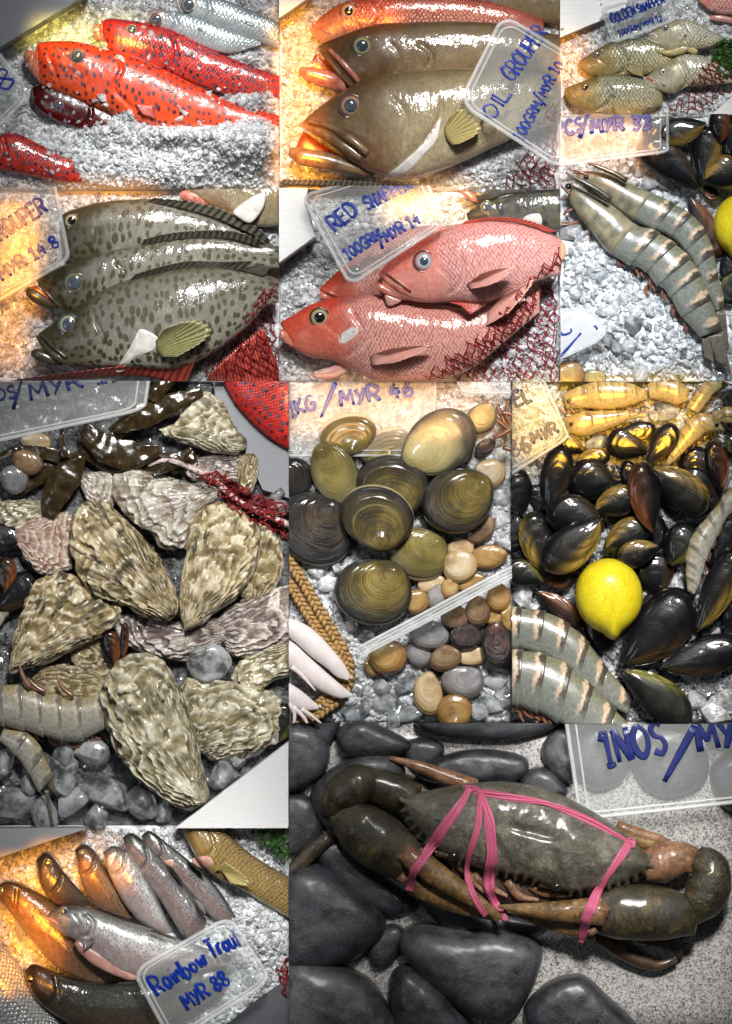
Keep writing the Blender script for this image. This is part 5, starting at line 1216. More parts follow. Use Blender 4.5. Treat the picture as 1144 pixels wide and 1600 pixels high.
fish('large front red snapper with golden eye, nearest the bottom', [(8, 540), (60, 510), (140, 465), (240, 438), (340, 425), (460, 440), (600, 462), (740, 480), (860, 470), (960, 440), (1060, 400)], [(20, 590), (60, 650), (130, 685), (220, 700), (300, 740), (400, 780), (540, 790), (680, 770), (800, 720), (920, 620), (1060, 500)], M['snapper_deep'], 36, .25, 160, eye=(165, 525, 38), iris_m='iris_gold', pup='pupil_black', pr=.6, gill=[(290, 500), (340, 580), (330, 640), (260, 690)], creases=[([(200, 560), (240, 600), (235, 650)], 2, 2, 0)],
     lips=[([(10, 545), (50, 590), (95, 650)], (16, 28, 18), -4, 'lip_red')], jaws=[([(-6, 570), (20, 575), (60, 620), (90, 655)], [(-4, 600), (20, 625), (55, 645), (88, 658)], 40, .32, 'lip_pink')],
     patches=[([(240, 590), (310, 555), (340, 575), (300, 620), (250, 640)], None, 2, 'white_flesh'), ([(335, 640), (310, 720), (230, 770), (150, 772), (140, 745), (230, 715), (295, 665)], 30, 5, 'flesh')],
     fins=[('pectoral_fin', [(370, 680), (380, 720)], [(450, 655), (560, 642), (625, 640), (580, 672), (470, 712)], None, 92, 14, 'fin_pink', .03), ('anal_fin', [(850, 500), (840, 560)], [(920, 430), (1030, 375), (1000, 430), (930, 510)], None, 88, 12, 'fin_pink', .05)], group=G, name='red_snapper', bulge=.3)
fish('pink red snapper resting on top with thick pale lips', [(408, 345), (450, 300), (540, 235), (640, 180), (740, 145), (860, 132), (980, 145), (1100, 185), (1180, 240)], [(440, 440), (520, 455), (600, 468), (700, 462), (800, 470), (880, 455), (980, 410), (1080, 370), (1180, 340)], M['snapper'], 66, .26, 150, eye=(588, 303, 42), iris_m='iris_red', pup='pupil_blue', pr=.45, gill=[(735, 280), (750, 340), (735, 390), (680, 440)], creases=[([(640, 330), (690, 370), (680, 420)], 1.8, 2, 0)],
     lips=[([(412, 348), (450, 380), (500, 412), (545, 438)], (22, 34, 40, 22), -4, 'lip_pink'), ([(440, 345), (490, 385), (535, 420)], (10, 16, 10), 3, 'lip_pink')], jaws=[([(388, 398), (405, 386), (440, 400), (490, 425), (540, 450)], [(395, 412), (425, 432), (460, 446), (500, 455), (540, 458)], 68, .32, 'lip_pink')],
     patches=[([(430, 432), (480, 448), (495, 462), (445, 480)], 66, 4, 'flesh')],
     fins=[('pectoral_fin', [(760, 395), (775, 415)], [(820, 355), (900, 332), (950, 330), (910, 375), (840, 408)], None, 126, 12, 'fin_pink', .03), ('dorsal_fin', [(740, 150), (860, 136), (980, 148), (1090, 185)], [(760, 136), (870, 122), (1000, 132), (1125, 178)], 'b', 84, 20, 'fin_red', .2), ('pelvic_fin', [(680, 462), (860, 462)], [(740, 480), (770, 518)], 70, 76, 9, 'fin_red', .1)], group=G, name='red_snapper', bulge=.3)
lid('clear lid marked RED SNAPPER across the snapper tray', [(95, 40), (560, -90), (672, 150), (290, 400)], [100, 100, 122, 100], [('RED', (235, 185), (325, 110), 62, 11), ('SNAPPER', (360, 100), (540, 10), 52, 10), ('100GRM', (285, 300), (420, 210), 46, 9), ('/MYR 14', (415, 240), (575, 150), 46, 9)], rad=.1, rim_r=3.2, rims=(0, .05))
net('wide dark red netting over lower right of the snapper tray', [(1160, 210), (1160, 800), (520, 800), (680, 680), (860, 540), (1000, 380), (1090, 280)], (36, -12), (16, 26), 30, 30, (400, 380), .85, .24, 2, hf=hf)
chips('grey wet crushed ice around the red snappers', 1800, hf, (2.5, 5.5), over=.0)
# ================================================================== tiger prawn compartment
panel(874, 183, 1144, 597); view(874, 183, 3.874)
hf = lumps([(200, 900, 260, 260, 22), (420, 1250, 260, 200, 24), (700, 1450, 260, 160, 12), (420, 380, 120, 80, 10)], 2, 7, seed=8, fr=.05)
bed(hf, M['bed'])
GC = 'ice cubes in the prawn tray'
r_ = np.random.default_rng(5)
for i in range(46):
    x, y = r_.uniform(20, 1040), r_.uniform(640, 1580)
    if y < 700 + (x - 60) * 1.05 and x > 120 and y < 1340: continue
    xx, yy = T([(x, y)])[0]
    ice_cube('rounded clear ice cube among the white ice left of the tiger prawns', x, y, float(hf(xx, yy)) + 3, r_.uniform(42, 74), GC, i)
for i, (x, y) in enumerate([(480, 330), (560, 400), (400, 320), (640, 420)]):
    ice_cube('ice cube between the lid and the upper tiger prawn head', x, y, 8, 60, GC, 60 + i)
lid('clear plastic lid marked PCS/MYR 33 above the tiger prawns', [(-300, -200), (640, -200), (640, 225), (-300, 345)], [52, 52, 52, 52], [('PCS', (-20, 130), (135, 100), 80, 20), ('/MYR 33', (120, 118), (540, 88), 80, 20)], rad=.04, rim_r=2.6)
MU = 'mussels around the tiger prawns'
mussel('black mussel at the very top left of the mussel cluster by the lid', (830, 100), (490, 90), 170, 30, 1, 'mussel', group=MU)
mussel('gold topped mussel above the long black mussel near the lid', (880, 60), (580, 130), 170, 44, -1, 'mussel_gold', group=MU)
mussel('long glossy black mussel pointing down right below the lid corner', (835, 440), (480, 150), 210, 34, 1, 'mussel', group=MU, seam=.1)
mussel('olive gold mussel standing upright in the right cluster', (850, 410), (900, 70), 180, 40, 1, 'mussel_gold', group=MU)
mussel('brown barked mussel at the top right edge above the others', (960, 180), (950, -30), 130, 50, 1, 'mussel_brown', group=MU)
mussel('dark mussel at the upper right corner of the prawn tray', (1000, 280), (1090, 20), 190, 36, 1, 'mussel', group=MU)
mussel('gold striped black mussel lying just above the lemon', (850, 400), (1080, 320), 210, 54, -1, 'mussel_gold', group=MU)
mussel('brown mussel half hidden between tiger prawn and lemon', (780, 480), (960, 860), 160, 16, -1, 'mussel_brown', group=MU)
mussel('reddish mussel tip under the gold striped mussel', (860, 430), (960, 500), 80, 30, 1, 'mussel_brown', group=MU)
mussel('black mussel below the half lemon at the right edge', (980, 980), (1080, 830), 150, 14, 1, 'mussel', group=MU)
mussel('dark olive mussel low on the right edge beside prawn tail', (1080, 900), (1000, 1140), 130, 16, 1, 'mussel_green', group=MU)
lemon('yellow lemon cut by the right edge beside the tiger prawns', 1095, 655, 178, 22, 100)
prawn('upper striped tiger prawn with serrated beak beside the mussels', [(100, 335), (200, 335), (300, 352), (400, 400), (500, 445), (600, 482), (700, 535), (790, 590), (860, 660), (905, 740), (935, 840), (955, 960), (985, 1080), (997, 1170)], [(110, 385), (190, 440), (280, 510), (380, 590), (480, 650), (560, 690), (640, 715), (700, 755), (760, 825), (810, 900), (850, 1000), (890, 1080), (920, 1130), (945, 1180)], [0, .36, .47, .56, .66, .76, .87, 1.0], 22, .30,
      tail=[([(945, 1180), (997, 1170)], [(985, 1330), (1015, 1340)], 24), ([(960, 1180), (985, 1180)], [(1000, 1430), (1022, 1400)], 26)], rostrum=([(400, 400), (330, 358), (230, 315), (115, 272)], (34, 30, 22, 4), 44, 7), eye=(157, 370, 17), legs=[([(80, 330), (150, 350), (240, 395)], (12, 18, 14), 24)],
      feelers=[([(110, 360), (60, 320), (-20, 260)], 26), ([(110, 375), (40, 350), (-20, 340)], 24)], group='tiger prawns', name='tiger_prawn')
prawn('lower striped tiger prawn lying in front with tail at bottom right', [(60, 410), (150, 458), (240, 505), (340, 565), (460, 660), (560, 688), (680, 762), (770, 845), (840, 950), (890, 1060), (940, 1190), (975, 1300)], [(50, 520), (110, 600), (190, 700), (280, 820), (390, 890), (500, 935), (575, 1020), (635, 1060), (700, 1170), (760, 1250), (810, 1300), (850, 1340)], [0, .36, .47, .56, .65, .74, .86, 1.0], 34, .31,
      tail=[([(850, 1340), (900, 1325)], [(870, 1460), (930, 1500)], 34), ([(890, 1325), (940, 1312)], [(950, 1500), (1000, 1510)], 37), ([(930, 1315), (975, 1300)], [(1005, 1540), (1030, 1560)], 35), ([(960, 1310), (985, 1300)], [(1000, 1420), (1020, 1400)], 32)],
      rostrum=([(300, 520), (220, 460), (120, 405), (22, 350)], (34, 30, 22, 4), 62, 7), eye=(48, 430, 20),
      legs=[([(110, 640), (40, 655), (-30, 650)], (22, 16, 10), 18), ([(200, 770), (150, 680), (100, 640), (0, 645)], (26, 22, 16, 10), 14), ([(60, 480), (20, 440), (-20, 400)], (22, 18, 12), 36), ([(90, 560), (40, 580), (20, 600)], (22, 20, 14), 26), ([(490, 930), (450, 960), (440, 990)], (26, 22, 8), 14), ([(600, 1010), (530, 1030), (520, 1070), (570, 1100)], (26, 26, 24, 8), 16), ([(640, 1040), (590, 1070), (580, 1100)], (24, 22, 8), 16), ([(700, 1170), (700, 1210), (740, 1220)], (16, 14, 8), 16)],
      feelers=[([(80, 470), (20, 500), (-20, 490)], 34)], group='tiger prawns', name='tiger_prawn')
o = lid('crumpled clear bag with blue scribbles at the lower left of prawn ice', [(-100, 1180), (180, 1160), (300, 1330), (-60, 1500)], [40, 48, 46, 40], [('/I', (10, 1440), (220, 1290), 26, 12), ('U', (10, 1330), (70, 1310), 24, 10)], rad=.3, rim_r=1.4, name='plastic_bag', mat='bag')
o['category'] = 'bag'; del o['group']
clam('amber clam cut off at the bottom left corner of the prawn tray', 60, 1560, 95, 80, 0, 180, 14, 'clam_amber', group='small clams')
clam('yellow clam at the bottom edge under the plastic bag', 205, 1590, 75, 60, 20, -60, 14, 'clam_yellow', group='small clams')
clam('pale round clam at the left edge of the prawn ice', -10, 815, 50, 70, 0, 180, 18, 'clam_cream', group='small clams')
chips('white crushed ice around the tiger prawns', 1500, hf, (3, 7), over=.0)
# ================================================================== oyster compartment
panel(0, 597, 452, 1290); view(0, 597, 2.531)
hf = lumps([], -6, 8, seed=9)
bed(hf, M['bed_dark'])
M['weed'] = simple('brown_seaweed', (.055, .035, .012), .2, .5, 8, coat=.9, col2=(.018, .012, .006))
steel('grey steel tray wall behind the oysters at the top right', [(830, -60), (1200, -60), (1200, 480), (1040, 430), (960, 260), (860, 120)], -5, 12, 'steel_dark')
fish('reddish blurred fish beyond the tray wall at oyster top right', [(860, -40), (940, 100), (1060, 220), (1200, 300)], [(1000, -160), (1150, -100), (1250, 0), (1300, 100)], M['coral_deep'], 20, .2, 60, group=G, name='coral_trout')
view(0, 0, 1)
OY = 'oysters'
oyster('small grey oyster at the far left top under seaweed', [(-8, 790), (40, 780), (75, 790), (62, 830), (20, 850), (-8, 845)], (70, 792), 10, 'oyster_green', 12, seed=2)
oyster('grey ridged oyster in the back under the seaweed tips', [(285, 722), (330, 712), (376, 706), (398, 722), (385, 748), (330, 752), (296, 745)], (392, 722), 10, 'oyster_purple', 12, seed=3)
oyster('striped small oyster behind the frilly centre oyster', [(126, 745), (150, 737), (176, 742), (184, 765), (172, 792), (140, 784)], (130, 742), 14, 'oyster_grey', 14, seed=4)
oyster('white tipped brown oyster end standing beside the net', [(372, 725), (388, 708), (402, 716), (402, 742), (390, 770), (374, 765)], (398, 714), 16, 'oyster_brown', 14, seed=24)
oyster('brown edged oyster hidden behind the right cream oyster', [(400, 820), (425, 826), (441, 860), (438, 900), (412, 935), (384, 942), (372, 900)], (385, 935), 16, 'oyster_brown', 18, seed=5)
oyster('purple grey flat oyster below the two centre oysters', [(172, 958), (220, 962), (290, 972), (345, 965), (352, 1000), (318, 1022), (276, 1030), (225, 1018), (188, 1000)], (345, 985), 12, 'oyster_purple', 16, seed=6)
oyster('dark purple oyster at the right edge below cream oyster', [(340, 965), (385, 935), (470, 915), (470, 985), (425, 1012), (372, 1026), (346, 1002)], (350, 990), 14, 'oyster_purple', 18, seed=7)
oyster('pale green oyster lip at the right edge above rough oyster', [(362, 1052), (395, 1020), (470, 1002), (470, 1045), (425, 1062), (398, 1085), (372, 1075)], (465, 1020), 14, 'oyster_green', 16, seed=8)
oyster('rough greenish oyster right of the bottom oyster', [(284, 1072), (325, 1062), (385, 1068), (432, 1085), (440, 1140), (402, 1172), (350, 1184), (306, 1165)], (300, 1165), 16, 'oyster_green', 24, seed=9, rough=.16)
oyster('spotted round oyster partly behind the grey prawn', [(50, 1062), (78, 1040), (125, 1040), (170, 1062), (168, 1095), (90, 1098), (58, 1088)], (60, 1075), 12, 'oyster_brown', 16, seed=10)
oyster('dim oyster in the gap above the spotted oyster', [(110, 1010), (150, 1000), (185, 1020), (180, 1060), (130, 1060)], (120, 1015), 6, 'oyster_brown', 14, seed=25)
oyster('mossy green oyster at the top right on the seaweed', [(250, 672), (278, 658), (292, 632), (324, 612), (350, 630), (362, 662), (386, 688), (372, 706), (336, 706), (302, 696), (270, 684)], (382, 692), 26, 'oyster_green', 26, seed=11, rough=.12)
oyster('pinkish flaky oyster at the left beside frilly oyster', [(24, 830), (52, 812), (88, 802), (114, 805), (110, 850), (112, 882), (75, 898), (48, 882), (30, 850)], (36, 838), 18, 'oyster_pink', 18, seed=12, rough=.14)
oyster('whitish oyster with purple blotches at the back centre', [(174, 756), (190, 738), (222, 733), (256, 742), (290, 752), (335, 758), (345, 778), (312, 800), (298, 825), (292, 852), (254, 856), (238, 835), (205, 812), (182, 785)], (335, 768), 24, 'oyster_grey', 26, seed=13)
oyster('yellowish green oyster tilted at the lower left', [(14, 1042), (26, 985), (42, 935), (68, 900), (112, 894), (155, 918), (192, 950), (176, 980), (125, 1008), (70, 1035), (30, 1046)], (24, 1038), 26, 'oyster', 26, seed=14)
oyster('smooth cream oval oyster right of the centre', [(296, 822), (316, 796), (345, 785), (376, 795), (402, 822), (406, 856), (392, 898), (368, 932), (338, 954), (310, 976), (290, 980), (282, 945), (286, 895), (294, 858)], (292, 972), 36, 'oyster', 30, seed=15, rough=.07, terr=.7)
oyster('frilly cream and brown oyster in the centre left', [(112, 835), (118, 808), (132, 786), (160, 780), (188, 800), (222, 834), (252, 873), (274, 918), (279, 955), (258, 969), (215, 955), (176, 935), (146, 930), (124, 895), (114, 865)], (268, 958), 36, 'oyster', 30, seed=16, rough=.10, terr=1.3)
oyster('large pale layered oyster nearest the bottom edge', [(160, 1082), (172, 1042), (198, 1022), (232, 1016), (262, 1038), (284, 1078), (300, 1120), (314, 1178), (326, 1235), (308, 1258), (272, 1255), (226, 1222), (190, 1182), (168, 1132)], (316, 1248), 36, 'oyster_green', 32, seed=17, rough=.06, terr=1.2)
WG = 'brown seaweed blades'
def weed(label, line, widths, z, zl=None):
    g = limb(line, widths, .10, z, zl=zl, M=40, Nf=14, disp=lambda P, st: 9 * fbm(P[:, 0] * .05, P[:, 1] * .05, 5, 3), ends=(.02, .1))
    build(g, 'seaweed', M['weed'], reg=True, label=label, category='seaweed', group=WG)
view(0, 597, 2.531)
weed('wide glossy seaweed blade folded in the middle of the tuft', [(330, 180), (420, 260), (520, 290), (640, 270)], (60, 110, 120, 40), 34)
weed('brown seaweed blade hanging down over the back oysters', [(330, 290), (280, 360), (230, 440), (200, 530)], (40, 120, 110, 50), 34)
weed('thin curled seaweed stalk beside the price lid', [(270, 300), (255, 200), (280, 140), (345, 95)], (40, 22, 14, 8), 50)
weed('seaweed strip rising to the top edge of oyster tray', [(450, 210), (540, 140), (600, 70), (680, -20)], (60, 70, 60, 60), 36)
weed('shiny dark seaweed strip slanting right along the top', [(460, 190), (580, 140), (700, 80), (805, 40)], (40, 90, 80, 30), 46)
weed('small seaweed tongue pointing right near the back oyster', [(610, 360), (680, 330), (765, 265)], (30, 44, 20), 52)
weed('seaweed frond curling left over the small snail', [(300, 320), (180, 280), (80, 270), (0, 300)], (60, 50, 34, 30), 30)
weed('dark seaweed clump under the lid at left', [(60, 420), (160, 360), (260, 330), (330, 310)], (80, 90, 80, 70), 16)
weed('dark seaweed bed behind the whitish oyster', [(330, 240), (480, 330), (640, 330), (780, 300)], (110, 90, 110, 60), 14)
weed('seaweed tip standing between the two top strips', [(610, 80), (640, 20), (650, -40)], (50, 56, 40), 52)
clam('small orange brown sea snail at the left under seaweed', 118, 320, 62, 50, 20, 200, 24, 'clam_brown', H=.7, group='small sea snails')
clam('grey sea snail below the orange brown snail', 65, 385, 56, 60, 0, 200, 20, 'clam_grey', H=.7, group='small sea snails')
clam('pale sea snail peeking out near the lid edge', 150, 240, 60, 40, 0, 200, 14, 'clam_cream', H=.6, group='small sea snails')
mussel('blue black mussel at the left edge below pinkish oyster', (-20, 900), (140, 770), 130, 20, 1, 'mussel', group='mussels among oysters')
mussel('dark mussel fan upright at the left edge', (20, 850), (30, 690), 90, 24, 1, 'mussel_brown', group='mussels among oysters')
mussel('dark mussel at left edge above the blue black mussel', (-20, 560), (90, 660), 110, 10, 1, 'mussel', group='mussels among oysters')
view(0, 940, 2.531)
mussel('small mussel tip poking up above the bottom oyster', (455, 260), (430, 110), 80, 22, 1, 'mussel_brown', group='mussels among oysters')
mussel('thin brown mussel edge beside the small mussel tip', (490, 230), (500, 80), 36, 26, 1, 'mussel_brown', group='mussels among oysters')
mussel('dark green mussel at the lower right of rough oyster', (1100, 560), (1130, 400), 110, 10, 1, 'mussel_green', group='mussels among oysters')
mussel('small whitish mussel below the rough oyster', (970, 620), (1060, 500), 80, 12, 1, 'clam_grey', group='mussels among oysters')
prawn('grey prawn belly lying at the left in front of spotted oyster', [(-60, 350), (20, 325), (100, 330), (200, 360), (300, 375), (420, 360)], [(-60, 460), (20, 490), (110, 510), (210, 540), (310, 550), (420, 500)], [0, .18, .34, .5, .66, .82, 1.0], 26, .34, 'prawn_pale', head=False, legs=[([(130, 340), (100, 290), (85, 240)], (26, 20, 6), 44), ([(190, 355), (150, 330), (120, 300)], (20, 16, 8), 44), ([(300, 372), (260, 340), (232, 292)], (24, 18, 6), 44)], group='grey prawns')
prawn('bluish prawn tail pointing down over the ice cubes', [(20, 500), (100, 510), (150, 545), (190, 620), (215, 690)], [(0, 545), (60, 600), (100, 650), (130, 700), (160, 750)], [0, .35, .7, 1.0], 26, .3, 'prawn_pale', head=False, tail=[([(130, 640), (160, 740)], [(170, 760), (195, 800)], 28), ([(170, 640), (200, 660)], [(205, 740), (235, 770)], 26), ([(180, 740), (196, 740)], [(205, 880), (216, 880)], 22)], group='grey prawns')
prawn('blue grey prawn scrap at the far left edge', [(-20, 60), (40, -20), (70, -60)], [(-20, 140), (30, 60), (85, 0)], [0, .5, 1.0], 16, .3, 'prawn_pale', head=False, group='grey prawns')
GI = 'clear ice cubes below the oysters'
for i, (x, y, s) in enumerate([(430, 760, 105), (250, 690, 80), (300, 790, 80), (370, 590, 70), (250, 600, 55), (560, 800, 70), (180, 840, 70), (880, 680, 60), (940, 620, 45), (60, 800, 80), (640, 830, 60), (120, 720, 50), (380, 850, 60), (20, 640, 60)]):
    ice_cube('clear wet ice chunk below the oysters at the tray bottom', x, y, 8, s, GI, 200 + i)
build(inflate([(740, 250), (770, 180), (850, 160), (905, 200), (920, 250), (880, 300), (800, 318)], 16, 20, nr=14, nth=60), 'ice_disc', M['ice_clear'], reg=True, label='round clear ice disc on the purple oyster', category='ice')
view(0, 597, 2.531)
for i, (x, y, s) in enumerate([(1085, 455, 45), (1110, 500, 50)]):
    ice_cube('round clear ice piece beside the red net at the right edge', x, y, 14, s, 'ice pieces by the net', 230 + i)
M['rope'] = simple('pale_rope', (.62, .50, .48), .5, .3, 30, bmp=.5)
p = spline(T([(590, 330), (660, 310), (760, 340), (860, 400), (940, 470), (1040, 520), (1160, 570)]), 40)
build(tube(np.column_stack([p, [top_z(a, b, 12) + 5 for a, b in p]]), [3, 5, 5, 5], 8), 'rope', M['rope'], reg=True, label='pale pink rope running along the red net', category='rope')
net('small bunched red net strand over the oysters at the right', [(770, 350), (880, 345), (1000, 430), (1160, 490), (1160, 640), (1060, 590), (900, 490)], (34, 14), (-5, 15), 14, 12, (790, 320), 1.3, .35, 2, lift=4)
lid('clear lid marked OS/MYR 11 above the seaweed', [(-300, -160), (620, -160), (580, 110), (-300, 300)], [72, 72, 66, 66], [('OS', (5, 80), (80, 60), 46, 9), ('/MYR 11', (70, 90), (490, -10), 60, 10)], rad=.08, rim_r=3.2, marker='marker_dark')
view(0, 0, 1)
steel('bright steel tray rim across the lower right of the oysters', [(262, 1300), (470, 1142), (470, 1300)], 14, 58, 'steel_bright')
# ================================================================== clam compartment
panel(452, 597, 798, 1128); view(452, 597, 3.306)
hf = lumps([(1090, 600, 90, 300, 10)], 0, 6, seed=10)
bed(hf, M['bed_grey'])
M['grime'] = None
CL = 'large clams'
lid('clear lid marked 1KG/MYR 46 behind the clams', [(-260, -200), (760, -200), (740, 380), (-260, 380)], [30, 30, 26, 26], [('1KG', (15, 185), (140, 140), 74, 13), ('~', (165, 185), (240, 5), 90, 15), ('MYR 46', (270, 130), (640, 75), 78, 14)], rad=.05, rim_r=2.2)
lid('second blank clear lid at the top right behind the clams', [(770, -160), (1300, -160), (1300, 60), (900, 55)], [26, 26, 22, 22], rad=.12, rim_r=2.2)
clam('black clam with white chipped patch at the left edge', 30, 490, 95, 100, 0, 180, 6, 'clam_black')
clam('olive clam with pale seam, hindmost on the left', 305, 272, 150, 98, -14, 90, 20, 'clam_olive', seam=(-6, -14), tilt=(0, .1))
clam('grey olive clam tucked behind between two others', 490, 330, 138, 70, -26, 90, 16, 'clam_olive', seam=(-8, -14))
clam('yellow triangular clam at the top right behind the largest', 990, 190, 85, 72, -40, -20, 14, 'clam_yellow', group=CL)
clam('largest pale yellow clam with white worn beak', 780, 312, 200, 160, -38, 195, 28, 'clam_yellow', H=.46)
clam('big black clam at the left edge in the shadow', 130, 760, 210, 180, 40, -90, 16, 'clam_black')
clam('olive brown streaked clam standing at the left', 240, 482, 120, 165, -25, -100, 26, 'clam_olive')
clam('dark ringed clam in the middle of the heap', 535, 530, 192, 150, 12, 80, 34, 'clam_dark')
clam('round clam with gold centre and dark rim at right', 862, 615, 186, 168, -20, -15, 36, 'clam_dark', H=.46)
clam('pale olive clam below the front clam', 655, 880, 172, 130, 25, -60, 20, 'clam_olive', seam=(-4, 12))
clam('front olive and black mottled clam in centre', 452, 695, 192, 158, 16, 70, 50, 'clam_dark', H=.44, seam=(2, -8))
view(452, 860, 3.306)
clam('dark rimmed clam with golden centre lowest on the left', 432, 215, 202, 172, 10, -60, 26, 'clam_dark', H=.42)
SM = 'small clams'
for lab, x, y, rx, ry, rot, um, mt, z in [
    ('cream clam with orange edge at the right of the largest clam', 1043, -400, 75, 72, 20, 180, 'clam_cream', 18),
    ('small mottled snail like clam right of the round gold clam', 985, -110, 82, 62, -40, 0, 'clam_brown', 16),
    ('yellow ribbed clam at right beyond the pale pink clam', 1020, 30, 95, 60, -10, 0, 'clam_amber', 12),
    ('pale clam half hidden above the plastic edge, right of pale olive clam', 885, -10, 70, 55, 0, -90, 'clam_cream', 10),
    ('white pink clam beside the pale olive clam', 885, 78, 88, 82, -20, -120, 'clam_cream', 24),
    ('yellow clam just above the plastic edge at right', 940, 165, 75, 42, -20, -90, 'clam_amber', 16),
    ('pale flat clam under the pale olive clam', 735, 170, 75, 45, -10, -90, 'clam_cream', 14),
    ('striped small clam in the middle above plastic edge', 828, 198, 50, 52, 0, -90, 'clam_amber', 20),
    ('yellow and grey clam right of the golden centred clam', 660, 262, 68, 62, -30, -120, 'clam_amber', 18),
    ('grey white clam between yellow clams', 755, 240, 52, 60, 20, -90, 'clam_grey', 16),
    ('brown clam just below the plastic edge', 855, 345, 75, 58, 0, -90, 'clam_brown', 20),
    ('brown and silver clam right of the brown clam', 970, 315, 66, 72, 10, -90, 'clam_brown', 22),
    ('tan orange clam above the big ink dark clam', 1080, 245, 66, 68, 0, -90, 'clam_amber', 24),
    ('tan clam at the right edge', 1140, 330, 45, 85, 0, 180, 'clam_amber', 20),
    ('little yellow clam between brown and dark clams', 1055, 350, 48, 34, 0, -90, 'clam_amber', 16),
    ('grey blue banded clam under the plastic edge', 722, 440, 105, 68, 4, -80, 'clam_grey', 22),
    ('black clam with brown beak in the lower cluster', 908, 448, 86, 66, 0, -70, 'clam_ink', 22),
    ('ink dark ribbed clam at the right edge', 1070, 488, 84, 115, -8, -80, 'clam_ink', 28),
    ('cream flat clam below the black clam', 945, 545, 78, 45, -12, -90, 'clam_cream', 14),
    ('brown clam pair showing hinge below the black clam', 808, 555, 84, 62, -10, -90, 'clam_brown', 24),
    ('silver grey clam beside the amber clam', 668, 535, 70, 58, 30, -90, 'clam_grey', 12),
    ('reddish clam under the amber clam', 440, 600, 52, 46, 20, 180, 'clam_amber', 8),
    ('amber round clam at the tip of the plastic edge', 520, 545, 92, 84, -15, -150, 'clam_amber', 22),
    ('dark brown little clam under the brown pair', 760, 600, 50, 40, 0, 0, 'clam_ink', 6),
    ('cream clam upright on the ice near the bottom', 716, 738, 74, 102, -14, -60, 'clam_cream', 18),
    ('green grey clam on the ice at lower right', 888, 676, 108, 80, 8, -50, 'clam_grey', 18),
    ('amber clam at the bottom edge of the clam tray', 852, 820, 94, 84, 0, 90, 'clam_amber', 20)]:
    clam(lab, x, y, rx, ry, rot, um, z, mt, H=.5, group=SM, seam=(rx * .07 * math.sin(x), ry * .13), point=.10 + .12 * abs(math.sin(x * 1.7)), seam_mat=mt)
# plastic edge bar
ole = thing('lid_edge', 'thick clear plastic lid edge slanting across the small clams', 'lid', *T([(700, 340)])[0], 60)
build(limb([(365, 515), (700, 340), (1000, 180), (1180, 90)], (58, 60, 62, 62), .16, 62, ends=(.01, .01), M=30), 'wall', plastic_mat('thick_plastic', .30, (.85, .87, .88), .15), ole)
for dy_, rr_ in ((-26, 2.2), (-8, 1.2), (12, 1.2), (27, 2.2)):
    p = spline(T([(368, 515 + dy_), (700, 340 + dy_), (1000, 180 + dy_), (1180, 90 + dy_)]), 20)
    build(tube(np.column_stack([p, np.full(20, 70.0)]), rr_, 8), 'ridge', M['rim'], ole)
# woven basket rim
M['straw'] = simple('straw', (.46, .29, .11), .5, .45, 18, bmp=.6, bscale=60, col2=(.28, .15, .05))
ob = thing('woven_basket', 'braided straw basket rim curving at the left around squid', 'basket', 470, 960, 0)
for line, wdt, ph in (([(-30, 20), (60, 140), (140, 280), (230, 430), (300, 560), (310, 640), (290, 720), (210, 800), (120, 860), (40, 900)], 34, 0), ([(-60, 90), (20, 200), (100, 330), (190, 470), (262, 580), (275, 640), (250, 710), (180, 770), (100, 820), (20, 860)], 30, 1.5)):
    c = spline(T(line), 260); d = np.gradient(c, axis=0); d /= np.linalg.norm(d, axis=1)[:, None]; n = np.stack([d[:, 1], -d[:, 0]], 1)
    s = np.arange(260) * .30 + ph
    for k in range(3):
        f = s + 2.094 * k
        for part in range(13):
            i0, i1 = part * 20, part * 20 + 22
            q = np.column_stack([c + n * (R(wdt) * .62 * np.sin(f))[:, None], 20 + 4 * np.sin(2 * f)])[i0:i1]
            build(tube(q, [2.6, 3.8, 3.8, 2.6], 7, .9), 'straw_strand', M['straw'], ob, reg=(part % 3 == 0), cap=False)
M['squid'] = simple('squid_flesh', (.74, .70, .70), .25, .12, 5, coat=.8, col2=(.68, .60, .60), sss=.3)
SQ = 'squid in the basket'
def squid(label, top, bot, z):
    o = thing('squid', label, 'squid', *T(top)[0], 0, SQ)
    build(loft(top, bot, .32, z, 50, 26, 8, (.05, .3), px=False), 'mantle', M['squid'], o, reg=True)
    t = T(top)[-1]
    build(limb([top[-1], ((top[-1][0] + bot[-1][0]) / 2 + 20, (top[-1][1] + bot[-1][1]) / 2)], (24, 4), .4, z - 4), 'fin_tip', M['squid'], o)
squid('upper white squid lying over the basket rim', [(-60, 330), (20, 350), (120, 400), (220, 500), (290, 590), (318, 650)], [(-60, 420), (20, 460), (110, 540), (190, 600), (250, 650), (300, 665)], 40)
squid('middle white squid with long body in the basket', [(-60, 440), (20, 470), (110, 550), (200, 630), (270, 690), (330, 740)], [(-60, 600), (20, 620), (100, 680), (180, 730), (260, 760), (325, 748)], 36)
squid('small white squid with tentacles at the bottom left', [(-60, 650), (20, 690), (90, 740), (155, 800)], [(-60, 780), (0, 800), (80, 825), (150, 815)], 32)
for i, ln in enumerate([[(0, 780), (30, 840), (20, 920)], [(60, 810), (120, 850), (170, 890)], [(20, 800), (80, 860), (110, 930)], [(10, 590), (70, 640), (140, 720)]]):
    build(limb(ln, (26, 20, 8), .5, 40 if i < 3 else 56), 'squid_tentacle', M['squid'], reg=True, label=['white tentacle hanging at the far left bottom', 'white tentacle pointing right below the small squid', 'thin white tentacle between the other two', 'white tentacle lying over the middle squid'][i], category='tentacle', group='squid tentacles')
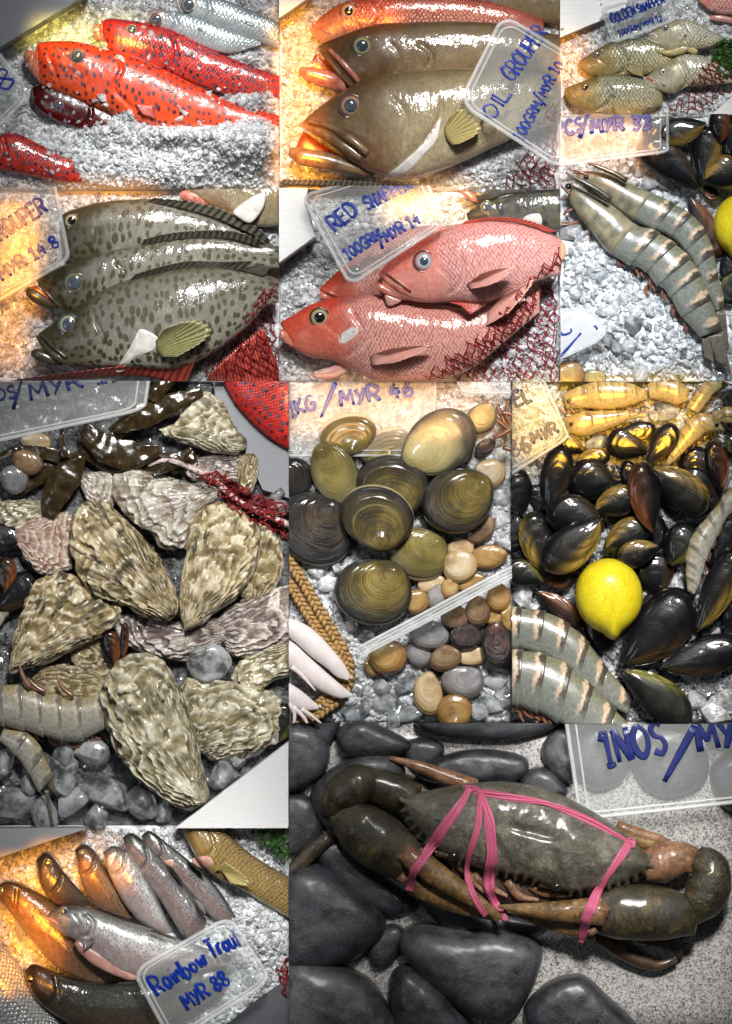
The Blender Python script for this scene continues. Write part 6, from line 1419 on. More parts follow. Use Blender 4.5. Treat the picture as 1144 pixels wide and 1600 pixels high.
for i, (x, y, s) in enumerate([(600, 690, 85), (470, 700, 75), (500, 790, 80), (400, 800, 65), (640, 840, 60), (560, 850, 70), (330, 850, 60), (1080, 680, 65), (1050, 800, 70), (1110, 760, 60), (980, 830, 55), (400, 430, 50), (330, 400, 50), (1100, 600, 55), (350, 700, 50)]):
    ice_cube('clear ice chunk between the basket and the small clams', x, y, 6, s, 'ice chunks in the clam tray', 300 + i)
view(452, 597, 3.306)
for i, (x, y, s) in enumerate([(1090, 600, 60), (1110, 720, 60), (1080, 370, 55), (1120, 840, 60), (1060, 680, 45), (230, 930, 60), (140, 960, 55), (60, 880, 50), (200, 1040, 50)]):
    ice_cube('frosty ice lump beside the large clams', x, y, 8, s, 'frosty lumps by large clams', 330 + i, 'ice')
og = thing('prawn_feelers', 'bundle of red brown prawn legs at the right edge above ice', 'prawn legs', 790, 650, 0)
for i, ln in enumerate([[(1070, 120), (1110, 210), (1150, 290)], [(1060, 190), (1110, 230), (1160, 270)], [(1050, 290), (1100, 270), (1160, 230)], [(1130, 90), (1120, 180), (1160, 240)], [(1090, 160), (1140, 170), (1180, 200)], [(1100, 340), (1140, 350), (1180, 360)]]):
    build(limb(ln, (22, 24, 14), .5, 28 + i * 2), 'leg', M['prawn_leg'], og)
clam('dark grey clam with silver edge right of largest clam', 1010, 340, 60, 40, -40, 0, 14, 'clam_ink', group='small clams')
chips('wet crushed ice in the clam tray', 1900, hf, (2.5, 5.5), over=.0)
# ================================================================== mussel compartment
panel(798, 597, 1144, 1128); view(798, 597, 3.0145)
hf = lumps([(150, 500, 120, 250, 8), (950, 1450, 200, 150, 10)], -2, 6, seed=11)
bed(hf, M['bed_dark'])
steel('white steel corner at the top right of the mussel tray', [(890, -40), (1200, -40), (1200, 90)], 20, 60)
MS = 'mussels in the mussel tray'
PG = 'small golden prawns above the mussels'
prawn('golden prawn curled at the top left of the mussel tray', [(240, 60), (320, 20), (420, -10), (540, 0), (640, 40)], [(260, 130), (340, 125), (440, 135), (540, 120), (640, 80)], [0, .3, .45, .6, .75, .88, 1], 16, .32, 'prawn_gold', eye=(270, 90, 10), feelers=[([(260, 90), (400, 160), (560, 130), (740, 80)], 40)], group=PG)
prawn('golden prawn pointing left just above the mussels', [(250, 170), (340, 140), (450, 135), (560, 138), (640, 150)], [(270, 240), (340, 255), (450, 225), (560, 180), (640, 165)], [0, .34, .5, .66, .8, .9, 1], 26, .32, 'prawn_gold', eye=(280, 200, 10), legs=[([(260, 150), (240, 140), (220, 120)], (20, 14, 8), 30), ([(300, 150), (280, 130), (280, 110)], (16, 12, 8), 30)], feelers=[([(600, 140), (700, 150), (800, 140)], 44), ([(600, 150), (480, 200), (350, 240)], 54)], group=PG)
prawn('golden prawn tail at the top centre of mussel tray', [(640, 10), (700, -20), (780, -10), (840, 40)], [(650, 80), (720, 90), (780, 110), (830, 90)], [0, .25, .5, .75, 1], 18, .32, 'prawn_gold', head=False, group=PG)
prawn('pale prawn bent downward at the upper right', [(960, 160), (880, 150), (820, 190), (780, 260), (740, 340), (725, 380)], [(1000, 230), (920, 240), (880, 270), (830, 310), (770, 370), (735, 392)], [0, .3, .45, .6, .75, .9, 1], 34, .32, 'prawn_gold', tail=[([(728, 370), (745, 385)], [(712, 390), (730, 410)], 36)], eye=(960, 200, 12), group=PG)
prawn('translucent prawn at top right corner near the steel', [(820, 120), (860, 60), (900, 10), (960, -30)], [(880, 150), (920, 100), (960, 50), (1020, 20)], [0, .25, .5, .75, 1], 22, .3, 'prawn_gold', head=False, group=PG)
prawn('orange brown prawn head at the right edge', [(1060, 120), (1000, 120), (940, 150)], [(1060, 200), (1000, 195), (950, 185)], [0, .6, 1], 30, .3, 'prawn_gold', head=False, feelers=[([(940, 170), (1000, 140), (1080, 150)], 50)], group=PG)
for lab, u, t, w, z, sd, mt in [
    ('black mussel fully behind others right of the centre', (800, 600), (900, 400), 200, 10, 1, 'mussel'),
    ('black mussel filling the gap under the upper right prawn', (880, 520), (860, 300), 170, 8, 1, 'mussel'),
    ('black mussel filling the gap in the centre of the heap', (560, 560), (700, 800), 200, 6, 1, 'mussel'),
    ('black mussel deep behind the left stack', (330, 700), (250, 480), 160, 6, -1, 'mussel'),
    ('black mussel deep right of the lemon', (700, 1010), (640, 800), 200, 8, 1, 'mussel'),
    ('black mussel deep in the gap below the lid and left of upright one', (130, 640), (100, 460), 110, 2, 1, 'mussel'),
    ('black mussel deep between round black mussel and gold backed one', (400, 560), (300, 640), 150, 2, 1, 'mussel'),
    ('black mussel deep behind the thin standing one', (520, 600), (470, 420), 140, 2, 1, 'mussel'),
    ('black mussel deep left of the greenish mussel', (700, 900), (720, 700), 150, 2, -1, 'mussel'),
    ('black mussel deep right of the gold streaked one', (960, 640), (900, 480), 130, 2, 1, 'mussel'),
    ('black mussel deep behind the largest black one', (620, 1150), (760, 1000), 170, 2, -1, 'mussel'),
    ('black mussel deep between largest black and barnacle specked mussel', (700, 1260), (900, 1180), 150, 2, 1, 'mussel'),
    ('black mussel deep at left between olive and green black ones', (40, 880), (60, 760), 110, 2, 1, 'mussel'),
    ('small blue black mussel in the gap at upper centre', (490, 390), (520, 500), 80, 10, 1, 'mussel'),
    ('small gold mussel topmost on the left stack', (345, 330), (222, 265), 95, 22, 1, 'mussel_gold'),
    ('gold and black mussel right of the topmost small one', (300, 375), (462, 345), 90, 26, -1, 'mussel_gold'),
    ('upright black mussel with brown edge at the upper left', (160, 610), (245, 300), 150, 24, 1, 'mussel'),
    ('large round black mussel right of the upright one', (500, 500), (270, 440), 200, 26, 1, 'mussel'),
    ('shiny mussel at the left edge below the lid', (50, 625), (20, 410), 140, 22, -1, 'mussel'),
    ('black mussel at left edge below the shiny one', (30, 620), (0, 800), 110, 12, -1, 'mussel'),
    ('gold topped mussel behind the upper prawn legs', (480, 250), (680, 220), 90, 24, 1, 'mussel_gold'),
    ('black mussel below the gold topped one at top', (640, 330), (450, 270), 150, 22, 1, 'mussel'),
    ('black mussel slanting up toward the upper right prawn', (640, 380), (770, 205), 120, 36, 1, 'mussel'),
    ('thin black mussel standing left of the reddish one', (560, 520), (545, 370), 80, 24, 1, 'mussel'),
    ('brown mussel upright at the right below prawn head', (985, 515), (945, 280), 110, 24, 1, 'mussel_brown'),
    ('green black mussel at the far right edge top', (1000, 250), (1100, 320), 110, 30, 1, 'mussel_green'),
    ('olive gold long mussel leaning at the left', (155, 905), (95, 610), 165, 30, -1, 'mussel_gold'),
    ('green black mussel low at the left edge', (158, 945), (-30, 870), 130, 26, 1, 'mussel_green'),
    ('black mussel lying over the large front gold one', (440, 690), (170, 590), 200, 44, 1, 'mussel'),
    ('gold backed mussel in the centre top row', (380, 610), (590, 530), 150, 40, -1, 'mussel_gold'),
    ('gold streaked black mussel at the upper right centre', (650, 400), (920, 610), 190, 36, -1, 'mussel_gold'),
    ('reddish brown upright mussel in the middle', (658, 718), (595, 380), 150, 52, -1, 'mussel_brown'),
    ('hairy gold streaked mussel above the lemon', (430, 790), (640, 670), 160, 36, -1, 'mussel_gold'),
    ('reddish mussel tip under the large front gold one', (120, 880), (290, 950), 90, 24, 1, 'mussel_brown'),
    ('large gold striped mussel left above the lemon', (425, 640), (150, 880), 200, 56, -1, 'mussel_gold'),
    ('gold and brown mussel touching the top right of lemon', (690, 770), (495, 840), 130, 50, 1, 'mussel_gold'),
    ('greenish mussel with brown tip right of the centre', (745, 865), (830, 670), 160, 30, 1, 'mussel_green'),
    ('brown mussel left below the lemon', (118, 980), (330, 1150), 110, 14, -1, 'mussel_brown'),
    ('black mussel peeking out under the lemon', (350, 1130), (470, 1260), 130, 6, -1, 'mussel'),
    ('black mussel at right edge behind the gold long one', (940, 860), (1060, 600), 160, 16, 1, 'mussel'),
    ('black mussel low on the right edge', (1000, 1160), (1090, 960), 160, 16, 1, 'mussel'),
    ('long gold mussel leaning on the right edge', (868, 1178), (1060, 790), 160, 34, 1, 'mussel_gold'),
    ('largest black mussel with brown edge right below the lemon', (515, 1335), (840, 1000), 270, 34, 1, 'mussel'),
    ('blue black mussel with barnacle specks at the right bottom', (690, 1340), (1080, 1240), 190, 36, 1, 'mussel'),
    ('black mussel with olive lower edge at the bottom', (510, 1345), (840, 1600), 190, 40, -1, 'mussel_green')]:
    mussel(lab, u, t, w, z, sd, mt, group=MS)
lemon('whole yellow lemon in the middle of the mussels', 455, 1003, 166, 44, 84)
CT = [0, .14, .28, .44, .6, .78, 1.0]
prawn('upper tiger prawn tail at the lower left beside lemon', [(-60, 1050), (60, 1062), (180, 1085), (290, 1150), (370, 1230), (440, 1330), (500, 1400), (570, 1490)], [(-60, 1255), (60, 1262), (170, 1300), (260, 1370), (340, 1440), (410, 1490), (480, 1530), (550, 1560)], CT, 26, .30, head=False, group='tiger prawns')
prawn('lower tiger prawn tail in the bottom left corner', [(-60, 1248), (80, 1260), (190, 1285), (290, 1345), (370, 1415), (450, 1500), (540, 1590), (620, 1680)], [(-60, 1500), (60, 1535), (160, 1570), (250, 1620), (330, 1670), (410, 1720), (480, 1760), (550, 1800)], CT, 42, .30, head=False, legs=[([(60, 1530), (40, 1560), (60, 1600)], (24, 20, 10), 30), ([(140, 1560), (120, 1600), (130, 1640)], (24, 20, 10), 30)], group='tiger prawns')
prawn('grey banded prawn hanging down at the right', [(1060, 480), (1000, 520), (960, 580), (900, 650), (845, 720), (818, 800), (815, 900), (825, 985)], [(1060, 600), (1010, 640), (980, 700), (940, 780), (910, 850), (895, 900), (880, 950), (855, 1000)], [0, .22, .36, .5, .64, .78, .9, 1.0], 40, .32, 'prawn_pale', head=False, legs=[([(985, 500), (1010, 430), (1015, 370)], (20, 14, 6), 48)], feelers=[([(1000, 520), (1030, 420), (1020, 360)], 50)], group=PG)
lid('clear lid marked EL 86 MYR at the left of mussel tray', [(-300, -100), (120, -60), (265, 262), (-200, 560)], [66, 66, 60, 60], [('EL', (20, 120), (95, 95), 66, 13), ('86', (5, 360), (90, 320), 72, 13), ('MYR', (105, 295), (220, 240), 52, 11)], rad=.06, rim_r=2.6, marker='marker_dark')
for i, (x, y, s) in enumerate([(930, 1430, 70), (1000, 1500, 75), (880, 1500, 65), (960, 1560, 70), (1030, 1400, 60), (60, 1010, 60), (210, 950, 50), (790, 960, 55), (400, 290, 60), (860, 1210, 50), (740, 130, 70), (680, 150, 50), (150, 560, 50), (330, 560, 40), (930, 1130, 50), (70, 1575, 45)]):
    ice_cube('icy lump showing between the mussels', x, y, 8, s, 'ice lumps in the mussel tray', 400 + i, 'ice' if i % 2 else 'ice_clear')
chips('crushed ice in the gaps of the mussel tray', 1700, hf, (2.5, 5.5), over=.0)
# ================================================================== crab compartment
panel(452, 1128, 1144, 1600); view(452, 1128, 1.653)
m_, nt_, b_ = new('granite', Roughness=.35)
p_ = attr(nt_, 'px')
v_ = nd(nt_, 'TexVoronoi', {'Vector': p_, 'Scale': 42.0})
k_ = math_(nt_, 'ADD', math_(nt_, 'MULTIPLY', nd(nt_, 'SeparateColor', {0: v_.outputs[1]}).outputs[0], .55), math_(nt_, 'MULTIPLY', noise(nt_, p_, 20, 5, .8), .5))
setin(nt_, b_, 'Base Color', ramp(nt_, k_, [(.2, (.05, .05, .055)), (.36, (.22, .21, .21)), (.5, (.40, .38, .36)), (.75, (.56, .54, .52))]))
bl_ = ramp(nt_, noise(nt_, p_, 11, 3, .6), [(.30, 1.0), (.40, 0.0)])
pk_ = b_.inputs['Base Color'].links[0].from_socket
setin(nt_, b_, 'Base Color', mixc(nt_, math_(nt_, 'MULTIPLY', bl_, .75), pk_, (.05, .05, .055)))
bed(lambda x, y: np.asarray(x) * 0.0, m_, 'granite_counter', 40)
def stone_mat(name, col, scr=.75):
    m, nt, b = new(name, Roughness=.42)
    b.inputs['Coat Weight'].default_value = .35; b.inputs['Coat Roughness'].default_value = .28
    p = attr(nt, 'px'); oi = nd(nt, 'ObjectInfo').outputs['Random']
    p = nd(nt, 'VectorMath', {0: p, 1: nd(nt, 'CombineXYZ', {0: math_(nt, 'MULTIPLY', oi, 40.0)}).outputs[0]}, operation='ADD').outputs[0]
    n1 = noise(nt, p, 3, 6, .7); n2 = noise(nt, p, 40, 4, .7)
    c = ramp(nt, n1, [(.36, tuple(x * .4 for x in col)), (.64, tuple(x * 2.0 for x in col))])
    mp = nd(nt, 'Mapping', {'Vector': p, 'Rotation': (0, 0, .7), 'Scale': (3, 22, 3)})
    c = mixc(nt, math_(nt, 'MULTIPLY', ramp(nt, noise(nt, mp.outputs[0], 1.5, 5, .8), [(.60, 0.0), (.72, 1.0)]), scr), c, (.17, .17, .175))
    c = mixc(nt, math_(nt, 'MULTIPLY', ramp(nt, n2, [(.58, 0.0), (.68, 1.0)]), .7), c, (.20, .20, .20))
    setin(nt, b, 'Base Color', c)
    setin(nt, b, 'Roughness', ramp(nt, n1, [(.3, .38), (.7, .62)]))
    bump(nt, b, math_(nt, 'ADD', n2, noise(nt, p, 10, 4)), .3, .0015)
    return m
M['stone'] = stone_mat('dark_pebble', (.020, .022, .027))
M['stone_grey'] = stone_mat('grey_pebble', (.040, .042, .046))
def stone(label, ol, H, z=0, mat='stone', seed=1, sharp=3):
    build(inflate(ol, H, z, None, 26, 90, .7, lambda x, y, r, t: 7 * fbm(x * .02, y * .02, seed, 3) + 1.2 * fbm(x * .1, y * .1, seed, 2), (0, 0), rough=.02, seed=seed, sharp=sharp, pw=.55), 'pebble', M[mat], reg=True, label=label, category='pebble', group='dark pebbles round the crab')
stone('dark pebble in the top left corner of the crab scene', [(-20, 20), (60, 8), (104, 60), (92, 130), (30, 172), (-20, 168)], 40, 0, 'stone_grey', 1)
stone('wide dark pebble along the top edge behind the crab', [(330, -20), (500, -30), (690, -20), (690, 12), (600, 42), (480, 46), (350, 24)], 40, 0, 'stone', 2)
stone('rounded pebble top left of the crab between two others', [(120, 30), (180, -10), (260, 20), (320, 60), (260, 92), (150, 95)], 40, 0, 'stone', 3)
stone('large grey pebble behind the left claw', [(55, 180), (120, 110), (200, 75), (280, 90), (300, 150), (240, 220), (150, 280), (90, 270)], 44, 2, 'stone_grey', 4)
stone('flat pebble behind the carapace near the back leg', [(330, 120), (420, 78), (520, 70), (612, 92), (600, 145), (480, 160), (360, 155)], 36, 2, 'stone', 5)
stone('small dark pebble touching the carapace behind', [(598, 140), (640, 114), (690, 134), (718, 185), (650, 200), (600, 175)], 32, 4, 'stone', 6)
stone('grey pebble at left of the clear lid', [(652, 62), (700, 10), (745, 50), (735, 150), (690, 150), (660, 110)], 34, 0, 'stone_grey', 7)
stone('round pebble under the left part of the lid', [(720, 80), (780, 5), (860, 10), (885, 90), (850, 160), (770, 170)], 34, 0, 'stone', 8)
stone('large round pebble under the middle of the lid', [(880, 90), (930, 15), (1020, 10), (1080, 80), (1070, 160), (980, 195), (910, 165)], 36, 0, 'stone', 9)
stone('pebble under the right part of the lid', [(1085, 130), (1130, 80), (1200, 90), (1200, 230), (1120, 220)], 34, 0, 'stone', 10)
stone('pebble at the top right corner under the lid', [(1020, -40), (1090, -60), (1200, -40), (1200, 60), (1110, 70), (1060, 30)], 30, 0, 'stone', 11)
stone('big dark pebble at the left edge with pale chip', [(-20, 400), (60, 362), (140, 398), (225, 470), (252, 530), (205, 590), (120, 628), (-20, 622)], 56, 0, 'stone', 12)
stone('dark pebble in shadow under the left claw', [(60, 330), (140, 300), (240, 400), (330, 470), (260, 500), (150, 440)], 30, 0, 'stone', 13)
stone('large scratched pebble below the centre of the crab', [(276, 570), (320, 520), (440, 528), (560, 530), (640, 566), (652, 620), (605, 730), (545, 778), (440, 745), (330, 650)], 60, 0, 'stone_grey', 14, 4)
stone('grey pebble in the bottom left corner', [(-20, 626), (100, 620), (200, 655), (258, 735), (285, 830), (-20, 830)], 60, 0, 'stone_grey', 15)
stone('small angular blue black pebble at the bottom', [(262, 650), (310, 624), (380, 668), (430, 730), (465, 810), (290, 830), (258, 740)], 46, 4, 'stone', 16, 5)
stone('smooth dark pebble at the bottom right of centre', [(608, 730), (670, 668), (750, 650), (812, 696), (900, 810), (640, 830), (612, 790)], 50, 0, 'stone', 17)
for lab_, ol_, mt_, sd_ in (('added black filler pebble wedged behind the left claw wrist', [(290, 60), (340, 40), (400, 60), (380, 110), (320, 120)], 'stone', 21), ('low added black filler pebble at the left edge under the claw', [(-20, 200), (50, 190), (90, 250), (70, 320), (-20, 340)], 'stone', 22), ('added dark filler pebble standing in for shadow under the crab middle', [(330, 440), (460, 470), (600, 500), (680, 520), (560, 560), (400, 530)], 'stone', 23), ('small added black filler pebble between the large scratched and left pebbles', [(200, 560), (262, 520), (300, 545), (268, 620), (215, 632)], 'stone', 24), ('added black filler pebble at top left between corner pebble and rounded one', [(60, -30), (130, -20), (120, 40), (80, 70), (60, 20)], 'stone', 25)):
    stone(lab_, ol_, 26, -2, mt_, sd_)  # filler pebbles added to darken the pale gaps round the crab
build(blob(*T([(66, 526)])[0], 52, 6, 5, 3, .4, 4), 'pebble_chip', simple('pale_chip', (.5, .45, .32), .6), label='tiny pale shell chip on the big dark pebble', category='chip')

def crab_mat(name, c1, c2, c3, rough=.3):
    m, nt, b = new(name, Roughness=rough)
    p = attr(nt, 'px')
    n1 = noise(nt, p, 2.8, 7, .75); n2 = noise(nt, p, 22, 5, .75)
    c = ramp(nt, n1, [(.36, c1), (.5, c2), (.64, c3)])
    c = mixc(nt, .5, c, ramp(nt, n2, [(.32, (.15, .15, .15)), (.68, (.85, .85, .85))]), 'OVERLAY')
    setin(nt, b, 'Base Color', c)
    b.inputs['Coat Weight'].default_value = .45; b.inputs['Coat Roughness'].default_value = .18
    bump(nt, b, math_(nt, 'ADD', n2, math_(nt, 'MULTIPLY', noise(nt, p, 70, 2), .6)), .7, .0014)
    return m
M['crab'] = crab_mat('crab_shell', (.045, .042, .030), (.105, .098, .072), (.21, .195, .145))
M['crab_claw'] = crab_mat('crab_claw', (.014, .013, .008), (.040, .034, .018), (.12, .085, .035))
M['crab_finger'] = crab_mat('crab_finger', (.06, .032, .012), (.18, .10, .035), (.36, .22, .09))
M['crab_joint'] = crab_mat('crab_joint', (.09, .045, .022), (.25, .12, .06), (.42, .25, .15))
M['crab_under'] = crab_mat('crab_underside', (.02, .012, .008), (.06, .03, .015), (.14, .07, .03))
oc = thing('crab', 'dark green mud crab tied with pink ribbon among pebbles', 'crab', *T([(600, 420)])[0], 0)
car = [(292, 192), (345, 172), (460, 152), (560, 147), (660, 166), (760, 212), (850, 272), (924, 344), (914, 376), (840, 412), (760, 430), (690, 428), (600, 392), (500, 372), (400, 336), (340, 288), (302, 238)]
def cdisp(x, y, r, th):
    c = T([(600, 290)])[0]
    X, Y = x - c[0], y - c[1]
    z = 9 * fbm(x * .016, y * .016, 4, 3) + 1.5 * fbm(x * .08, y * .08, 6, 3)
    for ax, ay, rr, hh in ((0, 8, 60, 7), (-70, -10, 45, 6), (80, 20, 45, 6), (-20, -45, 50, 5), (40, 45, 40, 4), (-100, -35, 30, 4), (120, 45, 30, 4)):
        z += hh * np.exp(-((X - ax) ** 2 + (Y - ay) ** 2) / rr ** 2)
    for ax, ay, bx, by in ((-45, 0, -20, 45), (45, 20, 60, 65), (-20, -20, 40, -5)):
        d, _, _ = dist_poly(np.stack([X, Y], 1), np.array([[ax, ay], [bx, by]], float)); z -= 4 * np.exp(-(d / 7) ** 2)
    return z
# body below the shell
build(inflate([(330, 260), (420, 300), (560, 340), (700, 380), (860, 380), (900, 410), (820, 470), (700, 485), (560, 470), (420, 410), (340, 330)], 40, 22, nr=14, nth=70), 'underbody', M['crab_under'], oc, reg=True)
car_px = spline(T(car), 420, True); cen_ = car_px.mean(0)
nrm_ = np.gradient(car_px, axis=0); nrm_ = np.stack([-nrm_[:, 1], nrm_[:, 0]], 1); nrm_ /= np.linalg.norm(nrm_, axis=1)[:, None]
nrm_ *= np.sign(np.sum(nrm_ * (car_px - cen_), axis=1))[:, None]
vx = (car_px[:, 0] - VIEW[0]) * VIEW[2]; vy = (car_px[:, 1] - VIEW[1]) * VIEW[2]
fr_ = ((vx < 470) & (vy > 186)) | ((vx > 700) & (vy > 335)) | ((vx > 520) & (vx < 640) & (vy > 350))
ph_ = np.cumsum(np.linalg.norm(np.diff(car_px, axis=0, prepend=car_px[:1]), axis=1)) / 15.0
tooth = np.abs(((ph_ % 1) - .5) * 2) ** 1.4
car_px = car_px + nrm_ * (fr_ * (tooth * 11 - 2))[:, None]
gcar = inflate(car_px, 46, 66, T([(600, 280)])[0], 60, 420, .25, cdisp, (0, 0), sharp=4, pw=.6, px=True)
bvc = bvh_of(gcar)
ocar = build(gcar, 'carapace', M['crab'], oc, reg=True)
cp = spline(T(car), 200, True); cc = cp.mean(0)
# side spines along both front edges
for px_, py_, L in [(298, 205, 20), (302, 232, 22), (314, 256, 22), (330, 280, 22), (352, 300, 20), (376, 322, 18), (402, 338, 16), (430, 348, 13), (926, 346, 30), (920, 372, 22), (896, 386, 20), (868, 400, 20), (838, 412, 20), (806, 422, 18), (774, 430, 17), (742, 432, 15), (715, 432, 14), (540, 380, 11), (560, 384, 11), (585, 390, 11), (610, 396, 11)]:
    q = T([(px_, py_)])[0]; d = (q - T([(600, 270)])[0]); d /= np.linalg.norm(d); d = d * .8 + np.array([0, .2])
    i_ = int(np.argmin(np.sum((car_px - q) ** 2, axis=1))); q = car_px[i_]; d = nrm_[i_]
    a = q - d * R(16); e = q + d * R(L * .8)
    build(tube(np.array([[*a, 64], [*q, 64], [*e, 60]]), [R(17), R(12), .4], 8, .6), 'spine', M['crab'], ocar)
def part(name, line, w, z, mat, th=.42, zl=None, **k):
    return build(limb(line, w, th, z, zl=zl, M=k.pop('M', 40), Nf=22, disp=lambda P, st: 3.5 * fbm(P[:, 0] * .03, P[:, 1] * .03, 8, 3) + .8 * fbm(P[:, 0] * .15, P[:, 1] * .15, 2, 2), **k), name, M[mat], oc, reg=True)
# walking legs behind and below
part('walking_leg', [(480, 165), (400, 135), (330, 110), (258, 88)], (44, 40, 30, 10), 40, 'crab_joint')
part('walking_leg', [(840, 262), (900, 285), (960, 300), (985, 315)], (30, 36, 30, 12), 52, 'crab_joint')
part('walking_leg', [(830, 275), (890, 300), (950, 312)], (34, 34, 24), 60, 'crab_finger')
part('walking_leg', [(110, 290), (60, 330), (20, 370), (-30, 410)], (34, 44, 40, 20), 30, 'crab_claw')
part('walking_leg', [(780, 530), (860, 590), (940, 625), (1000, 610)], (50, 44, 34, 16), 20, 'crab_under')
part('walking_leg', [(900, 540), (980, 570), (1010, 600)], (50, 40, 18), 22, 'crab_under')
# left claw
part('claw_arm', [(330, 200), (270, 175), (215, 160), (150, 170)], (90, 96, 90, 60), 52, 'crab_claw', ends=(.1, .25))
part('claw_wrist', [(240, 150), (170, 160), (125, 200), (118, 240)], (60, 110, 100, 50), 58, 'crab_claw', ends=(.2, .3))
part('claw_palm', [(128, 215), (170, 255), (230, 300), (300, 345), (345, 372)], (70, 135, 150, 130, 90), 62, 'crab_claw', ends=(.22, .15), th=.36)
part('claw_joint', [(292, 320), (320, 345), (335, 380)], (46, 60, 40), 92, 'crab_joint', ends=(.3, .3))
part('claw_finger', [(320, 335), (380, 385), (450, 430), (520, 478), (556, 500)], (62, 64, 52, 34, 8), 84, 'crab_finger')
part('claw_finger', [(300, 385), (360, 430), (440, 465), (540, 502)], (60, 60, 44, 10), 58, 'crab_finger')
part('claw_knob', [(284, 384), (300, 400)], (24, 22), 92, 'crab_joint', ends=(.4, .4))
# right claw
part('claw_arm', [(900, 370), (950, 355), (1010, 345), (1050, 355)], (70, 110, 90, 60), 56, 'crab_joint', ends=(.1, .25))
part('claw_wrist', [(1040, 330), (1075, 370), (1070, 430), (1040, 480), (1020, 500)], (50, 105, 120, 100, 40), 64, 'crab_claw', ends=(.25, .25))
part('claw_palm', [(1048, 500), (980, 488), (900, 482), (830, 482), (770, 486)], (80, 130, 148, 140, 96), 66, 'crab_claw', ends=(.2, .15), th=.38)
part('claw_joint', [(805, 455), (788, 480), (785, 510)], (46, 56, 36), 96, 'crab_joint', ends=(.3, .3))
part('claw_finger', [(800, 475), (720, 476), (640, 474), (580, 468), (536, 464)], (76, 62, 48, 32, 8), 84, 'crab_finger')
part('claw_finger', [(790, 530), (700, 515), (620, 495), (560, 480)], (60, 50, 34, 8), 54, 'crab_finger')
part('claw_knob', [(772, 520), (780, 535)], (26, 22), 88, 'crab_joint', ends=(.4, .4))
for x, y in ((418, 330), (680, 408)):
    a = T([(x, y)])[0]
    build(limb([(x - 42, y - 2), (x - 10, y + 2), (x + 12, y)], (16, 22, 24), .5, 84, ends=(.2, .2)), 'eye_stalk', M['crab_under'], oc)
    build(blob(a[0] + 2, a[1] + 2, 94, 8, 8, 7, .05, 2, 16, 10), 'eye', M['pupil_black'], oc)
for ln in ([(560, 400), (590, 440), (640, 450)], [(470, 385), (520, 420), (560, 440)], [(620, 410), (650, 430), (720, 440)], [(440, 360), (470, 400), (500, 430)]):
    part('mouthpart', ln, (26, 22, 8), 66, 'crab_joint', M=20)
# pink ribbon
m_, nt_, b_ = new('pink_ribbon', Roughness=.35)
p_ = attr(nt_, 'st'); mp_ = nd(nt_, 'Mapping', {'Vector': p_, 'Scale': (2, 26, 1)})
setin(nt_, b_, 'Base Color', ramp(nt_, noise(nt_, mp_.outputs[0], 2.0, 4), [(.3, (.42, .05, .13)), (.6, (.72, .17, .30)), (.75, (.80, .36, .46))]))
bump(nt_, b_, noise(nt_, mp_.outputs[0], 3.0, 3), .6, .001); b_.inputs['Coat Weight'].default_value = .3
M['ribbon'] = m_
orb = thing('ribbon', 'pink plastic ribbon tied round the crab shell and claws', 'ribbon', *T([(480, 170)])[0], 60)
for ln, w in (([(462, 160), (420, 225), (370, 300), (325, 365), (308, 425)], (16, 24, 26, 22, 18)), ([(490, 172), (480, 260), (458, 340), (455, 385), (475, 440), (505, 487)], (12, 16, 16, 18, 16, 12)), ([(492, 170), (512, 250), (520, 330), (512, 400), (528, 455), (556, 498)], (14, 26, 24, 34, 22, 10)), ([(480, 170), (560, 182), (660, 202), (760, 240), (830, 275), (885, 305)], (16, 18, 20, 20, 20, 14)), ([(868, 300), (830, 360), (790, 430), (760, 490), (745, 560)], (18, 24, 26, 30, 20)), ([(445, 156), (470, 165), (500, 176)], (14, 22, 14)), ([(855, 290), (875, 300), (880, 312)], (12, 20, 10))):
    n = 40; c = spline(T(ln), n); zz = np.array([top_z(a, b, 40) for a, b in c])
    for _ in range(3): zz = np.maximum(zz, np.convolve(np.pad(zz, 2, 'edge'), np.ones(5) / 5, 'valid'))
    d = np.gradient(c, axis=0); d /= np.linalg.norm(d, axis=1)[:, None]; nn = np.stack([d[:, 1], -d[:, 0]], 1)
    ww = np.interp(np.linspace(0, 1, n), np.linspace(0, 1, len(w)), w) / VIEW[2]; s_ = np.linspace(0, 1, n)
    for q in range(3):      # raffia-like split strands
        ph = rng.uniform(0, 6)
        off = ww * .30 * np.sin(s_ * rng.uniform(3, 6) + ph + q * 2.1)
        g = limb(c + nn * off[:, None], (ww[::4] * rng.uniform(.45, .62)).tolist(), .16, 0, M=n, Nf=12, disp=lambda P, st: 1.0 * np.sin(st[:, 1] * 12 + st[:, 0] * 9), ends=(.03, .03), px=True)
        g.v[0][:, 2] += np.repeat(zz + 2.0 + q * .9, len(g.v[0]) // n)
        build(g, 'strip', M['ribbon'], orb, reg=False)
lid('clear lid marked 1NOS/MY lying on pebbles behind the crab', [(700, -80), (1280, -110), (1280, 185), (748, 243)], [64, 64, 56, 56], [('1NOS', (815, 110), (970, 72), 82, 13), ('~', (962, 148), (1040, 5), 80, 15), ('MYR', (1055, 72), (1200, 40), 66, 13)], rad=.06, rim_r=3.4, rims=(0, .04), marker='marker_dark')
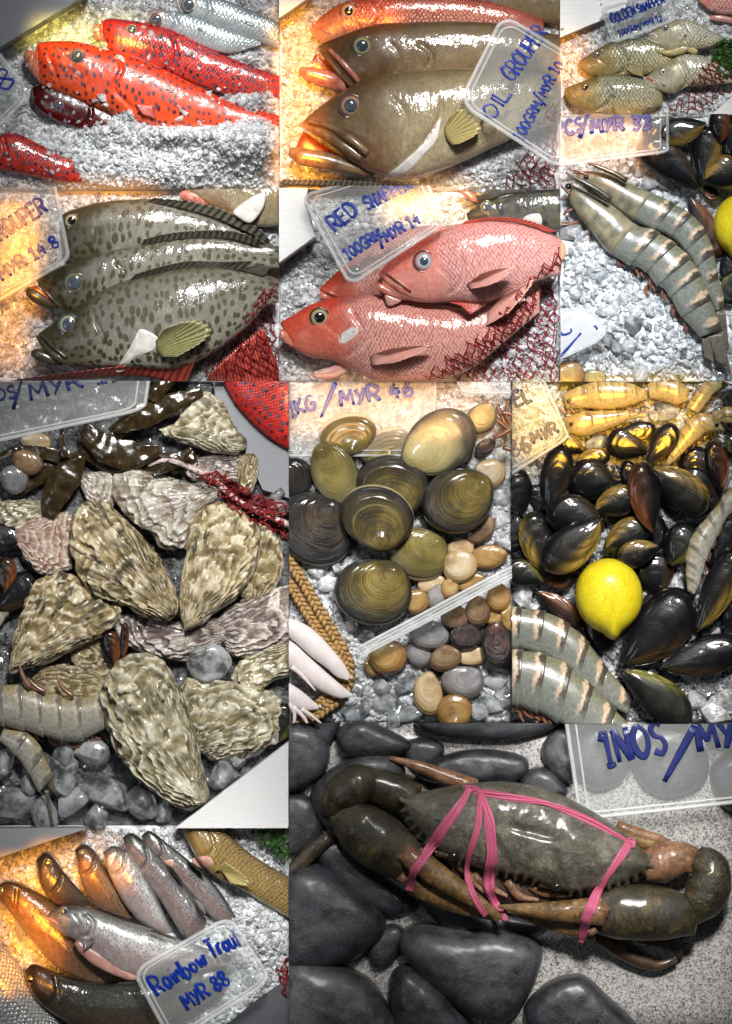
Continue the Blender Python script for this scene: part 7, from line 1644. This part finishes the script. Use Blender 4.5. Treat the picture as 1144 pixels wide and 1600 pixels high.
# ================================================================== rainbow trout compartment
panel(0, 1290, 452, 1600); view(0, 1290, 2.531)
hf = lumps([(1000, 380, 120, 140, 22), (1100, 450, 100, 100, 16), (800, 760, 150, 60, 10), (120, 160, 120, 60, 8)], 0, 5, seed=12)
bed(hf, M['bed'])
steel('bright steel shelf at the top left of the trout tray', [(-60, -60), (380, -60), (350, 4), (0, 120), (-60, 135)], 10, 50)
steel('dark steel tray side at the bottom right corner', [(840, 830), (1000, 700), (1200, 560), (1200, 830)], -4, 10, 'steel_dark')
TR = 'rainbow trout'
def trout(label, top, bot, mat, z, eye=None, gill=None, th=.30, **k):
    return fish(label, top, bot, M[mat], z, th, 110, eye=eye, iris_m=k.pop('iris_m', 'iris_pale'), gill=gill, group=TR, name='rainbow_trout', **k)
fish('gold scaled fish lying toward the top right corner', [(715, 5), (760, -40), (860, -10), (960, 80), (1060, 150), (1180, 215)], [(770, 105), (800, 150), (860, 200), (960, 250), (1060, 310), (1180, 380)], M['goldfish'], 24, .27, 100, group=G, name='golden_fish', gill=[(830, 10), (850, 80), (800, 120)], patches=[([(760, 130), (820, 110), (850, 140), (800, 165)], None, 6, 'flesh')], fins=[('pectoral_fin', [(850, 175), (870, 150)], [(900, 130), (980, 190), (990, 225), (920, 215)], None, 66, 10, 'fin_yellow', .04)])
fish('silver scaled fish body cut by the bottom left corner', [(-40, 420), (20, 470), (90, 560), (160, 660), (230, 750), (270, 830)], [(-200, 560), (-160, 680), (-120, 780), (-60, 850), (20, 900), (120, 920)], M['milk'], 20, .22, 90, group=G, name='silver_fish')
trout('trout at the far right of the upper row', [(563, 34), (600, 18), (680, 78), (780, 158), (860, 238), (935, 352)], [(568, 62), (630, 135), (710, 215), (790, 300), (850, 362), (922, 372)], 'trout', 22, gill=[(640, 60), (650, 100), (625, 125)], fins=[('dorsal_fin', [(740, 130), (800, 180)], [(765, 135), (815, 180)], 'b', 62, 8, 'fin_dark', .1)], patches=[([(650, 135), (690, 130), (680, 168)], None, 5, 'flesh')])
trout('long dark trout second from right in the upper row', [(488, 42), (530, 26), (610, 90), (700, 190), (775, 280), (822, 372)], [(496, 82), (555, 175), (630, 280), (690, 372), (740, 432), (812, 400)], 'trout', 28, gill=[(580, 72), (590, 130), (560, 170)], fins=[('dorsal_fin', [(660, 145), (720, 215)], [(690, 150), (735, 215)], 'b', 66, 8, 'fin_dark', .1), ('pelvic_fin', [(770, 270), (800, 320)], [(815, 300), (822, 335)], 60, 64, 6, 'fin_grey', .1)])
trout('trout with orange side second in the upper row', [(298, 92), (340, 70), (385, 105), (435, 190), (490, 275), (528, 352)], [(308, 160), (330, 235), (370, 300), (430, 335), (490, 355), (520, 362)], 'trout_gold', 18, gill=[(385, 110), (370, 160), (330, 190)], eye=(330, 100, 12), iris_m='iris_gold', fins=[('pelvic_fin', [(450, 250), (470, 290)], [(480, 300), (500, 345)], 46, 48, 7, 'fin_dark', .1)])
trout('palest silvery trout in the middle of the upper row', [(412, 100), (455, 74), (530, 112), (600, 220), (650, 330), (684, 412)], [(420, 140), (445, 205), (495, 300), (560, 370), (620, 405), (672, 420)], 'trout_pale', 30, gill=[(505, 100), (490, 160), (450, 190)], patches=[([(430, 120), (465, 95), (455, 130), (440, 150)], None, 5, 'white_flesh')])
trout('small trout with golden head leftmost in the upper row', [(148, 130), (180, 103), (215, 120), (260, 180), (310, 240), (365, 300)], [(150, 190), (175, 250), (215, 300), (260, 315), (310, 320), (358, 312)], 'trout_dark', 22, eye=(195, 140, 16), iris_m='iris_gold', pup='pupil_black', gill=[(250, 190), (235, 230), (200, 265)])
trout('long golden brown trout lying along the left', [(-6, 232), (40, 213), (110, 235), (190, 280), (280, 345), (370, 425), (450, 520), (505, 600)], [(0, 285), (40, 330), (90, 395), (150, 470), (230, 555), (330, 605), (420, 625), (490, 615)], 'trout_gold', 26, eye=(14, 250, 14), iris_m='iris_gold', gill=[(75, 240), (70, 300), (55, 330)], fins=[('pectoral_fin', [(75, 360), (85, 380)], [(65, 400), (90, 450), (105, 420)], None, 40, 6, 'fin_grey', .05)])
trout('dark trout curved along the bottom edge', [(103, 566), (140, 537), (200, 560), (300, 596), (420, 610), (560, 598), (650, 600), (760, 565), (900, 540)], [(108, 605), (150, 675), (205, 725), (300, 775), (450, 806), (600, 795), (700, 745), (800, 700), (900, 620)], 'trout_dark', 36, eye=(132, 597, 17), iris_m='iris_gold', pup='pupil_black', gill=[(225, 580), (235, 650), (190, 700)], fins=[('dorsal_fin', [(470, 612), (600, 606)], [(480, 600), (620, 594)], 76, 80, 10, 'fin_dark')])
trout('main trout in front with slit pink belly and clear head', [(192, 350), (230, 313), (290, 302), (370, 315), (470, 350), (580, 385), (680, 420), (760, 450), (920, 500)], [(200, 372), (250, 412), (310, 442), (380, 500), (460, 560), (550, 592), (680, 570), (800, 550), (920, 540)], 'trout_pale', 54, eye=(266, 325, 18), pup='pupil_grey', gill=[(345, 330), (380, 365), (370, 405), (340, 425)], creases=[([(300, 330), (325, 370), (300, 410)], 1.5, 1.5, 0)], lips=[([(195, 352), (215, 358), (245, 375)], (8, 12, 8), 0, 'flesh')],
      patches=[([(305, 448), (330, 440), (400, 478), (480, 525), (550, 575), (548, 594), (500, 588), (400, 548), (330, 490)], 62, 9, 'flesh')], fins=[('dorsal_fin', [(600, 395), (700, 430)], [(625, 385), (712, 432)], 84, 88, 9, 'fin_dark', .1), ('pectoral_fin', [(340, 425), (355, 440)], [(345, 480), (385, 440), (380, 420)], None, 78, 6, 'fin_grey', .05)])
lid('clear lid marked Rainbow Trout lying on the front trout', [(545, 545), (915, 335), (1075, 590), (690, 830)], [112, 104, 70, 86], [('Rainbow', (640, 645), (832, 520), 76, 11), ('Trout', (850, 505), (965, 445), 76, 11), ('MYR 88', (755, 705), (918, 600), 62, 10)], rad=.14, rim_r=3.4)
parsley('green parsley in the top right corner above the gold fish', [(970, -20), (1180, -20), (1180, 140), (1110, 130), (1030, 60)], 130, 24)
net('scrap of red net at the right edge of the trout tray', [(1080, 560), (1160, 500), (1160, 720), (1110, 660)], (26, -8), (10, 20), 6, 10, (1050, 500), 1.2, .3, 2, hf=hf)
chips('crushed ice around the rainbow trout', 2400, hf, (2.5, 5.2), over=.0)
# ------------------------------------------------------------------ the counter below the compartments
PANEL[0] = (-1e6, -1e6, 1e6, 1e6)
build(prism([(-400, -400), (1544, -400), (1544, 2000), (-400, 2000)], -130, -61, px=True), 'counter', M['steel'], smooth=False, clip=False, kind='structure')
for o in bpy.data.objects:
    if '_o' in o.keys(): del o['_o']
